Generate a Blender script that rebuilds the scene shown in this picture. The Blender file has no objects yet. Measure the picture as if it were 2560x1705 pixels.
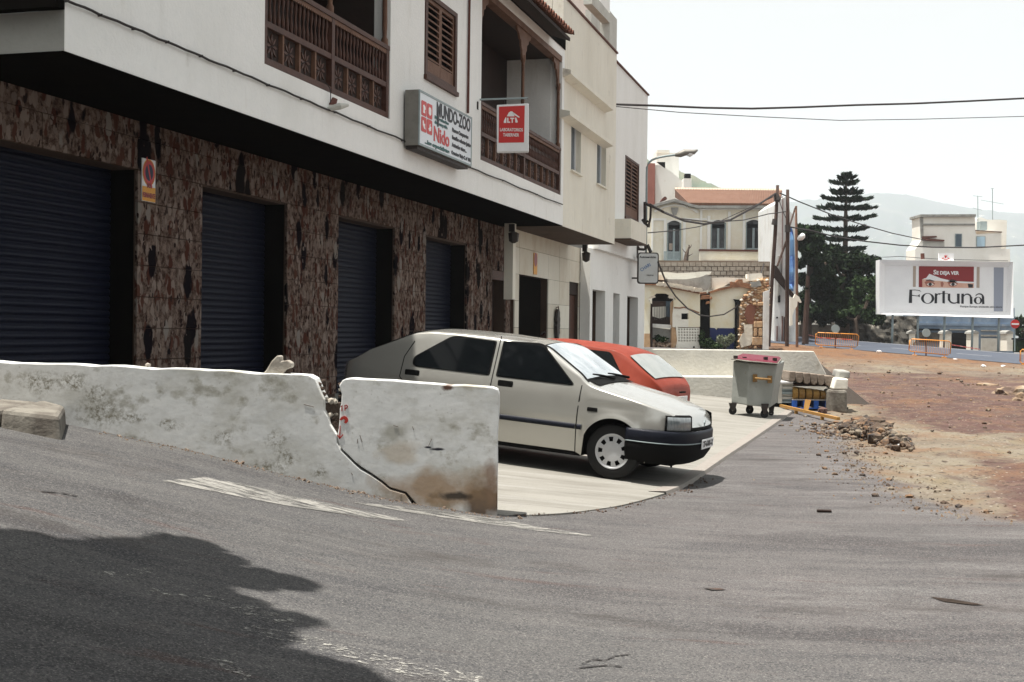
import bpy, math, random, bmesh
import numpy as np
from mathutils import Vector, Matrix
random.seed(7)
R = math.radians
SC = bpy.context.scene
COL = SC.collection
HAZE = 2.3e-4         # density of the haze
EYE = 1.6            # eye height above the flat part of the lane
FPX = 3200.0         # focal length in photo pixels (45 mm lens)
PITCH, ROLL = math.atan(23.5/3200), 0.0115

# ------------------------------------------------------------ camera
cam_d = bpy.data.cameras.new('camera'); cam = bpy.data.objects.new('camera', cam_d); COL.objects.link(cam)
cam_d.sensor_width = 36.0; cam_d.lens = 36.0*FPX/2560; cam_d.clip_start = .1; cam_d.clip_end = 20000
CF = Vector((0, math.cos(PITCH), -math.sin(PITCH)))
CU0 = Vector((0, math.sin(PITCH), math.cos(PITCH)))
CR0 = Vector((1, 0, 0))
CR = (CR0*math.cos(ROLL) + CU0*math.sin(ROLL)).normalized()
CU = (CU0*math.cos(ROLL) - CR0*math.sin(ROLL)).normalized()
cm = Matrix.Identity(4)
for i in range(3):
    cm[i][0] = CR[i]; cm[i][1] = CU[i]; cm[i][2] = -CF[i]
cm[2][3] = EYE
cam.matrix_world = cm
SC.camera = cam
CAMP = Vector((0, 0, EYE))

# ------------------------------------------------------------ light
SUNV = Vector((-.235, -.058, 1.0)).normalized()       # towards the sun
w = bpy.data.worlds.new('World'); SC.world = w; w.use_nodes = True
nt = w.node_tree; nt.nodes.clear()
wo = nt.nodes.new('ShaderNodeOutputWorld'); bg = nt.nodes.new('ShaderNodeBackground')
sky = nt.nodes.new('ShaderNodeTexSky'); sky.sky_type = 'NISHITA'; sky.sun_disc = False
sky.sun_elevation = math.asin(SUNV.z); sky.sun_rotation = math.atan2(SUNV.x, SUNV.y)
sky.air_density = 1.0; sky.dust_density = 4.0; sky.ozone_density = 1.0
# bright, thin summer overcast: the blue of the clear sky is washed out evenly all round
cloud = nt.nodes.new('ShaderNodeMix'); cloud.data_type = 'RGBA'
cloud.inputs[0].default_value = .75
nt.links.new(sky.outputs[0], cloud.inputs[6]); cloud.inputs[7].default_value = (9.9, 9.95, 9.45, 1)
nt.links.new(cloud.outputs[2], bg.inputs[0]); bg.inputs[1].default_value = .0505
nt.links.new(bg.outputs[0], wo.inputs[0])
sd = bpy.data.lights.new('sun', 'SUN'); sd.energy = 5.0; sd.angle = R(.6); sd.color = (1, .95, .87)
so = bpy.data.objects.new('sun', sd); COL.objects.link(so)
so.rotation_mode = 'QUATERNION'; so.rotation_quaternion = SUNV.to_track_quat('Z', 'Y'); so.location = (0, 0, 60)
vs = SC.view_settings; vs.view_transform = 'Standard'; vs.look = 'None'; vs.gamma = 1; vs.use_curve_mapping = False
vs.exposure = 1.0

# ------------------------------------------------------------ geometry of the place
def ray(px, py):
    return (CF + CR*((px-1280)/FPX) + CU*((852.5-py)/FPX))
D0 = 6.7                                   # distance from the eye to the plane of the street front
NV = Vector((math.cos(math.atan(.285)), -math.sin(math.atan(.285)), 0))   # outward normal of the street front
DV = Vector((-NV.y, NV.x, 0))              # along the street front, away
FANG = math.atan2(DV.y, DV.x)
def fac(px, py, k=0.0):                    # street-front coordinates (s, z) of what shows there, k metres behind the front
    r = ray(px, py); t = -(D0+k)/NV.dot(r); p = CAMP + r*t
    return DV.dot(p), p.z
def fs(px, k=0.0, py=600): return fac(px, py, k)[0]
def fz(px, py, k=0.0): return fac(px, py, k)[1]
def at(px, py, Y):                         # point on the upright plane y = Y
    r = ray(px, py); return CAMP + r*(Y/r.y)
def aw(px, py, Y):
    p = at(px, py, Y); return p.x, p.z
_rx = [-60, -20, -8, -5, -4, -3.56, -2.5, -1.85, -.82, -.12, .6, 1.3, 2, 6, 300]
_rz = [5.0, 1.7, -.15, -.55, -.72, -.80, -1.01, -1.18, -1.40, -1.495, -1.545, -1.582, -1.602, -1.625, -1.63]
def slab_z(x, y): return EYE - 1.74 - .084*(NV.x*x + NV.y*y)
def road_edge_y(x): return max(44.0, min(78.0, 72 - 1.235*(x-16.7)))
def road_plane(x, y): return -.63 - .027*(x-16.7) + .0471*(y-72)
edge_pts = [(-.05,10.40),(.35,10.72),(.72,11.10),(.98,11.52),(1.35,12.2),(1.70,13.0),(2.04,14.04),(2.75,16.4),(3.55,19),(4.7,22.8),(5.6,25.8),(6.55,29.0),(6.95,30.4)]
_ex, _ey = [p[0] for p in edge_pts], [p[1] for p in edge_pts]
def edge_x(y): return float(np.interp(y, _ey, _ex))
def gz(x, y):                              # terrain height
    z = float(np.interp(x, _rx, _rz))
    if y > 10.47:
        s = slab_z(x, y) - EYE - .12
        if x < edge_x(y)-.12: z = min(z, max(s, -1.66) if x > -2 else s)
    ye = road_edge_y(x)
    if y > 30:
        t = min(1, (y-30)/(ye-30))
        z1 = road_plane(x, min(y, ye+15)) if y > ye else road_plane(x, ye)
        z1 = max(-14, min(z1, 6))
        z = z*(1-t) + z1*t
    return z + EYE
def gp(px, py, lift=0.0):                  # point of the terrain seen there
    r = ray(px, py); t = 3.0
    while t < 300:
        p = CAMP + r*t
        if p.z <= gz(p.x, p.y) + lift: break
        t += .05
    lo, hi = t-.05, t
    for _ in range(12):
        m = (lo+hi)/2; p = CAMP + r*m
        if p.z <= gz(p.x, p.y) + lift: hi = m
        else: lo = m
    return CAMP + r*hi

# ------------------------------------------------------------ mesh builder
class MB:
    def __init__(s): s.v = []; s.f = []
    def add(s, vs, fs):
        o = len(s.v); s.v += [tuple(q) for q in vs]; s.f += [tuple(i+o for i in f) for f in fs]; return s
    def box(s, x0, x1, y0, y1, z0, z1):
        return s.add([(x0,y0,z0),(x1,y0,z0),(x1,y1,z0),(x0,y1,z0),(x0,y0,z1),(x1,y0,z1),(x1,y1,z1),(x0,y1,z1)],
                     [(0,3,2,1),(4,5,6,7),(0,1,5,4),(1,2,6,5),(2,3,7,6),(3,0,4,7)])
    def hexa(s, b, t):                     # 4 bottom pts, 4 top pts
        return s.add(list(b)+list(t), [(0,3,2,1),(4,5,6,7),(0,1,5,4),(1,2,6,5),(2,3,7,6),(3,0,4,7)])
    def prism(s, poly, fn, a, b):          # poly of 2D pts, fn(u,v,w)->xyz, w from a to b
        n = len(poly)
        vs = [fn(u, v, a) for u, v in poly] + [fn(u, v, b) for u, v in poly]
        fs = [tuple(range(n))[::-1], tuple(range(n, 2*n))] + [(i, (i+1) % n, n+(i+1) % n, n+i) for i in range(n)]
        return s.add(vs, fs)
    def tube(s, pts, r, n=6, cap=True):
        pts = [Vector(p) for p in pts]; rs = r if isinstance(r, (list, tuple)) else [r]*len(pts)
        vs = []; fs = []
        up = Vector((0, 0, 1))
        for i, p in enumerate(pts):
            d = (pts[min(i+1, len(pts)-1)] - pts[max(i-1, 0)])
            if d.length < 1e-9: d = Vector((0, 0, 1))
            d.normalize()
            a = d.cross(up if abs(d.z) < .95 else Vector((1, 0, 0))).normalized(); b = a.cross(d)
            for j in range(n):
                t = 2*math.pi*j/n; vs.append(p + (a*math.cos(t) + b*math.sin(t))*rs[i])
        for i in range(len(pts)-1):
            for j in range(n):
                k = (j+1) % n; fs.append((i*n+j, i*n+k, (i+1)*n+k, (i+1)*n+j))
        if cap: fs += [tuple(range(n))[::-1], tuple((len(pts)-1)*n+j for j in range(n))]
        return s.add(vs, fs)
    def lathe(s, prof, n=24, fn=lambda x, y, z: (x, y, z), closed=False):   # prof (r, z)
        vs = []; fs = []; m = len(prof)
        for j in range(n):
            t = 2*math.pi*j/n
            for r, z in prof: vs.append(fn(r*math.cos(t), r*math.sin(t), z))
        for j in range(n):
            k = (j+1) % n
            for i in range(m - (0 if closed else 1)):
                i2 = (i+1) % m
                fs.append((j*m+i, k*m+i, k*m+i2, j*m+i2))
        return s.add(vs, fs)
    def grid(s, rows, closed=False):
        m = len(rows[0]); o = []
        for r in rows: o += list(r)
        fs = []
        for i in range(len(rows)-1):
            for j in range(m-1): fs.append((i*m+j, i*m+j+1, (i+1)*m+j+1, (i+1)*m+j))
        return s.add(o, fs)
    def mesh(s, name, smooth=False):
        me = bpy.data.meshes.new(name); me.from_pydata(s.v, [], s.f); me.update()
        if smooth:
            me.polygons.foreach_set('use_smooth', [True]*len(me.polygons))
        return me

def tag(o, label=None, cat=None, group=None, kind=None):
    if label: o['label'] = label
    if cat: o['category'] = cat
    if group: o['group'] = group
    if kind: o['kind'] = kind
    return o
def ob(name, mb, m=None, parent=None, loc=None, smooth=False, label=None, cat=None, group=None, kind=None, rot=None, bevel=0, scale=None):
    me = mb.mesh(name, smooth) if isinstance(mb, MB) else mb
    if m is not None and len(me.materials) == 0: me.materials.append(m)
    o = bpy.data.objects.new(name, me); COL.objects.link(o)
    if parent: o.parent = parent
    if loc is not None: o.location = loc
    if rot is not None: o.rotation_euler = rot
    if scale is not None: o.scale = scale
    if bevel:
        b = o.modifiers.new('bevel', 'BEVEL'); b.width = bevel; b.segments = 2; b.limit_method = 'ANGLE'
    return tag(o, label, cat, group, kind)
def empty(name, loc=(0,0,0), rz=0.0, label=None, cat=None, group=None, parent=None):
    o = bpy.data.objects.new(name, None); COL.objects.link(o); o.location = loc; o.rotation_euler = (0, 0, rz)
    o.empty_display_size = .3
    if parent: o.parent = parent
    return tag(o, label, cat, group)
def dup_tree(src, parent=None):
    c = src.copy(); COL.objects.link(c)
    if parent: c.parent = parent; c.matrix_parent_inverse = src.matrix_parent_inverse
    for ch in list(src.children): dup_tree(ch, c)
    return c
def text_mesh(txt, size=1.0, bold=0.0, ext=0.003, xs=1.0, shear=0.0, align='LEFT', space=1.0):
    cu = bpy.data.curves.new('lettering', 'FONT'); cu.body = txt; cu.size = size; cu.offset = bold; cu.extrude = ext
    cu.align_x = align; cu.shear = shear; cu.space_character = space; cu.resolution_u = 3
    o = bpy.data.objects.new('lettering', cu)
    COL.objects.link(o); dg = bpy.context.evaluated_depsgraph_get()
    me = bpy.data.meshes.new_from_object(o.evaluated_get(dg)); COL.objects.unlink(o); bpy.data.objects.remove(o)
    co = np.empty(len(me.vertices)*3); me.vertices.foreach_get('co', co); co = co.reshape(-1, 3); co[:, 0] *= xs
    me.vertices.foreach_set('co', co.ravel()); me.materials.clear(); me.update()
    return me

# ------------------------------------------------------------ materials
def mat(name, base, rough=.8, layers=(), bump=0.0, bscale=30.0, metal=0.0, spec=.35, coat=0.0, bstretch=(1,1,1), bdetail=6, attr=None, coords='pos'):
    """layers: (colour, scale, lo, hi, strength, stretch[, detail]) mixed over the base where a noise passes lo..hi"""
    m = bpy.data.materials.new(name); m.use_nodes = True; n = m.node_tree; N = n.nodes; L = n.links
    b = N['Principled BSDF']; b.inputs['Roughness'].default_value = rough; b.inputs['Metallic'].default_value = metal
    b.inputs['Specular IOR Level'].default_value = spec; b.inputs['Coat Weight'].default_value = coat
    b.inputs['Coat Roughness'].default_value = .06
    if coords == 'pos': src = N.new('ShaderNodeNewGeometry').outputs['Position']
    else: src = N.new('ShaderNodeTexCoord').outputs['Object']
    def mapped(st):
        mp = N.new('ShaderNodeMapping'); mp.inputs['Scale'].default_value = st; L.new(src, mp.inputs[0]); return mp.outputs[0]
    cur = None
    rgb = N.new('ShaderNodeRGB'); rgb.outputs[0].default_value = (*base, 1); cur = rgb.outputs[0]
    for k, ly in enumerate(layers):
        c, sc, lo, hi, st = ly[:5]; sx = ly[5] if len(ly) > 5 else (1, 1, 1); det = ly[6] if len(ly) > 6 else 6
        no = N.new('ShaderNodeTexNoise'); no.inputs['Scale'].default_value = sc; no.inputs['Detail'].default_value = det
        no.inputs['Roughness'].default_value = .62
        L.new(mapped(tuple(sx)), no.inputs['Vector'])
        mr = N.new('ShaderNodeMapRange'); mr.inputs[1].default_value = lo; mr.inputs[2].default_value = hi
        mr.inputs[4].default_value = st; L.new(no.outputs[0], mr.inputs[0])
        mx = N.new('ShaderNodeMix'); mx.data_type = 'RGBA'; L.new(mr.outputs[0], mx.inputs[0]); L.new(cur, mx.inputs[6])
        mx.inputs[7].default_value = (*c, 1); cur = mx.outputs[2]
    L.new(cur, b.inputs['Base Color'])
    if bump:
        no = N.new('ShaderNodeTexNoise'); no.inputs['Scale'].default_value = bscale; no.inputs['Detail'].default_value = bdetail
        L.new(mapped(tuple(bstretch)), no.inputs['Vector'])
        bp = N.new('ShaderNodeBump'); bp.inputs['Strength'].default_value = bump; bp.inputs['Distance'].default_value = .02
        L.new(no.outputs[0], bp.inputs['Height']); L.new(bp.outputs[0], b.inputs['Normal'])
    m['base_out'] = 0
    return m
M = {}
M['plaster_white'] = mat('plaster_white', (.80,.80,.78), .9, [((.62,.62,.58), .7, .45, .75, .5, (1,1,.5)), ((.45,.42,.36), 2.2, .62, .80, .5, (1.5,1.5,.35)), ((.70,.71,.70), 9, .4, .7, .35), ((.58,.58,.55), 5, .58, .78, .25, (1.2,1.2,.16)), ((.42,.40,.36), 1.1, .66, .74, .5)], .25, 25)
M['plaster_cream'] = mat('plaster_cream', (.74,.71,.62), .9, [((.55,.51,.42), .8, .42, .72, .6, (1,1,.4)), ((.30,.24,.17), 2.8, .60, .80, .6, (2,2,.4)), ((.66,.65,.60), 8, .4, .7, .4), ((.45,.40,.31), 5, .58, .78, .28, (1.2,1.2,.16)), ((.25,.21,.17), 1.4, .66, .74, .6)], .25, 25)
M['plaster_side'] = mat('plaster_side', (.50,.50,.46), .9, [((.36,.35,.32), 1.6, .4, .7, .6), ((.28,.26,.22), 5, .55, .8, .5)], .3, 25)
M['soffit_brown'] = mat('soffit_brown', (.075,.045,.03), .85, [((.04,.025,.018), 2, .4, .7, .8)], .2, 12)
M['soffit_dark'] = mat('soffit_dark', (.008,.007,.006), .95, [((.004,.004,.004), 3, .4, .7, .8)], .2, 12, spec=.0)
M['tile_cream'] = mat('tile_cream', (.62,.58,.49), .75, [((.50,.42,.32), 3, .45, .75, .7, (1,1,.5)), ((.42,.33,.24), 9, .58, .8, .5)], .15, 40)
M['wood_brown'] = mat('wood_brown', (.075,.028,.016), .6, [((.035,.013,.008), 3, .4, .7, .8, (1,1,6)), ((.20,.10,.06), 10, .6, .8, .5, (4,4,1))], .25, 20, bstretch=(6,6,1))
M['wood_light'] = mat('wood_light', (.15,.075,.045), .7, [((.085,.036,.020), 5, .42, .7, .8), ((.34,.24,.17), 14, .6, .8, .5)], .3, 25)
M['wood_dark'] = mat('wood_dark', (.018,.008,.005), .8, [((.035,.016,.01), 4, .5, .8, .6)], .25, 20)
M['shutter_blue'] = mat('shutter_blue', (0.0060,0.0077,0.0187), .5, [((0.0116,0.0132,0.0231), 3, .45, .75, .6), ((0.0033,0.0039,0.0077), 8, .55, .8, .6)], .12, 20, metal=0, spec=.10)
M['black'] = mat('black', (.006,.006,.006), .8, spec=.08)
M['iron'] = mat('iron', (.03,.024,.022), .6, [((.09,.04,.02), 8, .55, .75, .6)], .2, 40)
M['cable'] = mat('cable', (.022,.018,.018), .7)
M['terracotta'] = mat('terracotta', (0.187,0.072,0.043), .8, [((0.136,0.051,0.030), 6, .4, .7, .7), ((0.357,0.212,0.136), 14, .6, .8, .5)], .3, 30)
M['roof_tile_far'] = mat('roof_tile_far', (0.1373,0.0704,0.0459), .85, [((0.0960,0.0420,0.0245), 2, .4, .7, .6), ((0.1922,0.1584,0.1163), 5, .55, .8, .5)], .3, 10)
M['coping_red'] = mat('coping_red', (.10,.035,.025), .8, [((.2,.1,.07), 6, .6, .8, .5)], .2, 30)
M['glass_dark'] = mat('glass_dark', (.012,.014,.018), .06, spec=.6)
M['glass_blue'] = mat('glass_blue', (.05,.08,.11), .12, spec=.6)
M['grey_frame'] = mat('grey_frame', (.28,.34,.35), .6, [((.16,.19,.2), 6, .5, .8, .6)])
M['white_paint'] = mat('white_paint', (.78,.79,.80), .45, [((.6,.61,.62), 2, .5, .8, .5)])
M['sign_white'] = mat('sign_white', (.66,.70,.74), .35, [((.5,.54,.57), 1.5, .5, .8, .5)], spec=.4)
M['sign_case'] = mat('sign_case', (.22,.21,.19), .6, [((.13,.12,.1), 6, .5, .8, .7)], .1, 30, metal=.3)
M['red_print'] = mat('red_print', (.52,.022,.02), .4)
M['red_deep'] = mat('red_deep', (.24,.015,.018), .4)
M['black_print'] = mat('black_print', (.012,.014,.02), .5)
M['green_print'] = mat('green_print', (.015,.09,.085), .5)
M['blue_print'] = mat('blue_print', (.04,.14,.36), .5)
M['white_print'] = mat('white_print', (.78,.78,.78), .5)
M['yellow_sign'] = mat('yellow_sign', (.70,.32,.03), .5, [((.45,.18,.03), 30, .5, .8, .5)])
M['orange_print'] = mat('orange_print', (.45,.10,.02), .5)
M['navy_print'] = mat('navy_print', (.012,.014,.05), .5)
M['grey_print'] = mat('grey_print', (.30,.33,.40), .6)
M['tan_print'] = mat('tan_print', (.42,.34,.28), .6)
M['skin_print'] = mat('skin_print', (.62,.36,.27), .6, [((.75,.52,.42), 1.2, .4, .7, .7)])

SC.cycles.volume_bounces = 2
from mathutils import noise as mnoise
def fbm(x, y, s, seed=0.0, o=4): return mnoise.fractal(Vector((x*s, y*s, seed)), 1.0, 2.0, o)
# ------------------------------------------------------------ ground
_by = [9, 11, 11.7, 13.3, 16, 20, 23.2, 29, 34, 45, 60, 75]; _bx = [12, 4.6, 4.25, 4.1, 4.5, 5.2, 5.9, 6.9, 7.6, 9.0, 12, 15]
def zones(x, y):
    n1 = fbm(x, y, .9, 3); n2 = fbm(x, y, 2.5, 8); n3 = fbm(x, y, .35, 5)
    xb = float(np.interp(y, _by, _bx))
    if y < 11.2: asp = 1.0 if y < 10.9 + .25*n1 + .04*max(0, 7-x) else 1-min(1, max(0, (x-xb)*2.5+.5+.5*n1))
    else: asp = 1-min(1, max(0, (x-xb)*1.6+.5+.6*n1))
    # violet volcanic ash
    yl = 24.6-(x-6.8)*2.6
    pur = min(1, max(0, (y-yl)/2.5+.5+.5*n1))*min(1, max(0, (44-y)/9+.5+.6*n3))*min(1, max(0, (x-xb-.6)/1.2))
    # second patch running down to the right
    px_, py_ = 4.9, 11.0; qx, qy = 6.6, 17.8
    t = max(0, min(1, ((x-px_)*(qx-px_)+(y-py_)*(qy-py_))/((qx-px_)**2+(qy-py_)**2)))
    d = math.hypot(x-(px_+t*(qx-px_)), (y-(py_+t*(qy-py_)))*.6)
    r = .75-.35*t if x < px_+t*(qx-px_) else 1.6-1.25*t
    pur = max(pur, min(1, max(0, (r-d)*2.2+.4*n1)))
    ora = min(1, max(0, (y-47)/10+.5*n3+.3*n1))
    dust = min(1, max(0, max((x+.8+1.6*n3+.8*n1)/6.5, 1-max(0, xb-x)/3.2) if y > 10.2 else (x+.8+1.6*n3+.8*n1)/6.5-max(0, 7.5-y)*.08))
    if y > road_edge_y(x)+1: asp, pur, ora, dust = 1, 0, 0, .6
    return asp, min(1, pur), ora, dust
def bump(x, y, asp):
    h = 0.0
    if asp < .9 and y > 10.5:
        a = (1-asp)*min(1, (y-10.5)/1.5)
        h = a*(.07*fbm(x, y, .6, 1)+.05*fbm(x, y, 2.0, 2)+.02*fbm(x, y, 5, 4))
        if y > 35: h += .10*fbm(x, y, .25, 11)*min(1, (y-35)/8)*max(0, min(1, (road_edge_y(x)-y)/4))
    else: h = .006*fbm(x, y, 1.3, 2)
    if y > road_edge_y(x)-1: h = 0
    return h
def spaced(a): return sorted(set(round(v, 4) for v in a))
xs = spaced(list(np.arange(-9, 12, .2)) + list(np.arange(12, 36, .5)) + [-150,-100,-70,-50,-40,-32,-26,-21,-17,-14,-12,-10.5] + [40,46,55,65,80,100,130,170,230,300])
ys = spaced(list(np.arange(2, 10.4, .25)) + [10.42, 10.52] + list(np.arange(10.7, 32, .2)) + list(np.arange(32, 80, .5)) + [-60,-40,-25,-15,-8,-3,0,1] + [82,85,90,95,100,110,130,160,200,260,330,420,520])
nx, ny = len(xs), len(ys)
V = []; CA = []
for y in ys:
    for x in xs:
        a, p, o, d = zones(x, y) if -10 < x < 40 and 2 < y < 90 else ((1, 0, 0, .5) if y < 11 else (0, .2, .4, .5))
        V.append((x, y, gz(x, y)+bump(x, y, a))); CA.append((a, p, o, d))
def sub_sheet(name, keep, m):
    F = []
    for j in range(ny-1):
        for i in range(nx-1):
            k = j*nx+i; q = (k, k+1, k+nx+1, k+nx)
            if keep(sum(CA[c][0] for c in q)/4, (xs[i]+xs[i+1])/2, (ys[j]+ys[j+1])/2): F.append(q)
    used = sorted(set(c for q in F for c in q)); idx = {c: i for i, c in enumerate(used)}
    me = bpy.data.meshes.new(name); me.from_pydata([V[c] for c in used], [], [tuple(idx[c] for c in q) for q in F]); me.update()
    at_ = me.color_attributes.new('zone', 'FLOAT_COLOR', 'POINT')
    at_.data.foreach_set('color', np.array([CA[c] for c in used], dtype=np.float32).ravel())
    me.polygons.foreach_set('use_smooth', [True]*len(me.polygons))
    o = ob(name, me, m, kind='structure'); return o
def ground_mat():
    m = bpy.data.materials.new('ground'); m.use_nodes = True; n = m.node_tree; N = n.nodes; L = n.links
    b = N['Principled BSDF']; b.inputs['Roughness'].default_value = .92; b.inputs['Specular IOR Level'].default_value = .15
    at_ = N.new('ShaderNodeVertexColor'); at_.layer_name = 'zone'
    sp = N.new('ShaderNodeSeparateColor'); L.new(at_.outputs[0], sp.inputs[0])
    pos = N.new('ShaderNodeNewGeometry').outputs['Position']
    def no(sc, st=(1,1,1), det=6, rough=.6, off=0):
        mp = N.new('ShaderNodeMapping'); mp.inputs['Scale'].default_value = st; mp.inputs['Location'].default_value = (off, off*.7, 0)
        mp.inputs['Rotation'].default_value = (0, 0, 0); L.new(pos, mp.inputs[0])
        t = N.new('ShaderNodeTexNoise'); t.inputs['Scale'].default_value = sc; t.inputs['Detail'].default_value = det; t.inputs['Roughness'].default_value = rough
        L.new(mp.outputs[0], t.inputs['Vector']); return t.outputs[0]
    def rng(v, lo, hi, a=0, c=1):
        r = N.new('ShaderNodeMapRange'); L.new(v, r.inputs[0]); r.inputs[1].default_value = lo; r.inputs[2].default_value = hi
        r.inputs[3].default_value = a; r.inputs[4].default_value = c; return r.outputs[0]
    def mix(f, a, c):
        x = N.new('ShaderNodeMix'); x.data_type = 'RGBA'
        if isinstance(f, (int, float)): x.inputs[0].default_value = f
        else: L.new(f, x.inputs[0])
        for v, i in ((a, 6), (c, 7)):
            if isinstance(v, tuple): x.inputs[i].default_value = (*v, 1)
            else: L.new(v, x.inputs[i])
        return x.outputs[2]
    def mul(a, c):
        x = N.new('ShaderNodeMath'); x.operation = 'MULTIPLY'
        for v, i in ((a, 0), (c, 1)):
            if isinstance(v, (int, float)): x.inputs[i].default_value = v
            else: L.new(v, x.inputs[i])
        return x.outputs[0]
    streak = no(1.6, (.35, 1.6, 1), 8, .65); streak2 = no(5, (.3, 1.8, 1), 6, .6, 7)
    grain = no(70, det=3, rough=.8); grain2 = no(22, det=6, rough=.75, off=3); patch = no(.5, det=5, off=11); blot = no(2.2, det=7, off=5)
    asp = mix(rng(streak, .38, .62), (0.044,0.045,0.049), (0.094,0.094,0.092))
    asp = mix(rng(patch, .40, .66, 0, .75), asp, (0.088,0.087,0.085))
    asp = mix(rng(streak2, .50, .66, 0, .8), asp, (0.118,0.114,0.110))
    asp = mix(rng(blot, .60, .78, 0, .55), asp, (0.066,0.052,0.047))
    # chips and pale scuffs
    asp = mix(rng(grain2, .60, .72, 0, .8), asp, (0.022,0.022,0.023))
    asp = mix(rng(no(12, (.5,1.2,1), 6, .7, 21), .66, .74, 0, .8), asp, (0.157,0.152,0.145))
    asp = mix(rng(grain, .42, .62, 0, .55), asp, (0.131,0.125,0.122))
    asp = mix(mul(at_.outputs[1], rng(streak, .38, .62, .10, 1.0)), asp, (0.152,0.142,0.140))
    asp = mix(mul(at_.outputs[1], rng(no(1.1, (.6,1.6,1), 7, .7, 51), .52, .66, 0, .8)), asp, (0.217,0.214,0.209))
    asp = mix(rng(no(.55, (.5,1.3,1), 7, .7, 61), .54, .66, 0, .65), asp, (0.039,0.038,0.039))
    asp = mix(rng(no(1.7, (.35,2.2,1), 6, .65, 71), .60, .68, 0, .6), asp, (0.074,0.040,0.033))
    asp = mix(mul(at_.outputs[1], rng(grain, .45, .62, 0, .7)), asp, (0.122,0.093,0.091))
    asp = mix(rng(no(150, det=2, off=9), .36, .64, 0, .55), asp, (0.028,0.028,0.033))
    asp = mix(rng(no(95, det=2, off=19), .58, .70, 0, .7), asp, (0.256,0.243,0.228))
    vo = N.new('ShaderNodeTexVoronoi'); vo.inputs['Scale'].default_value = 105; L.new(pos, vo.inputs['Vector']); vs_ = N.new('ShaderNodeSeparateColor'); L.new(vo.outputs['Color'], vs_.inputs[0])
    asp = mix(rng(vs_.outputs[0], .84, .90, 0, .40), asp, (0.174,0.169,0.163))
    asp = mix(rng(vs_.outputs[1], .84, .88, 0, .5), asp, (0.016,0.016,0.019))
    asp = mix(rng(no(.9, (.5,1.4,1), 7, .65, 41), .57, .70, 0, .75), asp, (0.039,0.034,0.032))
    beige = mix(rng(blot, .35, .68), (0.157,0.129,0.088), (0.202,0.182,0.147))
    beige = mix(rng(patch, .45, .62, 0, .8), beige, (0.126,0.103,0.081))
    purple = mix(rng(streak, .38, .66), (0.059,0.029,0.027), (0.118,0.068,0.059))
    purple = mix(rng(blot, .52, .68, 0, .7), purple, (0.147,0.100,0.071))
    purple = mix(rng(grain, .5, .64, 0, .6), purple, (0.035,0.021,0.021))
    orange = mix(rng(blot, .35, .7), (0.159,0.073,0.032), (0.141,0.094,0.059))
    orange = mix(rng(streak2, .55, .7, 0, .8), orange, (0.082,0.035,0.027))
    pn = N.new('ShaderNodeMath'); pn.operation = 'ADD'; L.new(sp.outputs[1], pn.inputs[0]); L.new(rng(blot, .3, .7, -.5, .5), pn.inputs[1])
    d = mix(mul(rng(pn.outputs[0], .15, .85), rng(grain2, .28, .55, .6, 1.0)), beige, purple)
    d = mix(sp.outputs[2], d, orange)
    d = mix(rng(grain2, .58, .70, 0, .75), d, (0.053,0.035,0.029))
    d = mix(rng(no(16, det=5, rough=.8, off=31), .64, .72, 0, .8), d, (0.323,0.294,0.253))
    d = mix(rng(no(.7, det=8, rough=.7, off=81), .50, .62, 0, .65), d, (.15,.085,.05))
    d = mix(rng(no(1.3, (1,.6,1), 8, .7, 91), .54, .64, 0, .7), d, (.075,.05,.042))
    for sc_, pk, cc in ((7, .90, (.05,.035,.028)), (16, .86, (.045,.034,.028)), (30, .84, (.03,.024,.02)), (22, .90, (.26,.235,.20)), (11, .93, (.20,.15,.10))):
        v2 = N.new('ShaderNodeTexVoronoi'); v2.inputs['Scale'].default_value = sc_; L.new(pos, v2.inputs['Vector']); s2 = N.new('ShaderNodeSeparateColor'); L.new(v2.outputs['Color'], s2.inputs[0])
        d = mix(mul(rng(s2.outputs[0], pk, pk+.02), rng(v2.outputs['Distance'], .28, .40, .85, 0)), d, cc)
    col = mix(rng(sp.outputs[0], .15, .85), d, asp)
    L.new(col, b.inputs['Base Color'])
    h = N.new('ShaderNodeMath'); h.operation = 'ADD'; L.new(grain, h.inputs[0]); L.new(grain2, h.inputs[1])
    bp = N.new('ShaderNodeBump'); bp.inputs['Strength'].default_value = .45; bp.inputs['Distance'].default_value = .012
    L.new(h.outputs[0], bp.inputs['Height']); L.new(bp.outputs[0], b.inputs['Normal'])
    return m
GM = ground_mat()
sub_sheet('road', lambda a, x, y: a > .5 and y < 33, GM)
sub_sheet('ground', lambda a, x, y: not (a > .5 and y < 33), GM)

# far main road
def strip(pts_a, pts_b, lift, name, m, kind='structure', n=30, parent=None, zf=None):
    rows = []
    for i in range(n+1):
        t = i/n; a = Vector(pts_a[0]).lerp(Vector(pts_a[1]), t); b = Vector(pts_b[0]).lerp(Vector(pts_b[1]), t)
        row = []
        for j in range(7):
            p = a.lerp(b, j/6); row.append((p.x, p.y, (zf(p.x, p.y) if zf else EYE+road_plane(p.x, p.y))+lift))
        rows.append(row)
    return ob(name, MB().grid(rows), m, kind=kind, parent=parent)
M['road_blue'] = mat('road_blue', (0.055,0.066,0.090), .75, [((0.039,0.047,0.066), .25, .4, .7, .7, (1,3,1)), ((0.078,0.086,0.101), 1.2, .55, .75, .5)], .1, 20)
M['line_white'] = mat('line_white', (0.429,0.437,0.452), .7, [((0.156,0.172,0.195), 3, .5, .8, .7)])
def edge(x, off=0): # points along near edge, off metres beyond it
    return (x+.77*off*.0, 72-1.235*(x-16.7)+off*1.55)
ea, eb = -6.0, 60.0
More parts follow.
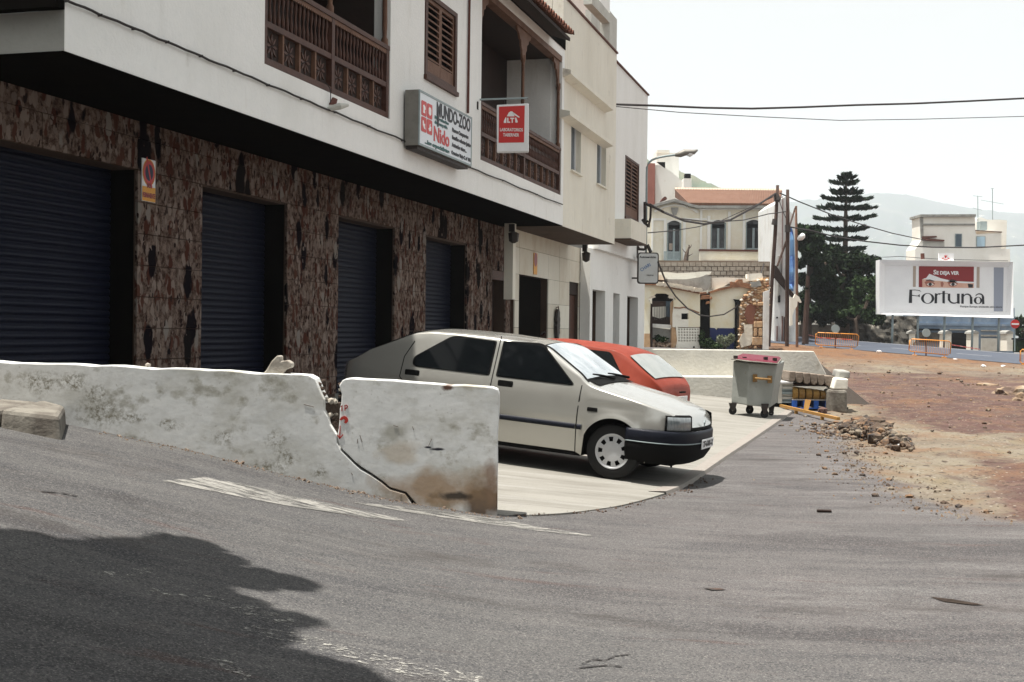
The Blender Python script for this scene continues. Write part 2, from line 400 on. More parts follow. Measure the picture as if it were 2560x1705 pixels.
strip([(*edge(ea), 0), (*edge(eb), 0)], [(*edge(ea, 9.6), 0), (*edge(eb, 9.6), 0)], .03, 'main_road', M['road_blue'])
for o1, o2, x0, x1, nm in ((8.9, 9.05, ea, 50, 'road_marking'),):
    strip([(*edge(x0, o1), 0), (*edge(x1, o1), 0)], [(*edge(x0, o2), 0), (*edge(x1, o2), 0)], .04, nm, M['line_white'])
for k in range(10):
    x0 = 19+k*2.6
    strip([(*edge(x0, 4.4), 0), (*edge(x0+1.3, 4.4), 0)], [(*edge(x0, 4.52), 0), (*edge(x0+1.3, 4.52), 0)], .04, 'road_marking', M['line_white'], n=3)

# foreground lane markings (worn white paint, follows the lane surface)
M['paint_worn'] = mat('paint_worn', (0.265,0.257,0.238), .85, [((0.109,0.108,0.101), 2.5, .42, .6, .75, (.5,1.5,1)), ((0.078,0.078,0.078), 30, .5, .68, .7), ((0.125,0.121,0.117), 9, .5, .66, .6)], .3, 60)
def worn_alpha(m, lo, hi, sc=7, st=(.6,2,1)):
    n = m.node_tree; N = n.nodes; L = n.links; b = N['Principled BSDF']; out = N['Material Output']
    pos = N.new('ShaderNodeNewGeometry').outputs['Position']; mp = N.new('ShaderNodeMapping'); mp.inputs['Scale'].default_value = st; L.new(pos, mp.inputs[0])
    no = N.new('ShaderNodeTexNoise'); no.inputs['Scale'].default_value = sc; no.inputs['Detail'].default_value = 9; no.inputs['Roughness'].default_value = .75; L.new(mp.outputs[0], no.inputs['Vector'])
    mr = N.new('ShaderNodeMapRange'); mr.inputs[1].default_value = lo; mr.inputs[2].default_value = hi; L.new(no.outputs[0], mr.inputs[0])
    tr = N.new('ShaderNodeBsdfTransparent'); ms = N.new('ShaderNodeMixShader'); L.new(mr.outputs[0], ms.inputs[0]); L.new(b.outputs[0], ms.inputs[1]); L.new(tr.outputs[0], ms.inputs[2]); L.new(ms.outputs[0], out.inputs['Surface'])
worn_alpha(M['paint_worn'], .46, .60)
def paint(upper, lower, name='road_marking', m='paint_worn', n=40, lift=.004):
    U = np.array(upper, float); Lw = np.array(lower, float)
    def samp(A, t):
        d = np.r_[0, np.cumsum(np.hypot(*np.diff(A, axis=0).T))]; d /= d[-1]
        return float(np.interp(t, d, A[:, 0])), float(np.interp(t, d, A[:, 1]))
    rows = []
    for i in range(n+1):
        u = gp(*samp(U, i/n)); l = gp(*samp(Lw, i/n)); row = []
        for j in range(5):
            p = u.lerp(l, j/4); row.append((p.x, p.y, gz(p.x, p.y)+bump(p.x, p.y, 1)+lift))
        rows.append(row)
    return ob(name, MB().grid(rows), M[m], kind='structure')
paint([(409,1202),(516,1194),(700,1232),(900,1276),(1010,1300)], [(409,1204),(619,1247),(760,1272),(900,1292),(1010,1305)])
paint([(887,1256),(1060,1273),(1240,1298),(1350,1318),(1480,1338)], [(887,1258),(1060,1288),(1240,1313),(1350,1327),(1480,1342)])

# parking slab of pale concrete
M['concrete'] = mat('concrete', (0.2322,0.2244,0.2025), .85, [((0.1591,0.1514,0.1332), .9, .42, .62, .85, (.5,2,1)), ((0.2838,0.2772,0.2610), 2.5, .52, .70, .7, (.3,2.5,1)), ((0.1118,0.1012,0.0882), 3.2, .60, .72, .6, (.3,2,1)), ((0.1032,0.0968,0.0855), 16, .66, .74, .6), ((0.1720,0.1628,0.1440), 50, .5, .66, .5)], .3, 60)
M['kerb_edge'] = mat('kerb_edge', (0.234,0.215,0.195), .85, [((0.203,0.172,0.156), 5, .45, .7, .7), ((0.094,0.078,0.070), 18, .62, .74, .7)], .4, 40)
rows = []
for y in np.arange(10.40, 38.01, .2):
    xr = edge_x(y) + .012*fbm(y, 0, 3); xl = min(-8.2/NV.x + (.274/.962)*y, xr-1)
    xl = (-(D0+1.9) - NV.y*y)/NV.x
    row = []
    for j in range(25):
        x = xl+(xr-xl)*(j/24)**.8
        row.append((x, y, slab_z(x, y)+.006*fbm(x, y, .8, 6)))
    row.append((xr+.004, y, slab_z(xr, y)-.2))
    rows.append(row)
r0 = [(x, y-.003, z-.3) for x, y, z in rows[0]]
slab = ob('parking_pavement', MB().grid([r0]+rows), M['concrete'], kind='structure')
# kerb strip along the slab edge and small crumbles
k = MB(); prev = None; rw = []
for (x, y) in [(edge_x(t), t) for t in np.arange(12.6, 29.6, .25)]:
    z = slab_z(x, y); rw.append([(x-.17, y, z+.010), (x-.16, y, z+.018), (x+.004, y, z+.018), (x+.018, y, z-.02), (x+.02, y, z-.22)])
ob('kerb', k.grid(rw), M['kerb_edge'], kind='structure')
M['weed'] = mat('weed', (.06,.07,.03), .9)
k = MB(); random.seed(3)
for i in range(130):
    t = random.random()**1.3; y = 10.45+t*4.0; x = edge_x(y)+random.gauss(.05, .07); z = max(gz(x, y), slab_z(x, y)-.03)
    s = random.uniform(.004, .014)
    k.tube([(x, y, z), (x+random.uniform(-s, s), y+random.uniform(-s, s), z+s*1.2)], [s, s*.4], 5)
ob('edge_debris', k, mat('debris_dark', (.09,.06,.045), .9), kind='stuff', label='dark crumbs and dry weeds along the broken edge of the parking slab')

# ------------------------------------------------------------ cracked white wall in front
YW = 10.36
def wp(pts): return [aw(px, py, YW) for px, py in pts]
z5 = lambda L: [(700+x/3.68, 920+y/3.68) for x, y in L]
def wall_mat():
    m = mat('old_whitewash', (.70,.71,.70), .92, [((.56,.575,.57), 1.3, .40, .62, .8), ((.76,.765,.75), 4, .5, .7, .6),
        ((.42,.41,.36), 1.7, .50, .68, .75, (1,1,1.6)), ((.26,.245,.19), 4.5, .57, .68, .75, (1,1,1.2)), ((.52,.52,.49), 17, .5, .70, .4), ((.30,.28,.24), 34, .64, .72, .6)], .10, 14, bdetail=10)
    return m
M['whitewash'] = wall_mat()
def blob(m, cen, rad, col, st, nsc=5.0, speck=0):
    n = m.node_tree; N = n.nodes; L = n.links; b = N['Principled BSDF']
    cur = b.inputs['Base Color'].links[0].from_socket
    pos = N.new('ShaderNodeNewGeometry').outputs['Position']
    mp = N.new('ShaderNodeMapping'); mp.vector_type = 'POINT'
    mp.inputs['Scale'].default_value = (1/rad[0], 1/rad[1], 1/rad[2]); mp.inputs['Location'].default_value = (-cen[0]/rad[0], -cen[1]/rad[1], -cen[2]/rad[2])
    L.new(pos, mp.inputs[0])
    ln = N.new('ShaderNodeVectorMath'); ln.operation = 'LENGTH'; L.new(mp.outputs[0], ln.inputs[0])
    no = N.new('ShaderNodeTexNoise'); no.inputs['Scale'].default_value = nsc; no.inputs['Detail'].default_value = 7; L.new(pos, no.inputs['Vector'])
    ad = N.new('ShaderNodeMath'); ad.operation = 'MULTIPLY_ADD'; L.new(no.outputs[0], ad.inputs[0]); ad.inputs[1].default_value = -1.6; ad.inputs[2].default_value = .8
    a2 = N.new('ShaderNodeMath'); a2.operation = 'ADD'; L.new(ln.outputs['Value'], a2.inputs[0]); L.new(ad.outputs[0], a2.inputs[1])
    mr = N.new('ShaderNodeMapRange'); L.new(a2.outputs[0], mr.inputs[0]); mr.inputs[1].default_value = .35; mr.inputs[2].default_value = 1.0
    mr.inputs[3].default_value = st; mr.inputs[4].default_value = 0
    fo = mr.outputs[0]
    if speck:
        n2 = N.new('ShaderNodeTexNoise'); n2.inputs['Scale'].default_value = 22; n2.inputs['Detail'].default_value = 9; n2.inputs['Roughness'].default_value = .78; L.new(pos, n2.inputs['Vector'])
        r2 = N.new('ShaderNodeMapRange'); L.new(n2.outputs[0], r2.inputs[0]); r2.inputs[1].default_value = .46; r2.inputs[2].default_value = .60
        m2 = N.new('ShaderNodeMath'); m2.operation = 'MULTIPLY'; L.new(fo, m2.inputs[0]); L.new(r2.outputs[0], m2.inputs[1]); fo = m2.outputs[0]
    mx = N.new('ShaderNodeMix'); mx.data_type = 'RGBA'; L.new(fo, mx.inputs[0]); L.new(cur, mx.inputs[6]); mx.inputs[7].default_value = (*col, 1)
    L.new(mx.outputs[2], b.inputs['Base Color'])
def wb(px, py, rx, rz, col, st, nsc=5, speck=0):
    p = at(px, py, YW); blob(M['whitewash'], (p.x, YW, p.z), (rx/309, .6, rz/309), col, st, nsc, speck)
wb(1215, 1255, 75, 70, (.10,.065,.04), .95, 6); wb(1100, 1225, 190, 60, (.30,.19,.10), .8, 5); wb(1225, 1190, 22, 60, (.22,.14,.09), .8, 9)
wb(1000, 1130, 60, 40, (.40,.31,.20), .5, 7); wb(985, 1085, 38, 30, (.30,.29,.24), .7, 9); wb(1140, 1240, 60, 12, (.03,.025,.02), .9, 9)
wb(1120, 968, 16, 10, (.10,.05,.035), 1, 20); wb(1070, 1118, 12, 3.5, (.02,.02,.03), 1.3, 8); wb(1095, 1123, 22, 5, (.02,.02,.03), 1.4, 8)
wb(1175, 965, 60, 12, (.34,.30,.22), .7, 16)
for a in ((700,1100,30,26),(640,1180,50,26),(800,1180,20,16),(420,1060,26,14),(240,1040,50,34),(190,955,26,16),(245,985,22,18),(110,960,46,26),(560,1095,26,14),(330,1045,30,12),(720,1140,24,20)):
    wb(a[0], a[1], a[2]*1.5, a[3]*1.5, (.20,.185,.14), 1.0, 4, 1)
topL = [(-60,902),(0,905),(60,908),(120,909.5),(200,911.5),(290,914),(336,918),(345,919),(420,921),(497,924),(520,926),(600,930),(680,933.5),(740,936),(770,938),(787,947)]
crackL = z5([(350,170),(380,240),(405,290),(405,390),(440,450),(460,520),(515,610),(525,690),(560,760),(620,820),(680,880),(740,935),(830,985),(930,1052),(1010,1118),(1150,1158),(1225,1270),(1225,1500)])
L_poly = wp(topL+crackL+[(-60,1330)])
crackR = z5([(545,170),(568,240),(563,330),(550,380),(550,430),(545,500),(540,560),(527,620),(540,690),(574,750),(634,806),(692,866),(752,912),(842,968),(940,1036),(1016,1100),(1160,1142),(1255,1250),(1255,1500)])
R_poly = wp(crackR[::-1]+[(849,962),(856,951),(863,947.5),(880,946),(905,948),(935,949.5),(985,951.5),(1020,955),(1053,957.5),(1100,961),(1125,964),(1160,963.5),(1200,966.5),(1232,969),(1245,974),(1248.5,985),(1247,1050),(1244,1120),(1243.5,1200),(1242,1420)])
root = empty('boundary_wall', (-.1, YW, gz(-.1, YW)), label='low whitewashed wall split by a deep crack, in front of the parking area', cat='wall')
inv = root.matrix_world.inverted() if False else Matrix.Translation(-root.location)
def child(o, par): o.matrix_parent_inverse = Matrix.Translation(-par.location); return o
def jag(poly, lo, seed):
    rnd = random.Random(seed); out = []
    for i, (x, z) in enumerate(poly):
        out.append((x, z)); x2, z2 = poly[(i+1) % len(poly)]
        L_ = math.hypot(x2-x, z2-z); nseg = int(L_/.09)
        if L_ < 1.2 and z > lo:
            for q in range(1, nseg):
                t = q/nseg; out.append((x+(x2-x)*t+rnd.uniform(-.004,.004), z+(z2-z)*t+rnd.uniform(-.009,.007)))
    return out
def wall_piece(poly, name, seed):
    o = ob(name, MB().prism(jag(poly, .55, seed), lambda u, v, w_: (u, w_, v), YW, YW+.26), M['whitewash'], root, bevel=.007)
    child(o, root); return o
wall_piece(L_poly, 'wall_section', 1); wall_piece(R_poly, 'wall_section', 2)
# broken core showing inside the crack
M['rubble_core'] = mat('rubble_core', (.065,.045,.035), .95, [((.16,.12,.09), 12, .5, .7, .9), ((.02,.015,.012), 6, .5, .7, .8)], .8, 18)
core = wp(z5([(395,330),(545,330),(548,500),(540,600),(600,790),(700,900),(1000,1110),(1240,1260),(1240,1450),(900,1450),(500,900),(440,560),(400,420)]))
child(ob('broken_core', MB().prism(core, lambda u, v, w_: (u, w_, v), YW+.09, YW+.24), M['rubble_core'], root), root)
M['chunk_pale'] = mat('chunk_pale', (.36,.335,.29), .95, [((.22,.18,.15), 10, .45, .7, .8)], .6, 20)
def rock(cx, cy, cz, r, seed, flat=1.0, sub=1, squ=(1,1,1)):
    bm = bmesh.new(); bmesh.ops.create_icosphere(bm, subdivisions=sub, radius=1)
    rn = random.Random(seed); o = rn.uniform(0, 100)
    for v in bm.verts:
        k_ = 1+.45*mnoise.noise(v.co*1.3+Vector((o, o, o)))+rn.uniform(-.10,.10)
        v.co = Vector((v.co.x*squ[0], v.co.y*squ[1], v.co.z*flat*squ[2]))*k_*r
    mb = MB(); bm.verts.index_update(); mb.add([(v.co.x+cx, v.co.y+cy, v.co.z+cz) for v in bm.verts], [tuple(v.index for v in f.verts) for f in bm.faces]); bm.free(); return mb
def px_rock(px, py, Y, rpx, seed, **k):
    p = at(px, py, Y); return rock(p.x, p.y, p.z, rpx*Y/FPX, seed, **k)
for i, (x, y, r) in enumerate([(470,300,13),(510,310,9),(430,285,8),(470,435,12),(520,425,8),(500,500,10),(380,190,9),(360,150,8),(400,120,8),(560,200,8),(560,150,8),(400,240,9),(555,260,7),(330,120,6),(500,450,9),(520,560,8)]):
    px, py = z5([(x, y)])[0]
    pale = i in (0, 1, 2, 3, 4, 9)
    child(ob('broken_stone', px_rock(px, py, YW+.10, r, i, flat=.7), M['chunk_pale' if pale else 'rubble_core'], root), root)
# red survey marks
M['red_spray'] = mat('red_spray', (.42,.03,.02), .8, [((.6,.3,.25), 40, .6, .8, .5)])
def on_wall(mb, name='painted_mark', m='red_spray'): return child(ob(name, mb, M[m], root), root)
def stroke(pts, w, Y=YW-.004, m='red_spray', name='painted_mark', closed=False):
    P = [Vector((*aw(px, py, Y),)) for px, py in z5(pts)]; mb = MB(); w = w/3.68/309/ .96
    for a, b in zip(P[:-1], P[1:]):
        d = (b-a).normalized()*w*.4; nn = Vector((-(b-a).y, (b-a).x)).normalized()*w/2; a2, b2 = a-d, b+d
        mb.prism([tuple(a2-nn), tuple(b2-nn), tuple(b2+nn), tuple(a2+nn)], lambda u, v, q: (u, q, v), Y, Y+.003)
    return mb
on_wall(stroke([(562,355),(570,345),(570,395)], 8).add(*[(lambda m_: (m_.v, m_.f))(stroke([(597,390),(597,345),(612,342),(622,352),(615,368),(600,372)], 8))][0]))
on_wall(MB().prism([tuple(aw(px, py, YW)) for px, py in z5([(548,478),(560,455),(590,440),(612,448),(628,470),(625,495),(605,512),(590,500),(600,478),(585,468),(565,482)])], lambda u, v, q: (u, q, v), YW-.005, YW-.001))
on_wall(stroke([(553,535),(549,645)], 8)); on_wall(stroke([(530,618),(549,648),(578,615)], 9))
# thin hairline scratches
M['scratch'] = mat('scratch', (.16,.13,.11), .9)
for pts in ([(220,335),(310,358)], [(735,620),(755,680)], [(1368,715),(1395,655)], [(715,655),(712,690)], [(1045,530),(1085,540)], [(1220,540),(1230,570)], [(1115,1165),(1112,1215)], [(655,965),(668,985)]):
    on_wall(stroke(pts, 5, m='scratch'), 'scratch', 'scratch')

# lump of concrete on the wall
p = at(705, 934, YW+.13)
pl = [(628,938),(640,925),(654,902),(668,888),(676,890),(676,903),(692,900),(704,908),(703,918),(690,924),(680,936),(675,939)]
dx = 60
lump = MB().prism([aw(x+28, y, YW+.1) for x, y in pl], lambda u, v, q: (u, q, v), YW+.05, YW+.19)
tag(ob('concrete_lump', lump, M['chunk_pale'], bevel=.01), 'broken lump of pale concrete standing on top of the cracked white wall', 'rubble')
dk = px_rock(718, 927, YW+.13, 12, 5, sub=1)
tag(ob('broken_stone', dk, M['rubble_core']), 'dark broken stone leaning on the pale lump on top of the white wall', 'stone')
tag(ob('pebble', px_rock(369, 913, YW+.12, 8, 9, flat=.7), M['chunk_pale']), 'small pale stone lying on the left stretch of the white wall top', 'stone')

# kerb block at the left, in front of the wall
kb = empty('kerb_block', (-4.0, 9.9, .9), label='thick grey concrete kerb of a pavement end at the foot of the white wall', cat='kerb')
M['kerb_grey'] = mat('kerb_grey', (0.1989,0.1853,0.1590), .9, [((0.0799,0.0663,0.0561), 4, .4, .65, .8), ((0.0527,0.0467,0.0399), 12, .55, .7, .7)], .5, 20)
def kslab(pxa, pxb, last):
    f0, f1 = at(pxa, 0, 9.55).x, at(pxb, 0, 9.55).x
    zt = lambda x: float(np.interp(x, [-4.4, -3.3], [1.02, .945])); zbm = lambda x: gz(x, 9.7)-.1
    fb = f1-.26 if last else f1
    bot = [(f0, 9.5, zbm(f0)), (f1, 9.5, zbm(f1)), (fb, 10.35, zbm(f1)), (f0, 10.35, zbm(f0))]
    top = [(f0, 9.54, zt(f0)), (f1-(.04 if last else 0), 9.54, zt(f1)-.01), (fb-(.02 if last else 0), 10.35, zt(f1)+.01), (f0, 10.35, zt(f0)+.03)]
    o = ob('kerb_stone', MB().hexa(bot, top), M['kerb_grey'], kb, bevel=.035); child(o, kb)
kslab(-300, 8, False); kslab(12, 172, True)
# dirt line at the foot of the wall
k = MB(); random.seed(5)
M['dirt_brown'] = mat('dirt_brown', (.16,.115,.085), .95, [((.30,.26,.21), 25, .5, .7, .8)], .6, 40)
for i in range(420):
    x = -3.3+random.random()*3.4; y = YW-abs(random.gauss(0, .07))-.01; z = gz(x, y); s = random.uniform(.002, .010)*(2.2 if random.random() < .06 else 1)
    k.tube([(x, y, z-.004), (x+random.uniform(-s, s), y+random.uniform(-s, s), z+s)], [s, s*.5], 5)
ob('wall_foot_dirt', k, M['dirt_brown'], kind='stuff', label='brown grit gathered along the foot of the white wall')

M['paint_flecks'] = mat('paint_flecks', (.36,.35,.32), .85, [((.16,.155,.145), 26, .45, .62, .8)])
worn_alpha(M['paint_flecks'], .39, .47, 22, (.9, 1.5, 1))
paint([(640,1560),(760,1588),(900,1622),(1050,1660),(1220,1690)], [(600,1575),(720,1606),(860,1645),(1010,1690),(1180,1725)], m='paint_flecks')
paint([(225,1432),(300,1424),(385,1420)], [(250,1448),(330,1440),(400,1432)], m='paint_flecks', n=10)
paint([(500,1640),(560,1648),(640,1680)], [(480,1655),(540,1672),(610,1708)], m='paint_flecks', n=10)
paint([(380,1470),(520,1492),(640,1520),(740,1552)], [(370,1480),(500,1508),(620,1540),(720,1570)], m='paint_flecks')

M['tar'] = mat('tar', (.022,.02,.02), .9, [((.06,.045,.038), 30, .5, .7, .7)])
worn_alpha(M['tar'], .50, .58, 30, (1, 1, 1))
for c_ in ([(1455,1660),(1485,1648),(1510,1652),(1540,1640),(1575,1636)], [(1440,1672),(1475,1668),(1520,1664),(1555,1668)], [(1250,1292),(1330,1284),(1420,1280),(1500,1270),(1560,1262)], [(100,1228),(150,1231),(195,1240)]):
    paint(c_, [(x, y+2.6) for x, y in c_], name='road_crack', m='tar', n=24, lift=.005)
# ============================================================ street-front buildings (local x along the street, y into the building)
FO = (-D0*NV.x, -D0*NV.y, 0)
def froot(name, **kw): return empty(name, FO, FANG, **kw)
ZS = EYE + .3514*D0            # underside of the overhang
A = froot('apartment_building', label='white two-storey corner building with carved wooden balconies over blue roller shutters', cat='building')
sA0, sA1 = fs(161, 0, 128), fs(1407, 0, 560)
KG = 1.4
zb1, zt1 = EYE+.4475*D0, EYE+.901*D0
ZTA = 8.15
b1 = (fs(661, 0, 160), fs(974, 0, 300)); b2 = (fs(1201, 0, 400), fs(1402, 0, 490)); wn = (fs(1062, 0, 195), fs(1138, 0, 233))
wz = (fz(1137, 233), fz(1138, 32))
def walls(root, s0, s1, z0, z1, openings, k0, th, m, name='wall'):
    """one wall with rectangular holes (sa, sb, za, zb): butted rectangular blocks"""
    mb = MB(); cuts = sorted(set([s0, s1]+[c for o in openings for c in o[:2]]))
    for a, b in zip(cuts[:-1], cuts[1:]):
        mid = (a+b)/2; segs = [(z0, z1)]
        for o in openings:
            if o[0] < mid < o[1]:
                ns = []
                for p, q in segs:
                    if o[2] > p: ns.append((p, min(q, o[2])))
                    if o[3] < q: ns.append((max(p, o[3]), q))
                segs = [t for t in ns if t[1]-t[0] > 1e-4]
        for p, q in segs: mb.box(a, b, k0, k0+th, p, q)
    return ob(name, mb, m, root)
walls(A, sA0, sA1, ZS, ZTA, [(*b1, zb1, zt1), (*b2, zb1, zt1), (*wn, *wz)], 0, .25, M['plaster_white'])
# side face to the left: slab edge, ledge and wall above
zl = fz(161, 6)
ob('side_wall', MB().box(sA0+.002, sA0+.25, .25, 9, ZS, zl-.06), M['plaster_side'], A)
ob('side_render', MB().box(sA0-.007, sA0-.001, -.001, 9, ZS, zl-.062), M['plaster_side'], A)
ob('side_ledge', MB().box(sA0-.12, sA0-.001, .0, 9, zl-.06, zl+.03), M['soffit_dark'], A)  # near-black colour carries the shadow line along the ledge
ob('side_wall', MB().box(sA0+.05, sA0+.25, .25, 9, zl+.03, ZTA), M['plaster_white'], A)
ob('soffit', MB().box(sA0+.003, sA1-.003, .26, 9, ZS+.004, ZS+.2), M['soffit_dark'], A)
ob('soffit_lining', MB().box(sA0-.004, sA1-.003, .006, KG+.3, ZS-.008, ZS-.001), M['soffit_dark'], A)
ob('end_wall', MB().box(sA1-.25, sA1-.003, .25, 9, ZS+.2, ZTA-.05), M['plaster_white'], A)
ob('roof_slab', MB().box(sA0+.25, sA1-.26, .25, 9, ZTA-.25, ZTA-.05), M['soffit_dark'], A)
# ground-floor wall behind the overhang, clad in stone slabs
doors = [(fs(-420, KG), fs(345, KG, 500), fz(345, 424, KG)), (fs(506, KG), fs(718, KG), fz(712, 510, KG)), (fs(847, KG), fs(988, KG), fz(988, 572, KG)), (fs(1066, KG), fs(1168, KG), fz(1168, 613, KG))]
sd5 = (fs(1231, KG, 700), fs(1265, KG, 700), fz(1265, 680, KG))
zf = .15
op = [(a, b, zf, z) for a, b, z in doors] + [(sd5[0], sd5[1], zf, sd5[2])]
sE = fs(1277, KG, 700)
walls(A, doors[0][0]-2, sE, zf, ZS, op, KG+.04, .3, M['soffit_brown'], 'ground_wall')
def breccia():
    m = bpy.data.materials.new('breccia_slab'); m.use_nodes = True; N = m.node_tree.nodes; L = m.node_tree.links; b = N['Principled BSDF']
    b.inputs['Roughness'].default_value = .6; b.inputs['Specular IOR Level'].default_value = .0
    tc = N.new('ShaderNodeNewGeometry').outputs['Position']
    wn_ = N.new('ShaderNodeTexNoise'); wn_.inputs['Scale'].default_value = 5; wn_.inputs['Detail'].default_value = 4; L.new(tc, wn_.inputs['Vector'])
    wm = N.new('ShaderNodeMix'); wm.data_type = 'VECTOR'; wm.inputs[0].default_value = .12; L.new(tc, wm.inputs[4]); L.new(wn_.outputs[1], wm.inputs[5])
    def vor(sc, st, off):
        mp = N.new('ShaderNodeMapping'); mp.inputs['Scale'].default_value = st; mp.inputs['Location'].default_value = (off, off, off); L.new(wm.outputs[1], mp.inputs[0])
        v = N.new('ShaderNodeTexVoronoi'); v.inputs['Scale'].default_value = sc; L.new(mp.outputs[0], v.inputs['Vector']); return v
    def rng(v, lo, hi, a, c):
        r = N.new('ShaderNodeMapRange'); L.new(v, r.inputs[0]); r.inputs[1].default_value = lo; r.inputs[2].default_value = hi; r.inputs[3].default_value = a; r.inputs[4].default_value = c; return r.outputs[0]
    def mix(f, a, c):
        x = N.new('ShaderNodeMix'); x.data_type = 'RGBA'; L.new(f, x.inputs[0])
        for v, i in ((a, 6), (c, 7)):
            if isinstance(v, tuple): x.inputs[i].default_value = (*v, 1)
            else: L.new(v, x.inputs[i])
        return x.outputs[2]
    def mul(a, c):
        x = N.new('ShaderNodeMath'); x.operation = 'MULTIPLY'; L.new(a, x.inputs[0]); L.new(c, x.inputs[1]); return x.outputs[0]
    base = N.new('ShaderNodeTexNoise'); base.inputs['Scale'].default_value = 11; base.inputs['Detail'].default_value = 7; base.inputs['Roughness'].default_value = .75; L.new(tc, base.inputs['Vector'])
    col = mix(rng(base.outputs[0], .40, .62, 0, 1), (0.040,0.022,0.017), (0.200,0.149,0.123))
    for sc, st, off, thr, lo, hi, c in ((12, (1,1,.5), 51, .15, .55, .99, (0.216,0.170,0.145)), (10, (1,1,.45), 61, .14, .60, .99, (0.080,0.037,0.027)), (15, (1,1,.5), 71, .15, .62, .99, (0.160,0.124,0.106)), (9, (1,1,.42), 3, .12, .0, .40, (0.068,0.027,0.020)), (5.2, (1,1,.40), 9, .15, .70, .99, (0.010,0.008,0.010)), (6, (1,1,.45), 17, .12, .80, .99, (0.208,0.183,0.162)), (3.6, (1,1,.42), 25, .14, .84, .99, (0.014,0.012,0.012)), (17, (1,1,.5), 31, .10, .5, .99, (0.024,0.015,0.014)), (14,(1,1,.6),41,.09,.75,.99,(0.192,0.149,0.128))):
        v = vor(sc, st, off); sp = N.new('ShaderNodeSeparateColor'); L.new(v.outputs['Color'], sp.inputs[0])
        near = rng(v.outputs['Distance'], thr*2.6, thr*3.1, 1, 0)
        pick = rng(sp.outputs[0], lo, lo+.01, 0, 1) if hi > .9 else rng(sp.outputs[0], hi, hi+.01, 1, 0)
        col = mix(mul(near, pick), col, c)
    L.new(col, b.inputs['Base Color']); return m
M['breccia'] = breccia()
slabs = []; ci = 0
zc = .15
cuts_z = [zf+.36*i for i in range(12) if zf+.36*i < ZS]+[ZS-.005]
random.seed(11)
regions = []   # columns between openings
edges_s = [doors[0][0]-2]
for a, b, _z in doors+[sd5]: edges_s += [a, b]
edges_s.append(sE)
mesh_cache = {}
def slab_piece(sa, sb, za, zb_):
    key = (round(sb-sa, 3), round(zb_-za, 3))
    if key not in mesh_cache:
        w_, h_ = key; g = .004; e = .004
        mesh_cache[key] = MB().hexa([(g, 0, g), (w_-g, 0, g), (w_-g, .034, g), (g, .034, g)], [(g, 0, h_-g), (w_-g, 0, h_-g), (w_-g, .034, h_-g), (g, .034, h_-g)]).mesh('stone_slab')
    ob('stone_slab', mesh_cache[key], M['breccia'], A, loc=(sa, KG+.004+random.uniform(-.003, .001), za))
def clad(sa, sb, z0, z1):
    zz = [z for z in cuts_z if z0 < z < z1]; zz = [z0]+zz+[z1]
    for r, (p, q) in enumerate(zip(zz[:-1], zz[1:])):
        if q-p < .03: continue
        n = max(1, round((sb-sa)/.5)); off = 0
        cu_ = [0]+sorted((i+random.uniform(-.22, .22))/n for i in range(1, n))+[1]
        for i in range(n): slab_piece(sa+(sb-sa)*cu_[i], sa+(sb-sa)*cu_[i+1], p, q)
for i in range(0, len(edges_s), 2):
    a = edges_s[i]; b = edges_s[i+1] if i+1 < len(edges_s) else None
    if i == 0: continue
    clad(edges_s[i], edges_s[i+1], .6, ZS) if i+1 < len(edges_s) else None
for a, b, z in doors[1:]+[sd5]: clad(a, b, z, ZS)
clad(fs(-60, KG, 400), doors[0][1], doors[0][2], ZS)
# roller shutters
sl_mesh = {}
for di, (a, b, z) in enumerate(doors):
    kd = KG+.33; pitch = .083
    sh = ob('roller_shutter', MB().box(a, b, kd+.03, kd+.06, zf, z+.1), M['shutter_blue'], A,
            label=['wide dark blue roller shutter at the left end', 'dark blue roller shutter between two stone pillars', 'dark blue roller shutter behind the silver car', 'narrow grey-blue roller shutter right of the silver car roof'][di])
    key = round(b-a, 2)
    vs_ = []; prof = [(0, 0), (-.014, .012), (-.020, .036), (-.014, .060), (0, .072)]
    mb = MB().grid([[(x, y+kd+.03, zz) for y, zz in prof] for x in (a+.01, b-.01)])
    me = mb.mesh('slat', True)
    i = 0; zz = .55
    while zz+.075 < z+.08:
        if a < 0: pass
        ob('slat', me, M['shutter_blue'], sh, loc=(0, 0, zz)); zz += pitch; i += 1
    ob('shutter_reveal', MB().box(b-.012, b-.002, KG+.05, kd+.03, zf, z-.003), M['soffit_dark'], A)
    if di: ob('shutter_reveal', MB().box(a+.002, a+.012, KG+.05, kd+.03, zf, z-.003), M['soffit_dark'], A)
# narrow door
a, b, z = sd5
dr = ob('door', MB().box(a, b, KG+.28, KG+.33, zf, z-.22), M['wood_dark'], A)
ob('door_head', MB().box(a, b, KG+.02, KG+.12, z-.2, z-.004), M['wood_brown'], A)
ob('handle', MB().box(a+.08, a+.11, KG+.24, KG+.28, 1.5, 1.6), M['iron'], dr)

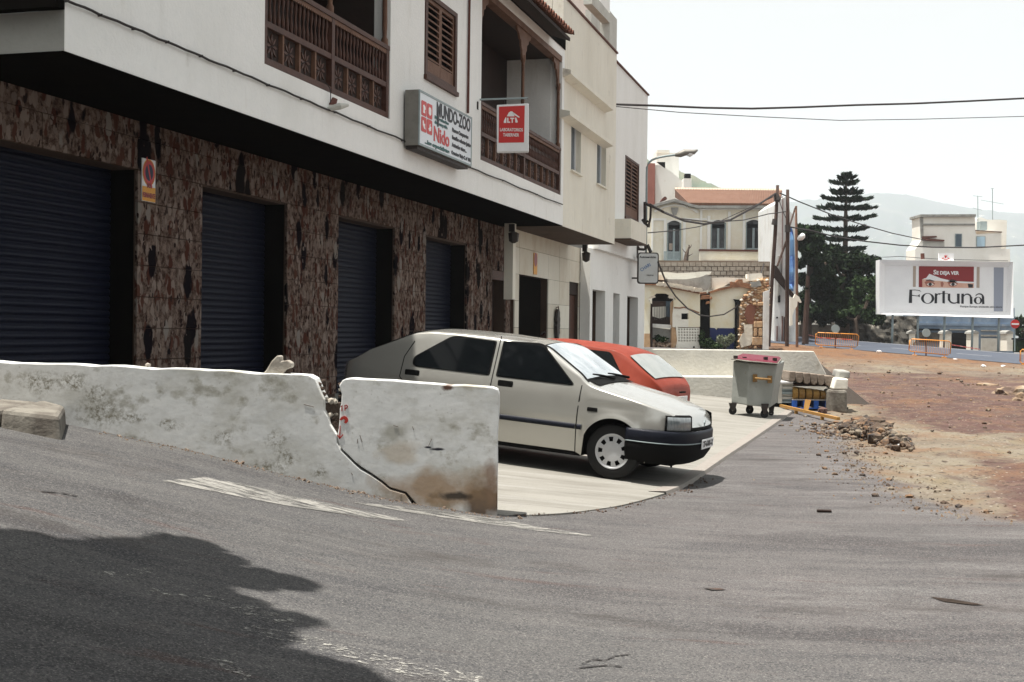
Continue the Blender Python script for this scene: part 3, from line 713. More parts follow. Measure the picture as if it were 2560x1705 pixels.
# shuttered window on the first floor
def shutter_window(root, s0, s1, z0, z1, rows, k=0.0, parent_label=None, label=None, panel=.12):
    t = .07; wm = M['wood_brown']
    f = ob('shutter_window', MB().box(s0-.03, s0+t, k-.02, k+.16, z0, z1).box(s1-t, s1+.03, k-.02, k+.16, z0, z1).box(s0+t, s1-t, k-.02, k+.16, z1-t, z1).box(s0+t, s1-t, k-.02, k+.16, z0, z0+t).box(s0-.05, s1+.05, k-.05, k+.05, z0-.07, z0-.002), wm, root, label=label)
    ob('backing', MB().box(s0+t, s1-t, k+.13, k+.15, z0+t, z1-t), M['black'], f)
    mid = (s0+s1)/2; lw = .055
    for (a, b) in ((s0+t+.004, mid-.004), (mid+.004, s1-t-.004)):
        zb_ = z0+t+.004; zt_ = z1-t-.004; hp = (zt_-zb_)*panel
        lf = ob('shutter_leaf', MB().box(a, a+lw, k+.01, k+.05, zb_, zt_).box(b-lw, b, k+.01, k+.05, zb_, zt_).box(a+lw, b-lw, k+.01, k+.05, zt_-lw, zt_).box(a+lw, b-lw, k+.01, k+.05, zb_, zb_+lw+hp), M['wood_light'], f)
        n = rows; z_ = zb_+lw+hp; H = (zt_-lw-z_)/n
        lm = MB().hexa([(a+lw, k+.005, 0), (b-lw, k+.005, 0), (b-lw, k+.09, H*.72), (a+lw, k+.09, H*.72)], [(a+lw, k+.005, .02), (b-lw, k+.005, .02), (b-lw, k+.09, H*.72+.02), (a+lw, k+.09, H*.72+.02)]).mesh('louvre')
        for i in range(n): ob('louvre', lm, M['wood_light'], lf, loc=(0, 0, z_+i*H+.01))
    return f
shutter_window(A, wn[0], wn[1], wz[0]+.02, wz[1], 9, label='brown louvred shutters of the first-floor window')

# carved wooden balconies set into loggias
def balcony(root, s0, s1, npan, label, scallop_top=True):
    dep = 1.25; z0, z1 = zb1, zt1
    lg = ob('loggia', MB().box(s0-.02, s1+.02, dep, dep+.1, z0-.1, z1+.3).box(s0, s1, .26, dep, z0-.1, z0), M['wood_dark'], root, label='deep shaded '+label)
    ob('side_panel', MB().box(s1-.012, s1-.003, .255, dep-.002, z0+.002, z1-.002), M['plaster_side'] if 'right' in label else M['wood_dark'], lg)  # shade inside the loggia put into the colour of its white wall
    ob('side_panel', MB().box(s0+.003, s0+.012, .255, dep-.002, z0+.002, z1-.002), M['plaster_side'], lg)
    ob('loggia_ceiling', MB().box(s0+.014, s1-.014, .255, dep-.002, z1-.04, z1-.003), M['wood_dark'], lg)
    rb = ob('balcony_railing', MB().box(s0+.01, s1-.01, .02, .12, z0+.01, z0+.09).box(s0+.01, s1-.01, .02, .12, z0+.44, z0+.51).box(s0+.01, s1-.01, .0, .14, z0+.97, z0+1.03), M['wood_brown'], root, label='carved '+label)
    mid = (s0+s1)/2
    hp = .44-.09
    for side, (a, b) in enumerate(((s0+.09, mid-.05), (mid+.05, s1-.09))):
        w_ = (b-a)/npan
        for i in range(npan):
            x0 = a+i*w_; x1 = x0+w_
            pn = ob('carved_panel', MB().box(x0+.03, x1-.03, .08, .10, z0+.09, z0+.44), M['wood_dark'], rb)
            ob('panel_stile', MB().box(x0-.02, x0+.02, .03, .11, z0+.09, z0+.44), M['wood_light'], rb)
            cx, cz = (x0+x1)/2, z0+.265; q = MB()
            for r_ in range(8):
                t = math.pi*r_/4; c_, s_ = math.cos(t), math.sin(t); rr = min(w_*.36, .15); wd = .020
                pts = [(cx+.02*c_, cz+.02*s_), (cx+rr*.55*c_-wd*s_, cz+rr*.55*s_+wd*c_), (cx+rr*c_, cz+rr*s_), (cx+rr*.55*c_+wd*s_, cz+rr*.55*s_-wd*c_)]
                q.prism(pts, lambda u, v, w2: (u, w2, v), .066, .08)
            ob('carved_rosette', q, M['wood_brown'], rb)
        nb = npan*4; bw = (b-a)/nb
        bal = MB().lathe([(.012, 0), (.02, .02), (.026, .10), (.012, .2), (.012, .24), (.026, .33), (.02, .43), (.012, .46)], 8).mesh('baluster', True)
        for i in range(nb): ob('baluster', bal, M['wood_brown'], rb, loc=(a+(i+.5)*bw, .07, z0+.51))
        # scalloped valance under the handrail
        val = MB(); n2 = nb*2; sw = (b-a)/n2
        for i in range(n2):
            x0 = a+i*sw; pts = [(x0, z0+.975)]+[(x0+sw/2-sw/2*math.cos(t), z0+.935-.03*math.sin(t)) for t in np.linspace(0, math.pi, 5)]+[(x0+sw, z0+.975)]
            val.prism(pts, lambda u, v, w2: (u, w2, v), .02, .035)
        ob('scalloped_trim', val, M['wood_light'], rb)
    for c in (s0+.05, mid, s1-.05):
        ob('post', MB().box(c-.045, c+.045, .015, .125, z0+.005, z0+1.0), M['wood_brown'], rb)
        ob('post', MB().lathe([(.05, z0+1.03), (.05, z0+1.12), (.03, z0+1.16), (.036, z0+1.3), (.032, z1-.75), (.05, z1-.7), (.05, z1-.6)], 10, lambda x, y, z: (c+x, .07+y, z)), M['wood_light'], rb, smooth=True)
    # lintel beam with scalloped brackets
    lb = ob('lintel_beam', MB().box(s0+.002, s1-.002, .012, .2, z1-.12, z1-.003), M['wood_light'], root)
    for c, sg in ((s0+.05, 1), (mid, 1), (mid, -1), (s1-.05, -1)):
        pts = [(0, z1-.121), (0, z1-.85), (.05, z1-.78), (.06, z1-.68), (.12, z1-.62), (.13, z1-.52), (.20, z1-.46), (.22, z1-.36), (.32, z1-.32), (.36, z1-.24), (.48, z1-.2), (.52, z1-.121)]
        ob('scalloped_bracket', MB().prism([(c+sg*u, v) for u, v in (pts if sg > 0 else pts[::-1])], lambda u, v, w2: (u, w2, v), .05, .09), M['wood_light'], lb)
    return rb
balcony(A, b1[0], b1[1], 4, 'wooden balcony on the left, above the shutters')
balcony(A, b2[0], b2[1], 6, 'wooden balcony at the right end, behind the red hanging sign')

# tiled eave over the right balcony
ev = ob('eave', MB(), M['wood_dark'], A)
ze = fz(1424, 92, -.42)
e0, e1 = fs(1100, -.4, 0), fs(1424, -.42, 92)
sl = .32
ev.data = MB().hexa([(sA0, -.44, ze-.10), (e1-.03, -.44, ze-.10), (e1-.03, 2.5, ze-.05+2.94*sl), (sA0, 2.5, ze-.05+2.94*sl)], [(sA0, -.44, ze-.03), (e1-.03, -.44, ze-.03), (e1-.03, 2.5, ze+.02+2.94*sl), (sA0, 2.5, ze+.02+2.94*sl)]).mesh('eave'); ev.data.materials.append(M['wood_dark'])
ob('eave_wall', MB().hexa([(sA0, -.02, ZTA+.004), (sA1-.003, -.02, ZTA+.004), (sA1-.003, .25, ZTA+.004), (sA0, .25, ZTA+.004)], [(sA0, -.02, ze+.02), (sA1-.003, -.02, ze+.02), (sA1-.003, .25, ze+.1), (sA0, .25, ze+.1)]), M['soffit_dark'], A)
def half_tile(up, r=.085, L_=3.0, n=6):
    rows = []
    for y, rr in ((0, r), (L_, r*.9)):
        o_ = [(-rr*math.cos(t), y, (rr*math.sin(t) if up else -rr*math.sin(t)*.7)+y*sl) for t in np.linspace(0, math.pi, n+1)]
        i_ = [(-(rr-.014)*math.cos(t), y, ((rr-.014)*math.sin(t) if up else -(rr-.014)*math.sin(t)*.7)+y*sl) for t in np.linspace(math.pi, 0, n+1)]
        rows.append(o_+i_+[o_[0]])
    mb = MB().grid(rows); mb.f.append(tuple(range(len(rows[0])-1))[::-1]); return mb.mesh('roof_tile', False)
tu, td = half_tile(True), half_tile(False, .08)
x = e1-.08; i = 0
while x > e0:
    ob('roof_tile', tu, M['terracotta'], ev, loc=(x, -.52-.01*random.random(), ze+.03+random.uniform(-.006, .006)))
    ob('roof_tile', td, M['terracotta'], ev, loc=(x-.105, -.50, ze+.055)); x -= .21

# cable pinned along the front
pts = []
for i, px in enumerate(np.linspace(168, 1406, 60)):
    py = np.interp(px, [168, 420, 860, 1060, 1407], [2, 106, 290.6, 372, 512.8]); py += 1.2*math.sin(i*1.9)
    s_, z_ = fac(px, py, -.03); pts.append((s_, -.03-.006*math.sin(i), z_))
cb = ob('facade_cable', MB().tube(pts, .013, 5), M['cable'], None, label='dark cable pinned along the white street front below the balconies', cat='cable')
cb.location = FO; cb.rotation_euler = (0, 0, FANG)
cl = MB()
cm_ = MB().box(-.005, .005, -.045, -.001, -.012, .012).mesh('clip')
for p in pts[::4]: ob('clip', cm_, M['cable'], cb, loc=(p[0], 0, p[2]))
dp = froot('drain_pipe', label='thin rusty pipe running down the white wall between shuttered window and right balcony', cat='pipe')
s_a = fs(1172, -.03, 100); ob('pipe', MB().tube([(s_a, -.03, fz(1172, 284, -.03)), (s_a+.02, -.03, 7.95)], .022, 6), M['coping_red'], dp)
# torn lamp bracket under the left balcony
lb_ = froot('lamp_bracket', label='broken lamp fitting with loose wires on the wall under the left balcony', cat='light fitting')
s_, z_ = fac(833, 262, -.05)
ob('socket', MB().tube([(s_-.05, 0, z_-.06), (s_, -.14, z_-.02), (s_+.12, -.2, z_+.01)], [.03, .045, .02], 7), M['plaster_side'], lb_)
ob('rusty_plate', MB().hexa([(s_-.03, -.02, z_), (s_+.12, -.04, z_+.02), (s_+.12, -.02, z_+.02), (s_-.03, 0, z_)], [(s_+.08, -.02, z_+.11), (s_+.16, -.04, z_+.10), (s_+.16, -.02, z_+.10), (s_+.08, 0, z_+.11)]), M['coping_red'], lb_)
ob('wire', MB().tube([(s_-.02, -.02, z_+.03), (s_-.08, -.05, z_+.12), (s_-.06, -.03, z_+.2), (s_-.16, -.02, z_+.25)], .006, 5), M['cable'], lb_)

# ---- signs
def plate(root, name, s0, s1, z0, z1, k0, k1, m, **kw): return ob(name, MB().box(s0, s1, min(k0, k1), max(k0, k1), z0, z1), M[m], root, **kw)
# long shop sign, stands out .27 m from the wall
ks = -.25
S0, ZB0 = fac(1047, 362, ks); _, ZT0 = fac(1048, 223, ks); S1 = fs(1178, ks, 400)
sg = froot('shop_sign', label='white box sign for a pet shop with red animal squares and black lettering', cat='sign')
plate(sg, 'sign_box', S0, S1, ZB0, ZT0, ks+.012, -.03, 'sign_case')
plate(sg, 'sign_panel', S0+.02, S1-.02, ZB0+.03, ZT0-.03, ks, ks+.012, 'sign_white')
ob('sign_frame', MB().box(S0, S1, ks-.008, ks+.012, ZT0-.03, ZT0).box(S0, S1, ks-.008, ks+.012, ZB0, ZB0+.03).box(S0, S0+.02, ks-.008, ks+.012, ZB0+.03, ZT0-.03).box(S1-.02, S1, ks-.008, ks+.012, ZB0+.03, ZT0-.03), M['grey_frame'], sg)
ob('sign_bracket_shade', MB().box(S0+.05, S1-.05, -.21, -.03, ZB0-.05, ZB0-.002), M['iron'], sg)  # dark strip: iron bracket and the shade band beneath the sign in one
W_, H_ = S1-S0, ZT0-ZB0
def lett(root, txt, s, z, size, m, k, xs=1.0, bold=0.0, align='LEFT', shear=0.0, ext=.002, name='lettering', space=1.0):
    me = text_mesh(txt, size, bold, ext, xs, shear, align, space)
    return ob(name, me, M[m], root, loc=(s, k, z), rot=(math.pi/2, 0, 0))
def U(u): return S0+u*W_
def Vv(v): return ZB0+v*H_
kt = ks-.004
import bpy as _b
def fit(root, txt, u0, u1, v0, size_v, m, bold=0.0, **kw):
    me = text_mesh(txt, size_v*H_, bold, .002)
    xsz = [v.co.x for v in me.vertices]; w0 = max(xsz)-min(xsz); sc = (u1-u0)*W_/w0
    for v in me.vertices: v.co.x = (v.co.x-min(xsz))*sc if False else v.co.x*sc
    return ob('lettering', me, M[m], root, loc=(U(u0), kt, Vv(v0)), rot=(math.pi/2, 0, 0))
fit(sg, 'MUNDO-ZOO', .30, .965, .69, .36, 'black_print', .010*H_)
fit(sg, 'Mis animales', .27, .53, .615, .075, 'green_print', .006*H_)
fit(sg, 'de compañía', .27, .51, .525, .075, 'green_print', .006*H_)
fit(sg, 'Nido', .25, .54, .20, .38, 'red_print', .010*H_)
fit(sg, '...los especialistas', .10, .55, .075, .10, 'green_print', .006*H_)
fit(sg, 'Piensos Compuestos', .60, .93, .53, .10, 'black_print', .006*H_)
fit(sg, 'Semillas selectas Jaulas', .60, .985, .385, .10, 'black_print', .006*H_)
fit(sg, 'Animales vivos...', .60, .90, .24, .10, 'black_print', .006*H_)
fit(sg, 'Carretera Vieja C. nº 436', .59, .985, .09, .09, 'black_print', .007*H_)
def rrect(x0, x1, z0, z1, r, n=4):
    P = []
    for cx, cz, a in ((x1-r, z1-r, 0), (x0+r, z1-r, 90), (x0+r, z0+r, 180), (x1-r, z0+r, 270)):
        for i in range(n+1): t = R(a+90*i/n); P.append((cx+r*math.cos(t), cz+r*math.sin(t)))
    return P
sh_ = [[(.25,.1),(.3,.5),(.2,.75),(.45,.85),(.75,.7),(.8,.45),(.62,.4),(.7,.1)], [(.5,.1),(.2,.25),(.18,.7),(.35,.9),(.5,.8),(.68,.9),(.82,.68),(.8,.25)],
       [(.15,.8),(.2,.4),(.5,.12),(.85,.1),(.7,.35),(.75,.6),(.5,.55),(.35,.85)], [(.15,.3),(.4,.1),(.75,.2),(.85,.55),(.6,.6),(.7,.85),(.45,.7),(.4,.45)]]
for i, (a, b) in enumerate(((.035, .56), (.135, .56), (.035, .27), (.135, .27))):
    x0, x1, z0, z1 = U(a), U(a+.09), Vv(b), Vv(b+.27)
    e_ = ob('red_square', MB().prism(rrect(x0, x1, z0, z1, .03), lambda u, v, w2: (u, w2, v), kt-.001, kt+.003), M['red_print'], sg)
    ob('animal_silhouette', MB().prism([(x0+(x1-x0)*(.5+(u-.5)*.8), z0+(z1-z0)*(.5+(v-.5)*.75)) for u, v in sh_[i]], lambda u, v, w2: (u, w2, v), kt-.004, kt-.0012), M['white_print'], sg)
ob('black_blot', MB().prism([(U(.325)+.075*math.cos(t)*.55, Vv(.60)+.10*math.sin(t)*(1 if math.sin(t) < 0 else 1.5)) for t in np.linspace(0, 2*math.pi, 14)[:-1]], lambda u, v, w2: (u, w2, v), kt-.006, kt-.002), M['black_print'], sg)

# red hanging sign: a box lit from inside, hung across the pavement
pb = Vector((*at(1279, 300, 0.1)[:1], 0, 0))
dist = 19.9
def at_off(px, py, o):   # point o metres in front of the street front
    return fac(px, py, -o)
sw0, zq = at_off(1242, 262, .55)
hs = empty('hanging_sign', (0, 0, 0), label='red and white laboratory sign hanging from an iron arm below the right balcony', cat='sign')
Yh = None
c0 = Vector(FO)+DV*fs(1199, -.0, 250)      # foot of the arm on the wall
ca = at(1199, 250, c0.y); 
Ys = c0.y-.15
def hp(px, py, dy=0.0): return at(px, py, Ys+dy)
tl, tr, bl, br = hp(1242, 262), hp(1322, 258), hp(1242, 380), hp(1322, 379)
def quadbox(pts, dy0, dy1):
    return MB().hexa([(pts[3][0], pts[3][1]+dy0, pts[3][2]), (pts[2][0], pts[2][1]+dy0, pts[2][2]), (pts[2][0], pts[2][1]+dy1, pts[2][2]), (pts[3][0], pts[3][1]+dy1, pts[3][2])],
                     [(pts[0][0], pts[0][1]+dy0, pts[0][2]), (pts[1][0], pts[1][1]+dy0, pts[1][2]), (pts[1][0], pts[1][1]+dy1, pts[1][2]), (pts[0][0], pts[0][1]+dy1, pts[0][2])])
ob('sign_box', quadbox((tl, tr, br, bl), 0, .16), M['white_paint'], hs, bevel=.015)
q = (hp(1247.5, 267), hp(1312, 264), hp(1310, 356), hp(1246.5, 357))
ob('red_panel', quadbox(q, -.006, -.001), M['red_print'], hs)
def htext(txt, px, py, wpx, hpx, m='white_print'):
    me = text_mesh(txt, 1.0, .02, .001); X = [v.co.x for v in me.vertices]; Z = [v.co.y for v in me.vertices]
    p = hp(px, py); sc = Ys/FPX
    for v in me.vertices:
        v.co.x = (v.co.x-min(X))/(max(X)-min(X))*wpx*sc; v.co.y = (v.co.y)/(max(Z))*hpx*sc
    ob('lettering', me, M[m], hs, loc=(p.x, p.y-.009, p.z), rot=(math.pi/2, R(-.0), 0))
def hpoly(pts, name='emblem'): ob(name, MB().prism([(hp(x, y).x, hp(x, y).z) for x, y in pts], lambda u, v, w2: (u, w2, v), Ys-.010, Ys-.007), M['white_print'], hs)
e3 = lambda L: [(980+x/4.611, 180+y/4.611) for x, y in L]
hpoly(e3([(1323,512),(1345,470),(1365,455),(1385,455),(1403,470),(1412,512)])); hpoly(e3([(1395,463),(1404,470),(1470,518),(1470,526),(1455,524),(1400,488)]))
hpoly(e3([(1308,525),(1318,525),(1318,588),(1290,588),(1288,570)])); hpoly(e3([(1420,525),(1432,525),(1450,570),(1448,582),(1430,586),(1420,580)]))
hpoly(e3([(1328,528),(1342,528),(1342,572),(1362,572),(1362,586),(1328,586)])); hpoly(e3([(1362,528),(1410,528),(1410,542),(1393,542),(1393,586),(1379,586),(1379,542),(1362,542)]))
htext('LABORATORIOS', 1250, 328, 57, 8); htext('TABERNER', 1257.5, 341, 40, 8)
ob('arm', MB().tube([hp(1199, 249, .08), hp(1319, 245, .08)], .017, 6), M['grey_frame'], hs)
ob('wall_plate', MB().box(hp(1194, 0).x, hp(1199, 0).x, Ys+.0, Ys+.16, hp(0, 259).z, hp(0, 240).z), M['iron'], hs)
ob('hanger', MB().tube([hp(1262, 247, .08), hp(1262, 262, .08)], .008, 5).tube([hp(1308, 245.5, .08), hp(1308, 260, .08)], .008, 5), M['iron'], hs)

# no-parking notice on the first pillar
np_ = froot('no_parking_sign', label='tall no-parking plate with yellow foot on the first stone pillar', cat='sign')
kk = KG-.012
n0, z_top = fac(356, 392, kk); n1 = fs(389, kk, 400); z_bot = fz(354.5, 501, kk)
plate(np_, 'plate', n0, n1, z_bot, z_top-.01, kk, kk+.012, 'white_paint')
zm = z_bot+(z_top-z_bot)*.34
plate(np_, 'yellow_field', n0+.003, n1-.003, z_bot+.003, zm, kk-.003, kk-.0005, 'yellow_sign')
cx, cz = (n0+n1)/2, (zm+z_top)/2; rx_ = (n1-n0)*.48
for rr, m_, o_ in ((1, 'yellow_sign', 2), (.93, 'orange_print', 3), (.84, 'red_print', 4), (.62, 'navy_print', 5)):
    ob('disc', MB().prism([(cx+rx_*rr*math.cos(t), cz+(z_top-zm)*.47*rr*math.sin(t)) for t in np.linspace(0, 2*math.pi, 25)[:-1]], lambda u, v, w2: (u, w2, v), kk-.001*o_, kk-.0005), M[m_], np_)
ob('diagonal_bar', MB().prism([(cx-rx_*.5, cz+.16), (cx-rx_*.36, cz+.18), (cx+rx_*.5, cz-.16), (cx+rx_*.36, cz-.18)], lambda u, v, w2: (u, w2, v), kk-.0065, kk-.005), M['red_print'], np_)
def fitbox(root, txt, s0, s1, z0, h, k, m, bold=0.0):
    me = text_mesh(txt, h, bold, .001); X = [v.co.x for v in me.vertices]; mn, mx = min(X), max(X)
    for v in me.vertices: v.co.x = (v.co.x-mn)/(mx-mn)*(s1-s0)
    return ob('lettering', me, M[m], root, loc=(s0, k, z0), rot=(math.pi/2, 0, 0))
fitbox(np_, 'VADO', cx-.05, cx+.06, z_bot+.16, .07, kk-.004, 'red_deep', .004); fitbox(np_, 'PERMANENTE', n0+.01, n1-.01, z_bot+.045, .075, kk-.004, 'red_deep', .004)

# ------------------------------------------------------------ second house (cream, tiled ground floor)
B = froot('cream_building', label='cream house with two ledges over narrow windows, next to the white balcony building', cat='building')
sB1 = fs(1540, .04, 300); zPB = fz(1540, 133, .04); KB = 1.3
w1 = (fs(1427, .04, 400), fs(1452, .04, 400), fz(1427, 424, .04), fz(1452, 300, .04)); w2 = (fs(1492, .04, 400), fs(1515, .04, 400), fz(1492, 458, .04), fz(1515, 352, .04))
walls(B, sA1, sB1, ZS, zPB, [w1, w2], .04, .25, M['plaster_cream'])
ob('coping', MB().box(sA1+.2, sB1+.02, .0, .32, zPB+.002, zPB+.045), M['coping_red'], B)
ob('end_wall', MB().box(sB1-.25, sB1-.003, .29, 8, ZS, zPB), M['plaster_cream'], B); ob('near_wall', MB().box(sA1, sA1+.2, .3, 8, ZTA, zPB), M['plaster_cream'], B)
ob('soffit', MB().box(sA1, sB1-.003, .30, 8, ZS+.004, ZS+.2), M['soffit_brown'], B)
ob('soffit_lining', MB().box(sA1, sB1-.003, .046, KB-.003, ZS-.008, ZS-.001), M['soffit_brown'], B)
for (p0, p1, pa, pb_, pr) in ((1427, 1534, 174, 250, .22), (1425, 1534, 277, 342, .24)):
    s0, zz = fac(p0, pa, .04-pr); s1 = fs(p1, .04-pr, pb_)
    ob('ledge', MB().hexa([(s0, .04-pr, zz-.09), (s1, .04-pr, zz-.09), (s1, .038, zz-.15), (s0, .038, zz-.15)], [(s0, .04-pr, zz), (s1, .04-pr, zz), (s1, .038, zz+.05), (s0, .038, zz+.05)]), M['plaster_cream'], B)
for (a, b, z0, z1) in (w1, w2):
    f = ob('window', MB().box(a+.002, a+.05, .16, .22, z0+.002, z1-.002).box(b-.05, b-.002, .16, .22, z0+.002, z1-.002).box(a+.05, b-.05, .16, .22, z1-.05, z1-.002).box(a+.05, b-.05, .16, .22, z0+.002, z0+.05).box((a+b)/2-.02, (a+b)/2+.02, .16, .22, z0+.05, z1-.05), M['white_paint'], B)
    ob('pane', MB().box(a+.05, b-.05, .19, .2, z0+.05, z1-.05), M['glass_blue'], f)
    ob('sill', MB().box(a-.03, b+.03, -.02, .20, z0-.04, z0-.001), M['plaster_cream'], f)
sW = fs(1449, KB, 700)
gd = (fs(1298, KB, 700), fs(1371, KB, 700), fz(1371, 698, KB)); bd = (fs(1423, KB, 750), fs(1447, KB, 750), fz(1447, 708, KB))
walls(B, sE+.002, sW, zf, ZS, [(gd[0], gd[1], zf, gd[2]), (bd[0], bd[1], zf, bd[2])], KB+.03, .25, M['soffit_brown'], 'ground_wall')
random.seed(4)
zrow = [.6]+[gd[2]-.62*1 + .62*i - 1.24 for i in range(-1, 6)]
zrow = sorted(z for z in set(zrow) if .6 <= z < ZS)+[ZS-.003]
def tile_piece(sa, sb, za, zb_):
    ob('wall_tile', MB().box(sa+.004, sb-.004, KB+random.uniform(-.003, .002), KB+.03, za+.004, zb_-.004), M['tile_cream'] if za > 3.2 or random.random() < .5 else M['plaster_cream'], B)
for za, zb_ in zip(zrow[:-1], zrow[1:]):
    segs = [(sE+.002, gd[0]), (gd[0], gd[1]), (gd[1], bd[0]), (bd[0], bd[1]), (bd[1], sW)]
    for i, (a, b) in enumerate(segs):
        top = {1: gd[2], 3: bd[2]}.get(i, 0)
        z0_ = max(za, top)
        if zb_-z0_ < .05: continue
        n = max(1, round((b-a)/1.3))
        for j in range(n): tile_piece(a+(b-a)*j/n, a+(b-a)*(j+1)/n, z0_, zb_)
ob('garage_door', MB().box(gd[0], gd[1], KB+.2, KB+.25, zf, gd[2]), M['soffit_dark'], B)
dd = ob('door', MB().box(bd[0], bd[1], KB+.12, KB+.17, zf, bd[2]-.35), M['wood_brown'], B); ob('door_head', MB().box(bd[0], bd[1], KB+.06, KB+.14, bd[2]-.33, bd[2]-.004), M['wood_dark'], B)
ob('pillar', MB().box(fs(1283, .9, 600), fs(1290, .9, 600), .9, 1.1, 2.3, ZS), M['plaster_cream'], B)
vd = froot('no_parking_sign', label='narrow yellow no-parking plate above the dark garage door of the cream house', cat='sign')
s0, z1 = fac(1335, 632, KB-.02); s1, z0 = fac(1343, 687, KB-.02)
plate(vd, 'plate', s0, s1, z0, z1, KB-.02, KB-.008, 'yellow_sign')
ob('disc', MB().prism([((s0+s1)/2+(s1-s0)*.45*math.cos(t), z0+(z1-z0)*.7+.17*math.sin(t)) for t in np.linspace(0, 2*math.pi, 17)[:-1]], lambda u, v, w2: (u, w2, v), KB-.023, KB-.0205), M['red_deep'], vd)
ig = froot('wrought_iron_ornament', label='tall black wrought iron ornament on the tiled wall, left of the brown door', cat='ornament')  # unidentified dark shape on the wall, modelled as an iron ornament
s0 = fs(1397, KB-.1, 800); z0, z1 = fz(1397, 852, KB-.1), fz(1397, 764, KB-.1); hh = z1-z0
ob('body', MB().prism([(s0+u*1.0, z0+hh*v) for u, v in [(-.06,0),(.05,.02),(.10,.18),(.16,.22),(.13,.3),(.17,.45),(.14,.5),(.17,.62),(.13,.7),(.12,.82),(.03,.9),(-.03,.9),(-.1,.82),(-.12,.7),(-.16,.62),(-.12,.5),(-.16,.42),(-.12,.2)]], lambda u, v, w2: (u, w2, v), KB-.10, KB-.02), M['iron'], ig)
ob('scroll', MB().tube([(s0+.12, KB-.06, z0+hh*.8), (s0+.16, KB-.06, z0+hh*.9), (s0+.08, KB-.06, z0+hh*.98), (s0+.03, KB-.06, z0+hh*.93)], .012, 5).tube([(s0-.1, KB-.06, z0+hh*.8), (s0-.13, KB-.06, z0+hh*.93), (s0-.05, KB-.06, z0+hh*.96)], .012, 5), M['wood_brown'], ig)
def lantern(px, py0, py1, k, label):
    l = froot('wall_lantern', label=label, cat='lantern')
    s_, za = fac(px, py1, k); zb_ = fz(px, py0, k)
    ob('bracket', MB().box(s_-.03, s_+.03, k-.02, k+.1, za+(zb_-za)*.6, zb_), M['iron'], l)
    ob('lamp_body', MB().lathe([(.02, za+(zb_-za)*.62), (.12, za+(zb_-za)*.52), (.10, za+.1*(zb_-za)), (.03, za)], 6, lambda x, y, z: (s_+x, k+y, z)), M['iron'], l)
lantern(1284, 560, 608, .75, 'black lantern under the overhang where the stone wall ends')
lantern(1465, 612, 655, .75, 'black lantern under the cream overhang, over the white wall')

# ------------------------------------------------------------ third house (white, doors at street level)
Cb = froot('white_building', label='tall narrow white house with brown shutters at the end of the row', cat='building')
KC = .85; KW = 1.0
sC0, sC1 = fs(1500, KC, 300), fs(1619, KC, 300); zPC = fz(1624, 244, KC)
cw = (fs(1563, KC, 450), fs(1596, KC, 450), fz(1563, 542, KC), fz(1596, 411, KC))
walls(Cb, sC0, sC1, ZS+.003, zPC, [cw], KC, .3, M['plaster_white'])
ob('coping', MB().box(sC0, sC1+.03, KC-.05, KC+.35, zPC+.002, zPC+.05), M['coping_red'], Cb)
ob('end_wall', MB().box(sC1-.3, sC1-.003, KC+.3, 8, .2, zPC), M['plaster_white'], Cb)
shutter_window(Cb, cw[0], cw[1], cw[2]+.01, cw[3], 12, k=KC, label='brown shutters of the last house')
sG1 = fs(1611, KW, 780)
dc = [(fs(1481, KW, 760), fs(1513, KW, 760), fz(1513, 728, KW)), (fs(1533, KW, 760), fs(1549, KW, 760), fz(1549, 735, KW)), (fs(1568, KW, 760), fs(1595, KW, 760), fz(1595, 744, KW))]
walls(Cb, sW+.003, sG1, zf, ZS, [(a, b, zf, z) for a, b, z in dc], KW, .28, M['plaster_white'], 'ground_wall')
for a, b, z in dc:
    ob('door', MB().box(a-.3, b+.3, KW+.42, KW+.48, zf, z+.2), M['wood_dark'], Cb)
    ob('door_reveal', MB().box(b+.001, b+.3, KW+.283, KW+.415, zf, z-.003), M['soffit_brown'], Cb)
ob('floor_slab', MB().box(sW+.003, sC1-.3, KW+.283, 8, ZS-.25, ZS-.003), M['soffit_brown'], Cb)
ob('roof_slab', MB().box(sC0+.002, sC1-.302, KC+.302, 8, zPC-.6, zPC-.4), M['soffit_brown'], Cb)
# small balcony box below the shutters
s0 = fs(1577, KC-.6, 600); s1 = fs(1616, KC-.6, 600); z1 = fz(1589, 552, KC-.6); z0 = fz(1589, 600, KC-.6)
bx_ = ob('balcony_box', MB().box(s0, s1, KC-.6, KC-.003, z0, z1), M['plaster_cream'], Cb)
ob('balcony_soffit', MB().box(s0, s1, KC-.6, KC-.004, z0-.05, z0-.002), M['soffit_brown'], bx_)
# roof terrace behind the parapets: rooms and a beam of the white building
rt = ob('roof_room', MB().box(fs(1500, 3.2, 60), fs(1524, 3.2, 60), 3.2, 6, zPB-.3, fz(1480, 0, 3.2)+1.2), M['plaster_white'], B)
pk = mat('plaster_pink', (.74,.64,.58), .9, [((.6,.5,.45), 2, .5, .8, .5)]); M['plaster_pink'] = pk
ob('roof_room', MB().box(fs(1428, 3.0, 40), fs(1478, 3.0, 30), 3.0, 7, zPB-.3, zPB+4), M['plaster_pink'], B)
tw = froot('roof_terrace_wall', label='pale terrace wall with a sloping beam above the parapet of the cream house', cat='wall')
a0, z0 = fac(1480, 132, 1.2); a1 = fs(1542, 1.2, 100); zz = fz(1542, 48, 1.2)
ob('wall', MB().box(fs(1524, 1.2, 90), a1, 1.2, 1.5, zPB-.6, zz), M['plaster_side'], tw); ob('back_wall', MB().box(fs(1478, 2.4, 60), fs(1538, 2.4, 60), 2.4, 2.6, zPB-.4, fz(1500, 48, 2.4)), M['plaster_side'], tw)
p0 = fac(1480, 10, 1.2); p1 = fac(1527, 60, 1.2)
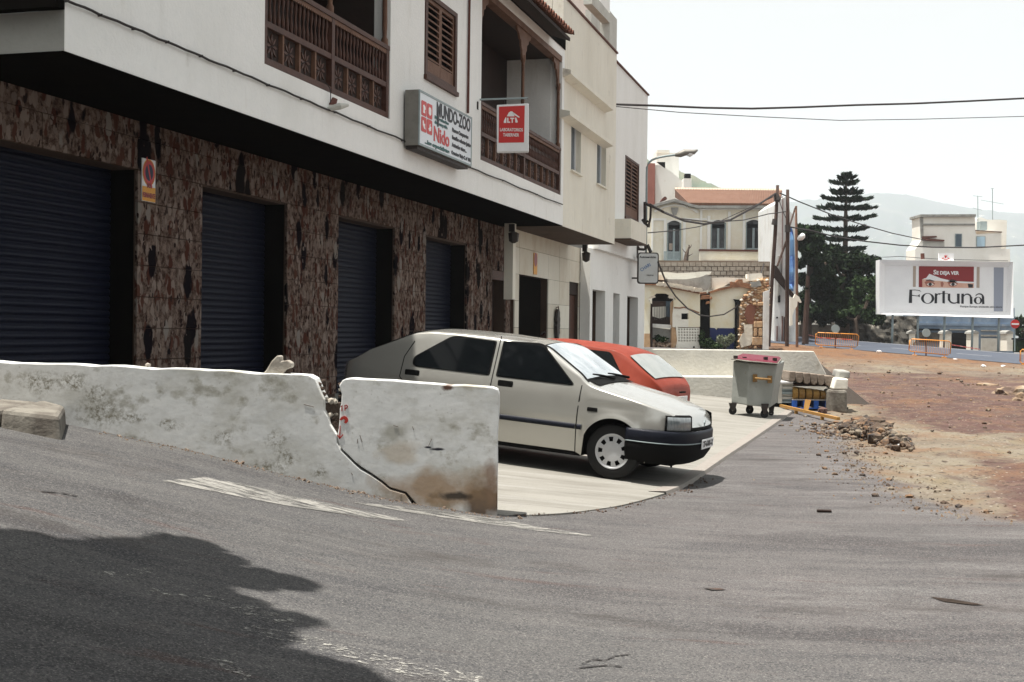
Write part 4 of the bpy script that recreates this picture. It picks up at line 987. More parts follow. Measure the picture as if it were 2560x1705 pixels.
ob('beam', MB().hexa([(p0[0], 1.2, p0[1]), (p1[0], 1.2, p1[1]), (p1[0], 1.45, p1[1]), (p0[0], 1.45, p0[1])], [(p0[0], 1.2, p0[1]+.35), (p1[0], 1.2, p1[1]+.28), (p1[0], 1.45, p1[1]+.28), (p0[0], 1.45, p0[1]+.35)]), M['plaster_side'], tw)
# ============================================================ beyond the parking area
def fbox(root, name, px0, px1, py0, py1, Y, dep, m, bevel=0, **kw):
    """upright block whose front at depth Y spans these photo columns and rows, dep metres deep"""
    a = at(px0, py1, Y); b = at(px1, py0, Y)
    return ob(name, MB().box(a.x, b.x, Y, Y+dep, a.z, b.z), M[m] if isinstance(m, str) else m, root, bevel=bevel, **kw)
def fpoly(root, name, pts, Y, dep, m, **kw):
    return ob(name, MB().prism([aw(px, py, Y) for px, py in pts], lambda u, v, w_: (u, w_, v), Y, Y+dep), M[m] if isinstance(m, str) else m, root, **kw)
def ftube(root, name, pts, Y, r, m, n=6, **kw):
    return ob(name, MB().tube([at(*p, Y) if len(p) == 2 else at(p[0], p[1], p[2]) for p in pts], r, n), M[m], root, **kw)

# ---- end wall of the parking area
ew = empty('parking_end_wall', label='pale low wall closing the far end of the parking area, behind the cars', cat='wall')
M['wall_pale'] = mat('wall_pale', (.60,.58,.52), .9, [((.50,.49,.45), .9, .4, .6, .8, (1,1,1.4)), ((.30,.26,.20), 3, .60, .74, .7, (1,1,.5)), ((.72,.71,.67), 8, .5, .7, .4)], .4, 14)
Y0 = 30.0
zb_ = .1
P = [aw(1440, 869, Y0), aw(1600, 872, Y0), aw(1800, 874, Y0), aw(2035, 878, Y0), aw(2066, 935, Y0), aw(2070, 975, Y0)]
ob('wall', MB().prism(P[::-1]+[(P[0][0], zb_), (P[-1][0], zb_)], lambda u, v, w_: (u, w_, v), Y0, Y0+.3), M['wall_pale'], ew, bevel=.02)
a, b = at(1500, 0, 29.2).x, at(1990, 0, 29.2).x
ob('bench_step', MB().box(a, b, 29.35, 29.995, .1, at(1709, 940, 29.4).z), M['wall_pale'], ew, bevel=.03)
ob('side_ramp', MB().hexa([(P[3][0]+.02, Y0+.31, -.4), (P[3][0]+1.9, Y0+.31, -.4), (P[3][0]+2.3, Y0+9, -.4), (P[3][0]+.02, Y0+9, -.4)], [(P[3][0]+.02, Y0+.31, P[3][1]-.12), (P[3][0]+.75, Y0+.31, .5), (P[3][0]+2.2, Y0+9, .5), (P[3][0]+.02, Y0+9, P[3][1]-.12)]), M['kerb_edge'], ew)

# ---- two-storey yellowed house with a curved pediment
hs2 = empty('old_house', label='old pale two-storey house with pediment, tiled roof and three tall blue-grey windows', cat='building')
M['old_cream'] = mat('old_cream', (.76,.72,.60), .9, [((.66,.60,.46), .5, .4, .7, .7), ((.42,.28,.16), 1.6, .62, .78, .8, (1,1,.3)), ((.80,.79,.72), 3, .5, .7, .6)], .2, 8)
M['old_white'] = mat('old_white', (.78,.78,.74), .9, [((.6,.58,.52), 1.5, .5, .75, .6, (1,1,.4)), ((.40,.26,.15), 2.4, .66, .78, .8, (1,1,.4))], .2, 8)
M['cornice_grey'] = mat('cornice_grey', (.30,.30,.28), .9, [((.16,.15,.14), 3, .45, .7, .8), ((.45,.42,.38), 6, .6, .8, .5)], .3, 10)
YH = 84.0; h4 = lambda L: [(1580+x/4.9, 380+y/4.9) for x, y in L]
wins = [((430, 835), (618, 1330)), ((965, 828), (1168, 1195)), ((1395, 825), (1605, 1195))]
wr = [(at(*h4([p])[0], YH).x, at(*h4([(q[0], 0)])[0], YH).x, at(*h4([q])[0], YH).z, at(*h4([p])[0], YH).z) for p, q in wins]
x0, x1 = at(1592, 0, YH).x, at(*h4([(1735, 0)])[0], YH).x
zt = at(1850, 515, YH).z
mb = walls(hs2, x0, x1, -1.5, zt, wr, YH, .4, M['old_cream'])
fpoly(hs2, 'pediment', h4([(250, 690), (520, 600), (820, 690)]), YH-.02, .4, 'old_cream')
prof = h4([(235, 655), (300, 630), (400, 605), (520, 572), (640, 605), (740, 640), (820, 655), (1735, 655), (1735, 690), (815, 688), (730, 668), (630, 634), (520, 606), (400, 636), (300, 662), (235, 690)])
fpoly(hs2, 'cornice', prof, YH-.55, .95, 'cornice_grey')
fpoly(hs2, 'moulding', h4([(270, 715), (400, 660), (520, 640), (640, 655), (700, 690), (790, 705), (820, 740), (780, 745), (760, 720), (640, 675), (520, 656), (400, 680), (280, 740)]), YH-.14, .115, 'old_white')
fpoly(hs2, 'keystone', h4([(480, 680), (570, 680), (560, 730), (545, 770), (505, 770), (490, 730)]), YH-.12, .1, 'cornice_grey')
fpoly(hs2, 'string_course', h4([(830, 690), (1735, 690), (1735, 708), (830, 708)]), YH-.18, .175, 'old_white')
for pa, pb in (((232, 812), (425, 838)), ((622, 812), (830, 838)), ((1650, 812), (1735, 830)), ((835, 812), (920, 832))):
    fbox(hs2, 'band', h4([pa])[0][0], h4([pb])[0][0], h4([pa])[0][1], h4([pb])[0][1], YH-.08, .075, 'old_white')
for xa, xb, ya, yb in ((385, 425, 835, 1320), (622, 660, 835, 1320), (920, 962, 780, 1205), (1172, 1212, 730, 1205), (1355, 1392, 730, 1205), (1608, 1650, 730, 1205), (832, 862, 715, 1210), (235, 262, 838, 1210), (1700, 1735, 712, 1210)):
    p, q = h4([(xa, ya), (xb, yb)]); fbox(hs2, 'pilaster', p[0], q[0], p[1], q[1], YH-.10, .095, 'old_white')
for i, (a, b, z0, z1) in enumerate(wr):
    t = .10
    f = ob('window', MB().box(a, a+t, YH+.1, YH+.2, z0, z1).box(b-t, b, YH+.1, YH+.2, z0, z1).box(a+t, b-t, YH+.1, YH+.2, z0, z0+t).box((a+b)/2-.07, (a+b)/2+.07, YH+.1, YH+.2, z0+t, z1-.55), M['grey_frame'], hs2)
    arc = [(a+t, z1), (a, z1-.2)]
    ob('pane', MB().box(a+t, b-t, YH+.22, YH+.25, z0, z1), M['glass_dark'], f)
    n = 8; pts = [(a, z1+.002)]+[(a+(b-a)*j/n, z1-.22+.20*math.sin(math.pi*j/n)) for j in range(n+1)]+[(b, z1+.002)]
    ob('arch_head', MB().prism(pts[::-1], lambda u, v, w_: (u, w_, v), YH+.002, YH+.09), M['old_white'], f)
    ob('transom', MB().box(a+t, b-t, YH+.1, YH+.2, z1-.55, z1-.3), M['black'], f)
    if i: ob('sill', MB().box(a-.1, b+.1, YH-.15, YH+.2, z0-.1, z0-.003), M['cornice_grey'], f)
    else:
        c_ = fbox(f, 'curtain', h4([(455, 0)])[0][0], h4([(512, 0)])[0][0], h4([(0, 1120)])[0][1], h4([(0, 1200)])[0][1], YH+.19, .02, 'tan_print')
# balcony of the left window
p, q = h4([(430, 1218), (620, 1335)]); a, b = at(p[0], 0, YH-.6).x, at(q[0], 0, YH-.6).x; z1 = at(p[0], p[1], YH-.6).z; z0 = at(q[0], q[1], YH-.6).z
bl_ = ob('balcony', MB().box(a, b, YH-.62, YH-.6, z1-.05, z1).box(a, b, YH-.7, YH-.004, z0-.1, z0), M['grey_frame'], hs2)
bm_ = MB().box(-.02, .02, -.02, 0, 0, z1-z0-.05).mesh('baluster')
for i in range(18): ob('baluster', bm_, M['grey_frame'], bl_, loc=(a+.03+(b-a-.06)*i/17, YH-.6, z0))
p, q = h4([(830, 1212), (1690, 1340)]); fbox(hs2, 'parapet', p[0], q[0], p[1], q[1], YH-.9, .2, 'old_cream')
fbox(hs2, 'parapet_cap', p[0]-.5, q[0]+.5, p[1]-2.6, p[1]-.05, YH-1.0, .35, 'coping_red')
fbox(hs2, 'parapet_foot', p[0]-.5, q[0]+.5, q[1]+.1, q[1]+3, YH-1.0, .5, 'coping_red'); fbox(hs2, 'ledge', p[0]+20, q[0]+.5, q[1]+3.5, q[1]+8, YH-1.3, .5, 'old_cream')
# tiled roof
ra, rb, rc, rd = at(1742, 511, YH-.2), at(1950, 511, YH-.2), at(1962, 489, YH+3.0), at(1692, 488, YH+3.0)
rf = ob('roof', MB().hexa([(ra.x-.6, YH-.2, ra.z-.1), (rb.x, YH-.2, ra.z-.1), (rc.x, YH+4.0, rc.z-.1), (rd.x, YH+4.0, rc.z-.1)], [(ra.x-.6, YH-.2, ra.z), (rb.x, YH-.2, ra.z), (rc.x, YH+4.0, rc.z+.35), (rd.x, YH+4.0, rc.z+.35)]), M['roof_tile_far'], hs2)
tl_ = MB(); n = 58
for i in range(n):
    t = i/(n-1); xa = ra.x-.5+(rb.x-ra.x+.4)*t; xb = rd.x+.05+(rc.x-rd.x-.1)*t
    tl_.tube([(xa, YH-.25, ra.z+.04), (xb, YH+3.98, rc.z+.4)], .085, 5)
tag(ob('roof_tiles', tl_, M['roof_tile_far'], rf), kind='stuff')
rg = MB(); 
for i in range(40): rg.tube([(rd.x+(rc.x-rd.x)*i/40, YH+4.0, rc.z+.44), (rd.x+(rc.x-rd.x)*(i+.9)/40, YH+4.0, rc.z+.46)], [.16, .13], 6)
tag(ob('ridge_tiles', rg, mat('ridge_pale', (.62,.50,.40), .9), rf), kind='stuff')
fpoly(hs2, 'roof_corner', h4([(355, 600), (380, 560), (400, 545), (420, 550), (430, 575)]), YH+1, 1, 'coping_red')

# ---- white wall beside the house, behind the poles
sdw = empty('white_side_building', label='narrow white building flank with slit windows, half hidden behind the wooden poles', cat='building')
M['flank'] = mat('flank', (.62,.63,.62), .9, [((.40,.36,.30), 1.5, .5, .72, .7, (1,1,.4)), ((.74,.73,.68), 4, .5, .7, .5)], .2, 8)
fpoly(sdw, 'wall', [(1936, 880), (1936, 512), (1950, 500), (1966, 490), (1976, 530), (1992, 545), (1992, 690), (1994, 880)], 76, 5, 'flank')
for (xa, xb, ya, yb, mm) in ((1945, 1951, 640, 740, 'cornice_grey'), (1955, 1958, 490, 700, 'coping_red'), (1946, 1951, 738, 756, 'black'), (1942, 1945, 792, 796, 'black'), (1942, 1944.5, 815, 880, 'coping_red'), (1955, 1957.5, 790, 880, 'coping_red'), (1961, 1963.5, 792, 880, 'coping_red')):
    fbox(sdw, 'slit' if mm == 'black' else 'pipe', xa, xb, ya, yb, 75.8, .19, mm)
fpoly(sdw, 'stair_stringer', [(1934, 660), (1944, 668), (1966, 705), (1990, 745), (1990, 752), (1962, 722), (1934, 690)], 75.4, .3, 'wood_dark')
bt = empty('blue_tarpaulin', label='long blue sheet hanging beside the middle wooden pole', cat='tarpaulin')
mb = MB(); rows = []
for i, (xa, xb, y) in enumerate([(1976, 1979, 568), (1976, 1983, 580), (1975.5, 1986, 600), (1975, 1987, 640), (1974, 1987, 680), (1973.5, 1986, 710), (1974, 1984, 722), (1982, 1984, 728)]):
    a, b = at(xa, y, 73), at(xb, y, 73); rows.append([tuple(a), (a.x*.5+b.x*.5, 72.8+.2*(i % 2), a.z), tuple(b), (b.x, 73.05, b.z), (a.x, 73.08, a.z), tuple(a)])
ob('sheet', mb.grid(rows), mat('tarp_blue', (.12,.25,.45), .5, [((.03,.08,.3), 1.2, .5, .6, .8)]), bt)

# ---- block wall and ruined ground floor
bwl = empty('block_wall', label='rough grey concrete block wall between the old house and the ruin', cat='wall')
M['block'] = mat('block', (.36,.32,.27), .95, [((.24,.20,.16), 2, .4, .7, .8), ((.50,.46,.40), 7, .55, .75, .6)], .5, 10)
M['mortar'] = mat('mortar', (.17,.13,.10), .95)
YB = 64.0
fbox(bwl, 'core', 1646, 1925, 654, 712, YB+.06, .3, 'mortar')
bmh = {}
rnd = random.Random(9)
pxm = YB/FPX
def block(px, py, wpx, hpx):
    p = at(px, py+hpx, YB); key = (round(wpx), round(hpx))
    if key not in bmh: bmh[key] = MB().box(.014, wpx*pxm-.014, 0, .1, .014, hpx*pxm-.014).mesh('block')
    ob('block', bmh[key], M['block'], bwl, loc=(p.x, YB+rnd.uniform(-.015, .015), p.z))
for r_ in range(5):
    y = 655+r_*11.2; x = 1647-(r_ % 2)*7
    while x < 1912:
        if (r_ < 2 or x > 1775) or (r_ < 3): block(x, y, 15, 11)
        x += 15.4
ru = empty('ruined_house', label='roofless ruin with yellow walls, arched opening and broken brown stonework', cat='ruin')
YR = 60.0
M['ruin_yellow'] = mat('ruin_yellow', (.76,.70,.53), .9, [((.80,.78,.66), .8, .42, .6, .8), ((.50,.40,.26), 3, .62, .75, .7), ((.70,.60,.36), 1.5, .5, .7, .6)], .3, 10)
M['ruin_white'] = mat('ruin_white', (.78,.76,.68), .9, [((.55,.50,.42), 2, .55, .75, .7), ((.35,.28,.2), 6, .64, .76, .7)], .3, 10)
M['ruin_brick'] = mat('ruin_brick', (.30,.15,.08), .95, [((.16,.07,.04), 3, .4, .65, .8), ((.50,.36,.24), 5, .55, .75, .7)], .7, 8)
M['ruin_stone'] = mat('ruin_stone', (.50,.33,.19), .95, [((.34,.20,.11), 1.5, .4, .7, .8), ((.62,.50,.36), 4, .55, .75, .6)], .7, 7)
M['ruin_stone_pale'] = mat('ruin_stone_pale', (.66,.60,.50), .95, [((.45,.33,.22), 3, .5, .75, .7)], .6, 7)
M['dado_blue'] = mat('dado_blue', (.018,.028,.11), .8, [((.03,.03,.05), 3, .5, .8, .7)])
r5 = lambda L: [(1580+x/5.12, 620+y/5.12) for x, y in L]
r6 = lambda L: [(1600+x/6.03, 620+y/6.03) for x, y in L]
# left wall with arched opening: built of pieces around the hole
fpoly(ru, 'wall_piece', r6([(60, 555), (280, 560), (500, 600), (905, 690), (905, 780), (540, 780), (525, 750), (440, 710), (400, 690), (340, 685), (250, 685), (215, 715), (140, 750), (125, 780), (60, 780)]), YR, .5, 'ruin_yellow')
fpoly(ru, 'wall_piece', r6([(60, 780), (135, 780), (160, 830), (155, 1290), (70, 1290), (60, 1190)]), YR, .5, 'ruin_yellow')
fpoly(ru, 'wall_piece', r6([(505, 780), (905, 780), (905, 890), (505, 890)]), YR+.001, .498, 'ruin_yellow')
fpoly(ru, 'wall_piece', r6([(505, 890), (625, 890), (625, 1190), (540, 1190), (490, 1190), (490, 1000)]), YR, .5, 'ruin_white')
fpoly(ru, 'wall_piece', r6([(625, 890), (730, 890), (730, 985), (625, 985)]), YR, .5, 'ruin_white'); fpoly(ru, 'wall_piece', r6([(625, 1075), (730, 1075), (730, 1190), (625, 1190)]), YR, .5, 'ruin_white')
fpoly(ru, 'wall_piece', r6([(730, 890), (905, 890), (905, 1190), (730, 1190)]), YR, .5, 'ruin_yellow')
fpoly(ru, 'window_back', r6([(620, 980), (735, 980), (735, 1080), (620, 1080)]), YR+.4, .05, 'black')
ftube(ru, 'crack', [(1685, 769), (1700, 770), (1710, 768), (1722, 772), (1735, 777), (1748, 782)], YR-.02, [.03]*6, 'ruin_brick', 5)
# tiles showing along the broken roof edge
fpoly(ru, 'broken_roof_edge', r6([(0, 530), (270, 535), (560, 590), (900, 655), (905, 690), (560, 625), (270, 562), (60, 556), (0, 550)]), YR-.15, .6, 'ruin_brick')
rnd = random.Random(2)
tlm = MB().tube([(0, -.25, 0), (0, .1, .02)], [.11, .10], 6).mesh('roof_tile')
for i in range(26):
    px = 1646+i*4.1; py = float(np.interp(px, [1645, 1690, 1750], [709, 715, 727]))+rnd.uniform(-1, 1)
    p = at(px, py, YR-.1); ob('roof_tile', tlm, M['terracotta' if rnd.random() < .6 else 'ruin_stone_pale'], ru, loc=tuple(p), rot=(0, rnd.uniform(-.3, .3), rnd.uniform(-.2, .2)))
# lattice screen of hollow blocks
gx0, gx1, gy0, gy1 = 555, 900, 1190, 1420
cols, rows_ = 8, 5
cw_, ch_ = 345/cols, 215/rows_
mb = MB()
for r_ in range(rows_):
    for c_ in range(cols):
        x, y = 570+c_*cw_*.95, 1205+r_*ch_
        a, b = r6([(x, y)])[0], r6([(x+cw_*.95, y+ch_)])[0]
        p, q = at(a[0], b[1], YR), at(b[0], a[1], YR); w_ = q.x-p.x; h_ = q.z-p.z
        key = 'lattice'
        if key not in bmh:
            t = w_*.27; u = h_*.27
            bmh[key] = MB().box(0, t, 0, .2, 0, h_).box(w_-t, w_, 0, .2, 0, h_).box(t, w_-t, 0, .2, 0, u).box(t, w_-t, 0, .2, h_-u, h_).mesh('lattice_block')
        ob('lattice_block', bmh[key], M['ruin_white'], ru, loc=(p.x, YR+.02, p.z))
fpoly(ru, 'wall_piece', r6([(540, 1191), (572, 1191), (572, 1420), (905, 1420), (905, 1540), (530, 1540), (560, 1400)]), YR, .45, 'ruin_white')
fpoly(ru, 'screen_back', r6([(572, 1195), (900, 1195), (900, 1420), (572, 1420)]), YR+.35, .05, 'ruin_brick')
fpoly(ru, 'drain_hole', r6([(800, 1480), (825, 1480), (825, 1510), (800, 1510)]), YR-.01, .02, 'black')
# opening jambs, sill wall and view behind
fpoly(ru, 'jamb', r6([(140, 780), (160, 830), (190, 850), (190, 1500), (155, 1500), (150, 1290), (160, 830)]), YR-.02, .6, 'wood_dark')
fpoly(ru, 'jamb', r6([(500, 790), (485, 1190), (530, 1200), (560, 1300), (590, 1340), (560, 1420), (520, 1510), (470, 1510), (480, 1190), (478, 830)]), YR+.05, .6, 'ruin_stone')
fpoly(ru, 'rubble_jamb', r6([(70, 1290), (150, 1290), (155, 1510), (60, 1510)]), YR, .5, 'ruin_stone')
fpoly(ru, 'shoulder_stone', r6([(140, 750), (170, 725), (225, 715), (235, 745), (170, 760)]), YR-.08, .3, 'ruin_stone_pale'); fpoly(ru, 'shoulder_stone', r6([(430, 745), (440, 712), (500, 725), (525, 750), (500, 765)]), YR-.08, .3, 'ruin_stone_pale')
fpoly(ru, 'head_beam', r6([(190, 770), (215, 715), (250, 685), (400, 690), (440, 712), (440, 770), (500, 800), (190, 800)]), YR+.25, .2, 'black')
fpoly(ru, 'sill_wall', r6([(190, 1140), (485, 1160), (485, 1210), (190, 1195)]), YR+.3, .4, 'old_white'); fpoly(ru, 'low_wall', r6([(190, 1195), (485, 1230), (485, 1420), (190, 1420)]), YR+.45, .3, 'cornice_grey')
fpoly(ru, 'rear_wall', r6([(190, 760), (500, 760), (500, 1180), (190, 1180)]), YR+3, .3, 'wood_dark')
fpoly(ru, 'rear_opening', r6([(195, 890), (385, 880), (385, 1040), (300, 1060), (195, 1030)]), YR+2.7, .25, 'plaster_side')
fpoly(ru, 'rear_shutter', r6([(395, 790), (480, 790), (480, 1050), (395, 1030)]), YR+2.6, .2, 'glass_blue')
for i in range(7): fbox(ru, 'bar', 1636+i*6.2, 1637+i*6.2, 765, 800, YR+2.4, .05, 'iron')
# sagging plaster roof slab pieces
fpoly(ru, 'plaster_slab', r6([(280, 365), (400, 360), (560, 380), (760, 370), (920, 355), (1080, 352), (1060, 400), (1000, 400), (900, 440), (700, 470), (430, 470), (280, 420)]), YR+.6, 1.5, 'ruin_white')
fpoly(ru, 'plaster_slab', r6([(400, 470), (700, 472), (900, 445), (1000, 402), (1080, 430), (1060, 560), (1010, 640), (920, 650), (720, 575), (430, 525)]), YR+.35, .25, 'cornice_grey')
fpoly(ru, 'dark_gap', r6([(275, 480), (385, 485), (440, 530), (430, 560), (270, 545)]), YR+.3, .3, 'wood_dark'); fpoly(ru, 'loose_stone', r6([(275, 400), (340, 405), (390, 450), (385, 485), (275, 478)]), YR+.2, .3, 'ruin_stone_pale')
# dark gap with broken bricks
fpoly(ru, 'dark_gap', r6([(905, 660), (1050, 690), (1055, 1210), (1040, 1520), (905, 1520)]), YR+.5, .3, 'black')
fpoly(ru, 'wall_piece', r5([(1000, 560), (1130, 525), (1290, 490), (1420, 480), (1520, 520), (1500, 600), (1400, 665), (1320, 670), (1320, 1020), (1000, 1020)]), YR+.4, .4, 'ruin_yellow')
fpoly(ru, 'painted_dado', r5([(1000, 1020), (1060, 1025), (1090, 1060), (1110, 1025), (1320, 1028), (1320, 1295), (1000, 1295)]), YR+.4, .4, 'dado_blue')
fpoly(ru, 'broken_roof_edge', r5([(990, 560), (1120, 515), (1280, 480), (1270, 430), (1330, 440), (1360, 400), (1415, 400), (1420, 440), (1530, 460), (1520, 525), (1420, 500), (1300, 505), (1130, 545), (1000, 580)]), YR+.2, .5, 'ruin_brick')
fpoly(ru, 'plaster_slab', r5([(1020, 380), (1200, 375), (1430, 385), (1530, 400), (1520, 440), (1430, 440), (1270, 430), (1180, 490), (1020, 540)]), YR+.8, 1.5, 'ruin_white')
fpoly(ru, 'plaster_slab', r5([(1490, 330), (1660, 320), (1680, 380), (1640, 410), (1500, 420)]), YR+.3, .8, 'ruin_white'); fpoly(ru, 'plaster_slab', r5([(1525, 430), (1640, 425), (1660, 480), (1590, 500), (1525, 500)]), YR+.1, .5, 'cornice_grey')
fpoly(ru, 'dark_gap', r5([(1440, 450), (1525, 455), (1525, 500), (1450, 490)]), YR+.3, .2, 'black')
fpoly(ru, 'door_jamb', r5([(1300, 655), (1400, 665), (1400, 690), (1350, 690), (1338, 1290), (1315, 1290), (1322, 690)]), YR+.3, .5, 'black')
fpoly(ru, 'door_gap', r5([(1330, 680), (1500, 680), (1500, 1290), (1330, 1290)]), YR+1.3, .2, 'glass_blue')
fpoly(ru, 'stone_pier_core', r5([(1400, 660), (1520, 520), (1530, 430), (1680, 380), (1755, 370), (1755, 560), (1690, 1290), (1360, 1290), (1375, 1000), (1380, 760)]), YR+.25, .5, 'ruin_stone')
rnd = random.Random(21)
bnd = r5([(1400, 660), (1520, 520), (1530, 430), (1680, 380), (1755, 370), (1755, 560), (1690, 1290), (1360, 1290), (1375, 1000), (1380, 760)])
def inside(x, y, P_):
    c = False; j = len(P_)-1
    for i in range(len(P_)):
        if (P_[i][1] > y) != (P_[j][1] > y) and x < (P_[j][0]-P_[i][0])*(y-P_[i][1])/(P_[j][1]-P_[i][1])+P_[i][0]: c = not c
        j = i
    return c
cnt = 0
for gy in np.arange(694, 872, 6.2):
    for gx in np.arange(1846, 1925, 8.2):
        x, y = gx+rnd.uniform(-3, 3), gy+rnd.uniform(-2, 2)
        if not inside(x, y, bnd): continue
        if 1862 < x < 1884 and 770 < y < 868: continue
        p = at(x, y, YR+.22); r = rnd.uniform(.07, .12)
        mm = rnd.choice(['ruin_stone', 'ruin_stone', 'ruin_brick', 'ruin_stone_pale', 'ruin_stone'])
        ob('stone', rock(0, 0, 0, r, cnt, flat=.62, squ=(1.15, .9, 1)), M[mm], ru, loc=tuple(p), rot=(0, rnd.uniform(-.4, .4), 0)); cnt += 1
fpoly(ru, 'red_plaster', r5([(1470, 740), (1520, 715), (1590, 740), (1580, 830), (1560, 900), (1570, 960), (1530, 980), (1480, 960), (1440, 860)]), YR+.12, .2, 'terracotta')
fpoly(ru, 'pale_plaster', r5([(1430, 980), (1540, 975), (1545, 1180), (1520, 1240), (1400, 1275), (1370, 1190), (1410, 1100), (1440, 1080)]), YR+.10, .2, 'ruin_stone_pale')
for (a, b, c, d) in ((1560, 940, 1675, 1020), (1560, 1024, 1605, 1130), (1618, 1024, 1672, 1130), (1540, 1137, 1672, 1245), (1560, 1250, 1600, 1290), (1545, 700, 1600, 735), (1610, 690, 1690, 740)):
    fpoly(ru, 'stone', r5([(a, d), (c, d-4), (c-3, b), (a+4, b+3)]), YR+.05, .25, 'ruin_stone', bevel=.03)
for (a, b, c, d) in ((880, 600, 1000, 660), (870, 560, 960, 600), (1000, 620, 1030, 665), (950, 680, 1000, 720)):
    fpoly(ru, 'broken_brick', r5([(a, d), (c, d-10), (c-8, b), (a+6, b+8)]), YR+.1, .3, 'ruin_brick', bevel=.02)
rb_ = MB(); rnd = random.Random(6)
for i in range(260):
    x = rnd.uniform(1628, 1690); y = 872-abs(rnd.gauss(0, 6)) - (6 if x < 1685 else 0); p = at(x, y, YR+.2+rnd.random()*.8); r = rnd.uniform(.03, .10)
    m_ = rock(p.x, p.y, p.z, r, i, sub=1); rb_.add(m_.v, m_.f)
tag(ob('rubble', rb_, mat('rubble_red', (.36,.24,.17), .95, [((.55,.45,.36), 3, .45, .6, .9), ((.2,.08,.05), 5, .55, .7, .8)], .5, 9), ru), kind='stuff')
# posts and struts of the ruin's right side
fpoly(ru, 'grey_pier', r5([(1690, 560), (1760, 540), (1750, 1300), (1680, 1300)]), YR-.1, .4, 'flank')

# plants in the ruin
def leaf_cluster(name, spots, m, leaf, n, seed, parent=None, kind=None, spread=1.0, **kw):
    rn = np.random.RandomState(seed); V_ = []; F_ = []
    for (cx, cy, cz, rx, ry, rz) in spots:
        k_ = int(n*max(.2, rx*rz))
        d = rn.normal(size=(k_, 3)); d /= np.linalg.norm(d, axis=1)[:, None]; rad = rn.uniform(.25, 1.05, (k_, 1))**.5
        c = np.array([cx, cy, cz])+d*rad*np.array([rx, ry, rz])*spread
        a = rn.normal(size=(k_, 3)); a /= np.linalg.norm(a, axis=1)[:, None]; b = rn.normal(size=(k_, 3)); b -= (b*a).sum(1)[:, None]*a; b /= np.linalg.norm(b, axis=1)[:, None]
        s = leaf*rn.uniform(.6, 1.4, (k_, 1))
        q = np.stack([c-a*s, c+b*s*.45, c+a*s, c-b*s*.45], 1).reshape(-1, 3); o_ = len(V_)
        V_ += [tuple(v) for v in q]; F_ += [(o_+4*i, o_+4*i+1, o_+4*i+2, o_+4*i+3) for i in range(k_)]
    mb_ = MB(); mb_.v = V_; mb_.f = F_
    return ob(name, mb_, m, parent, kind=kind, **kw)
def foliage(name, c1, c2, c3=None, tr=.25):
    m = mat(name, c1, .6, [(c2, .9, .42, .62, .9), (c3 or c1, 4, .5, .7, .8)], spec=.06)
    b = m.node_tree.nodes['Principled BSDF']
    try: b.inputs['Transmission Weight'].default_value = 0
    except Exception: pass
    return m
M['leaf_dark'] = foliage('leaf_dark', (.012,.023,.010), (.005,.011,.005), (.03,.055,.018))
M['leaf_mid'] = foliage('leaf_mid', (.028,.052,.018), (.010,.022,.009), (.075,.11,.045))
M['leaf_pine'] = foliage('leaf_pine', (.013,.026,.016), (.007,.016,.010), (.026,.042,.022))
M['bark'] = mat('bark', (.09,.065,.05), .9, [((.16,.13,.11), 5, .5, .7, .7)], .6, 14, bstretch=(4, 4, 1))
rp = empty('ruin_plants', label='weeds and a grey-green bush growing in the dark gap of the ruin', cat='plant'); rp['category'] = 'plant'
def sp(px, py, Y, rpx, rz=None, dy=None): p = at(px, py, Y); s = Y/FPX; return (p.x, p.y, p.z, rpx*s, (dy or rpx*s), (rz or rpx)*s)
leaf_cluster('foliage', [sp(1768, 858, YR-.2, 20, 14), sp(1755, 845, YR-.2, 8, 20), sp(1785, 865, YR-.3, 22, 8), sp(1652, 848, YR+.3, 20, 6), sp(1645, 845, YR+.5, 10, 10)], M['leaf_mid'], .07, 1500, 3, rp)
rp2 = empty('grey_bush', label='pale grey-green bush before the dark blue dado of the ruin', cat='bush')
leaf_cluster('foliage', [sp(1810, 855, YR-.1, 18, 16), sp(1828, 845, YR-.1, 9, 12), sp(1800, 848, YR-.1, 8, 10)], mat('leaf_grey', (.22,.24,.17), .7, [((.08,.10,.05), 3, .4, .6, .9), ((.5,.5,.42), 6, .6, .7, .8)]), .07, 1700, 5, rp2)
ob('stem', MB().tube([at(1812, 874, YR-.1), at(1810, 850, YR-.1)], [.04, .02], 5).tube([at(1812, 874, YR-.1), at(1822, 846, YR-.1)], [.03, .015], 5), M['bark'], rp2)
# bare bush on the house balcony
bb = empty('bare_shrub', label='small leafless shrub standing left of the balcony of the old house', cat='shrub')
h4p = lambda x, y: at(1580+x/4.9, 380+y/4.9, YH-1.2)
br = MB(); br.tube([h4p(660, 1335), h4p(670, 1250), h4p(690, 1190), h4p(705, 1140)], [.18, .14, .07, .03], 6).tube([h4p(672, 1240), h4p(640, 1220), h4p(618, 1185)], [.05, .03, .015], 5).tube([h4p(690, 1190), h4p(720, 1160), h4p(730, 1135)], [.04, .03, .015], 5).tube([h4p(665, 1300), h4p(700, 1270), h4p(745, 1245)], [.04, .03, .01], 5).tube([h4p(700, 1160), h4p(690, 1135)], [.03, .015], 5)
ob('branches', br, M['bark'], bb)

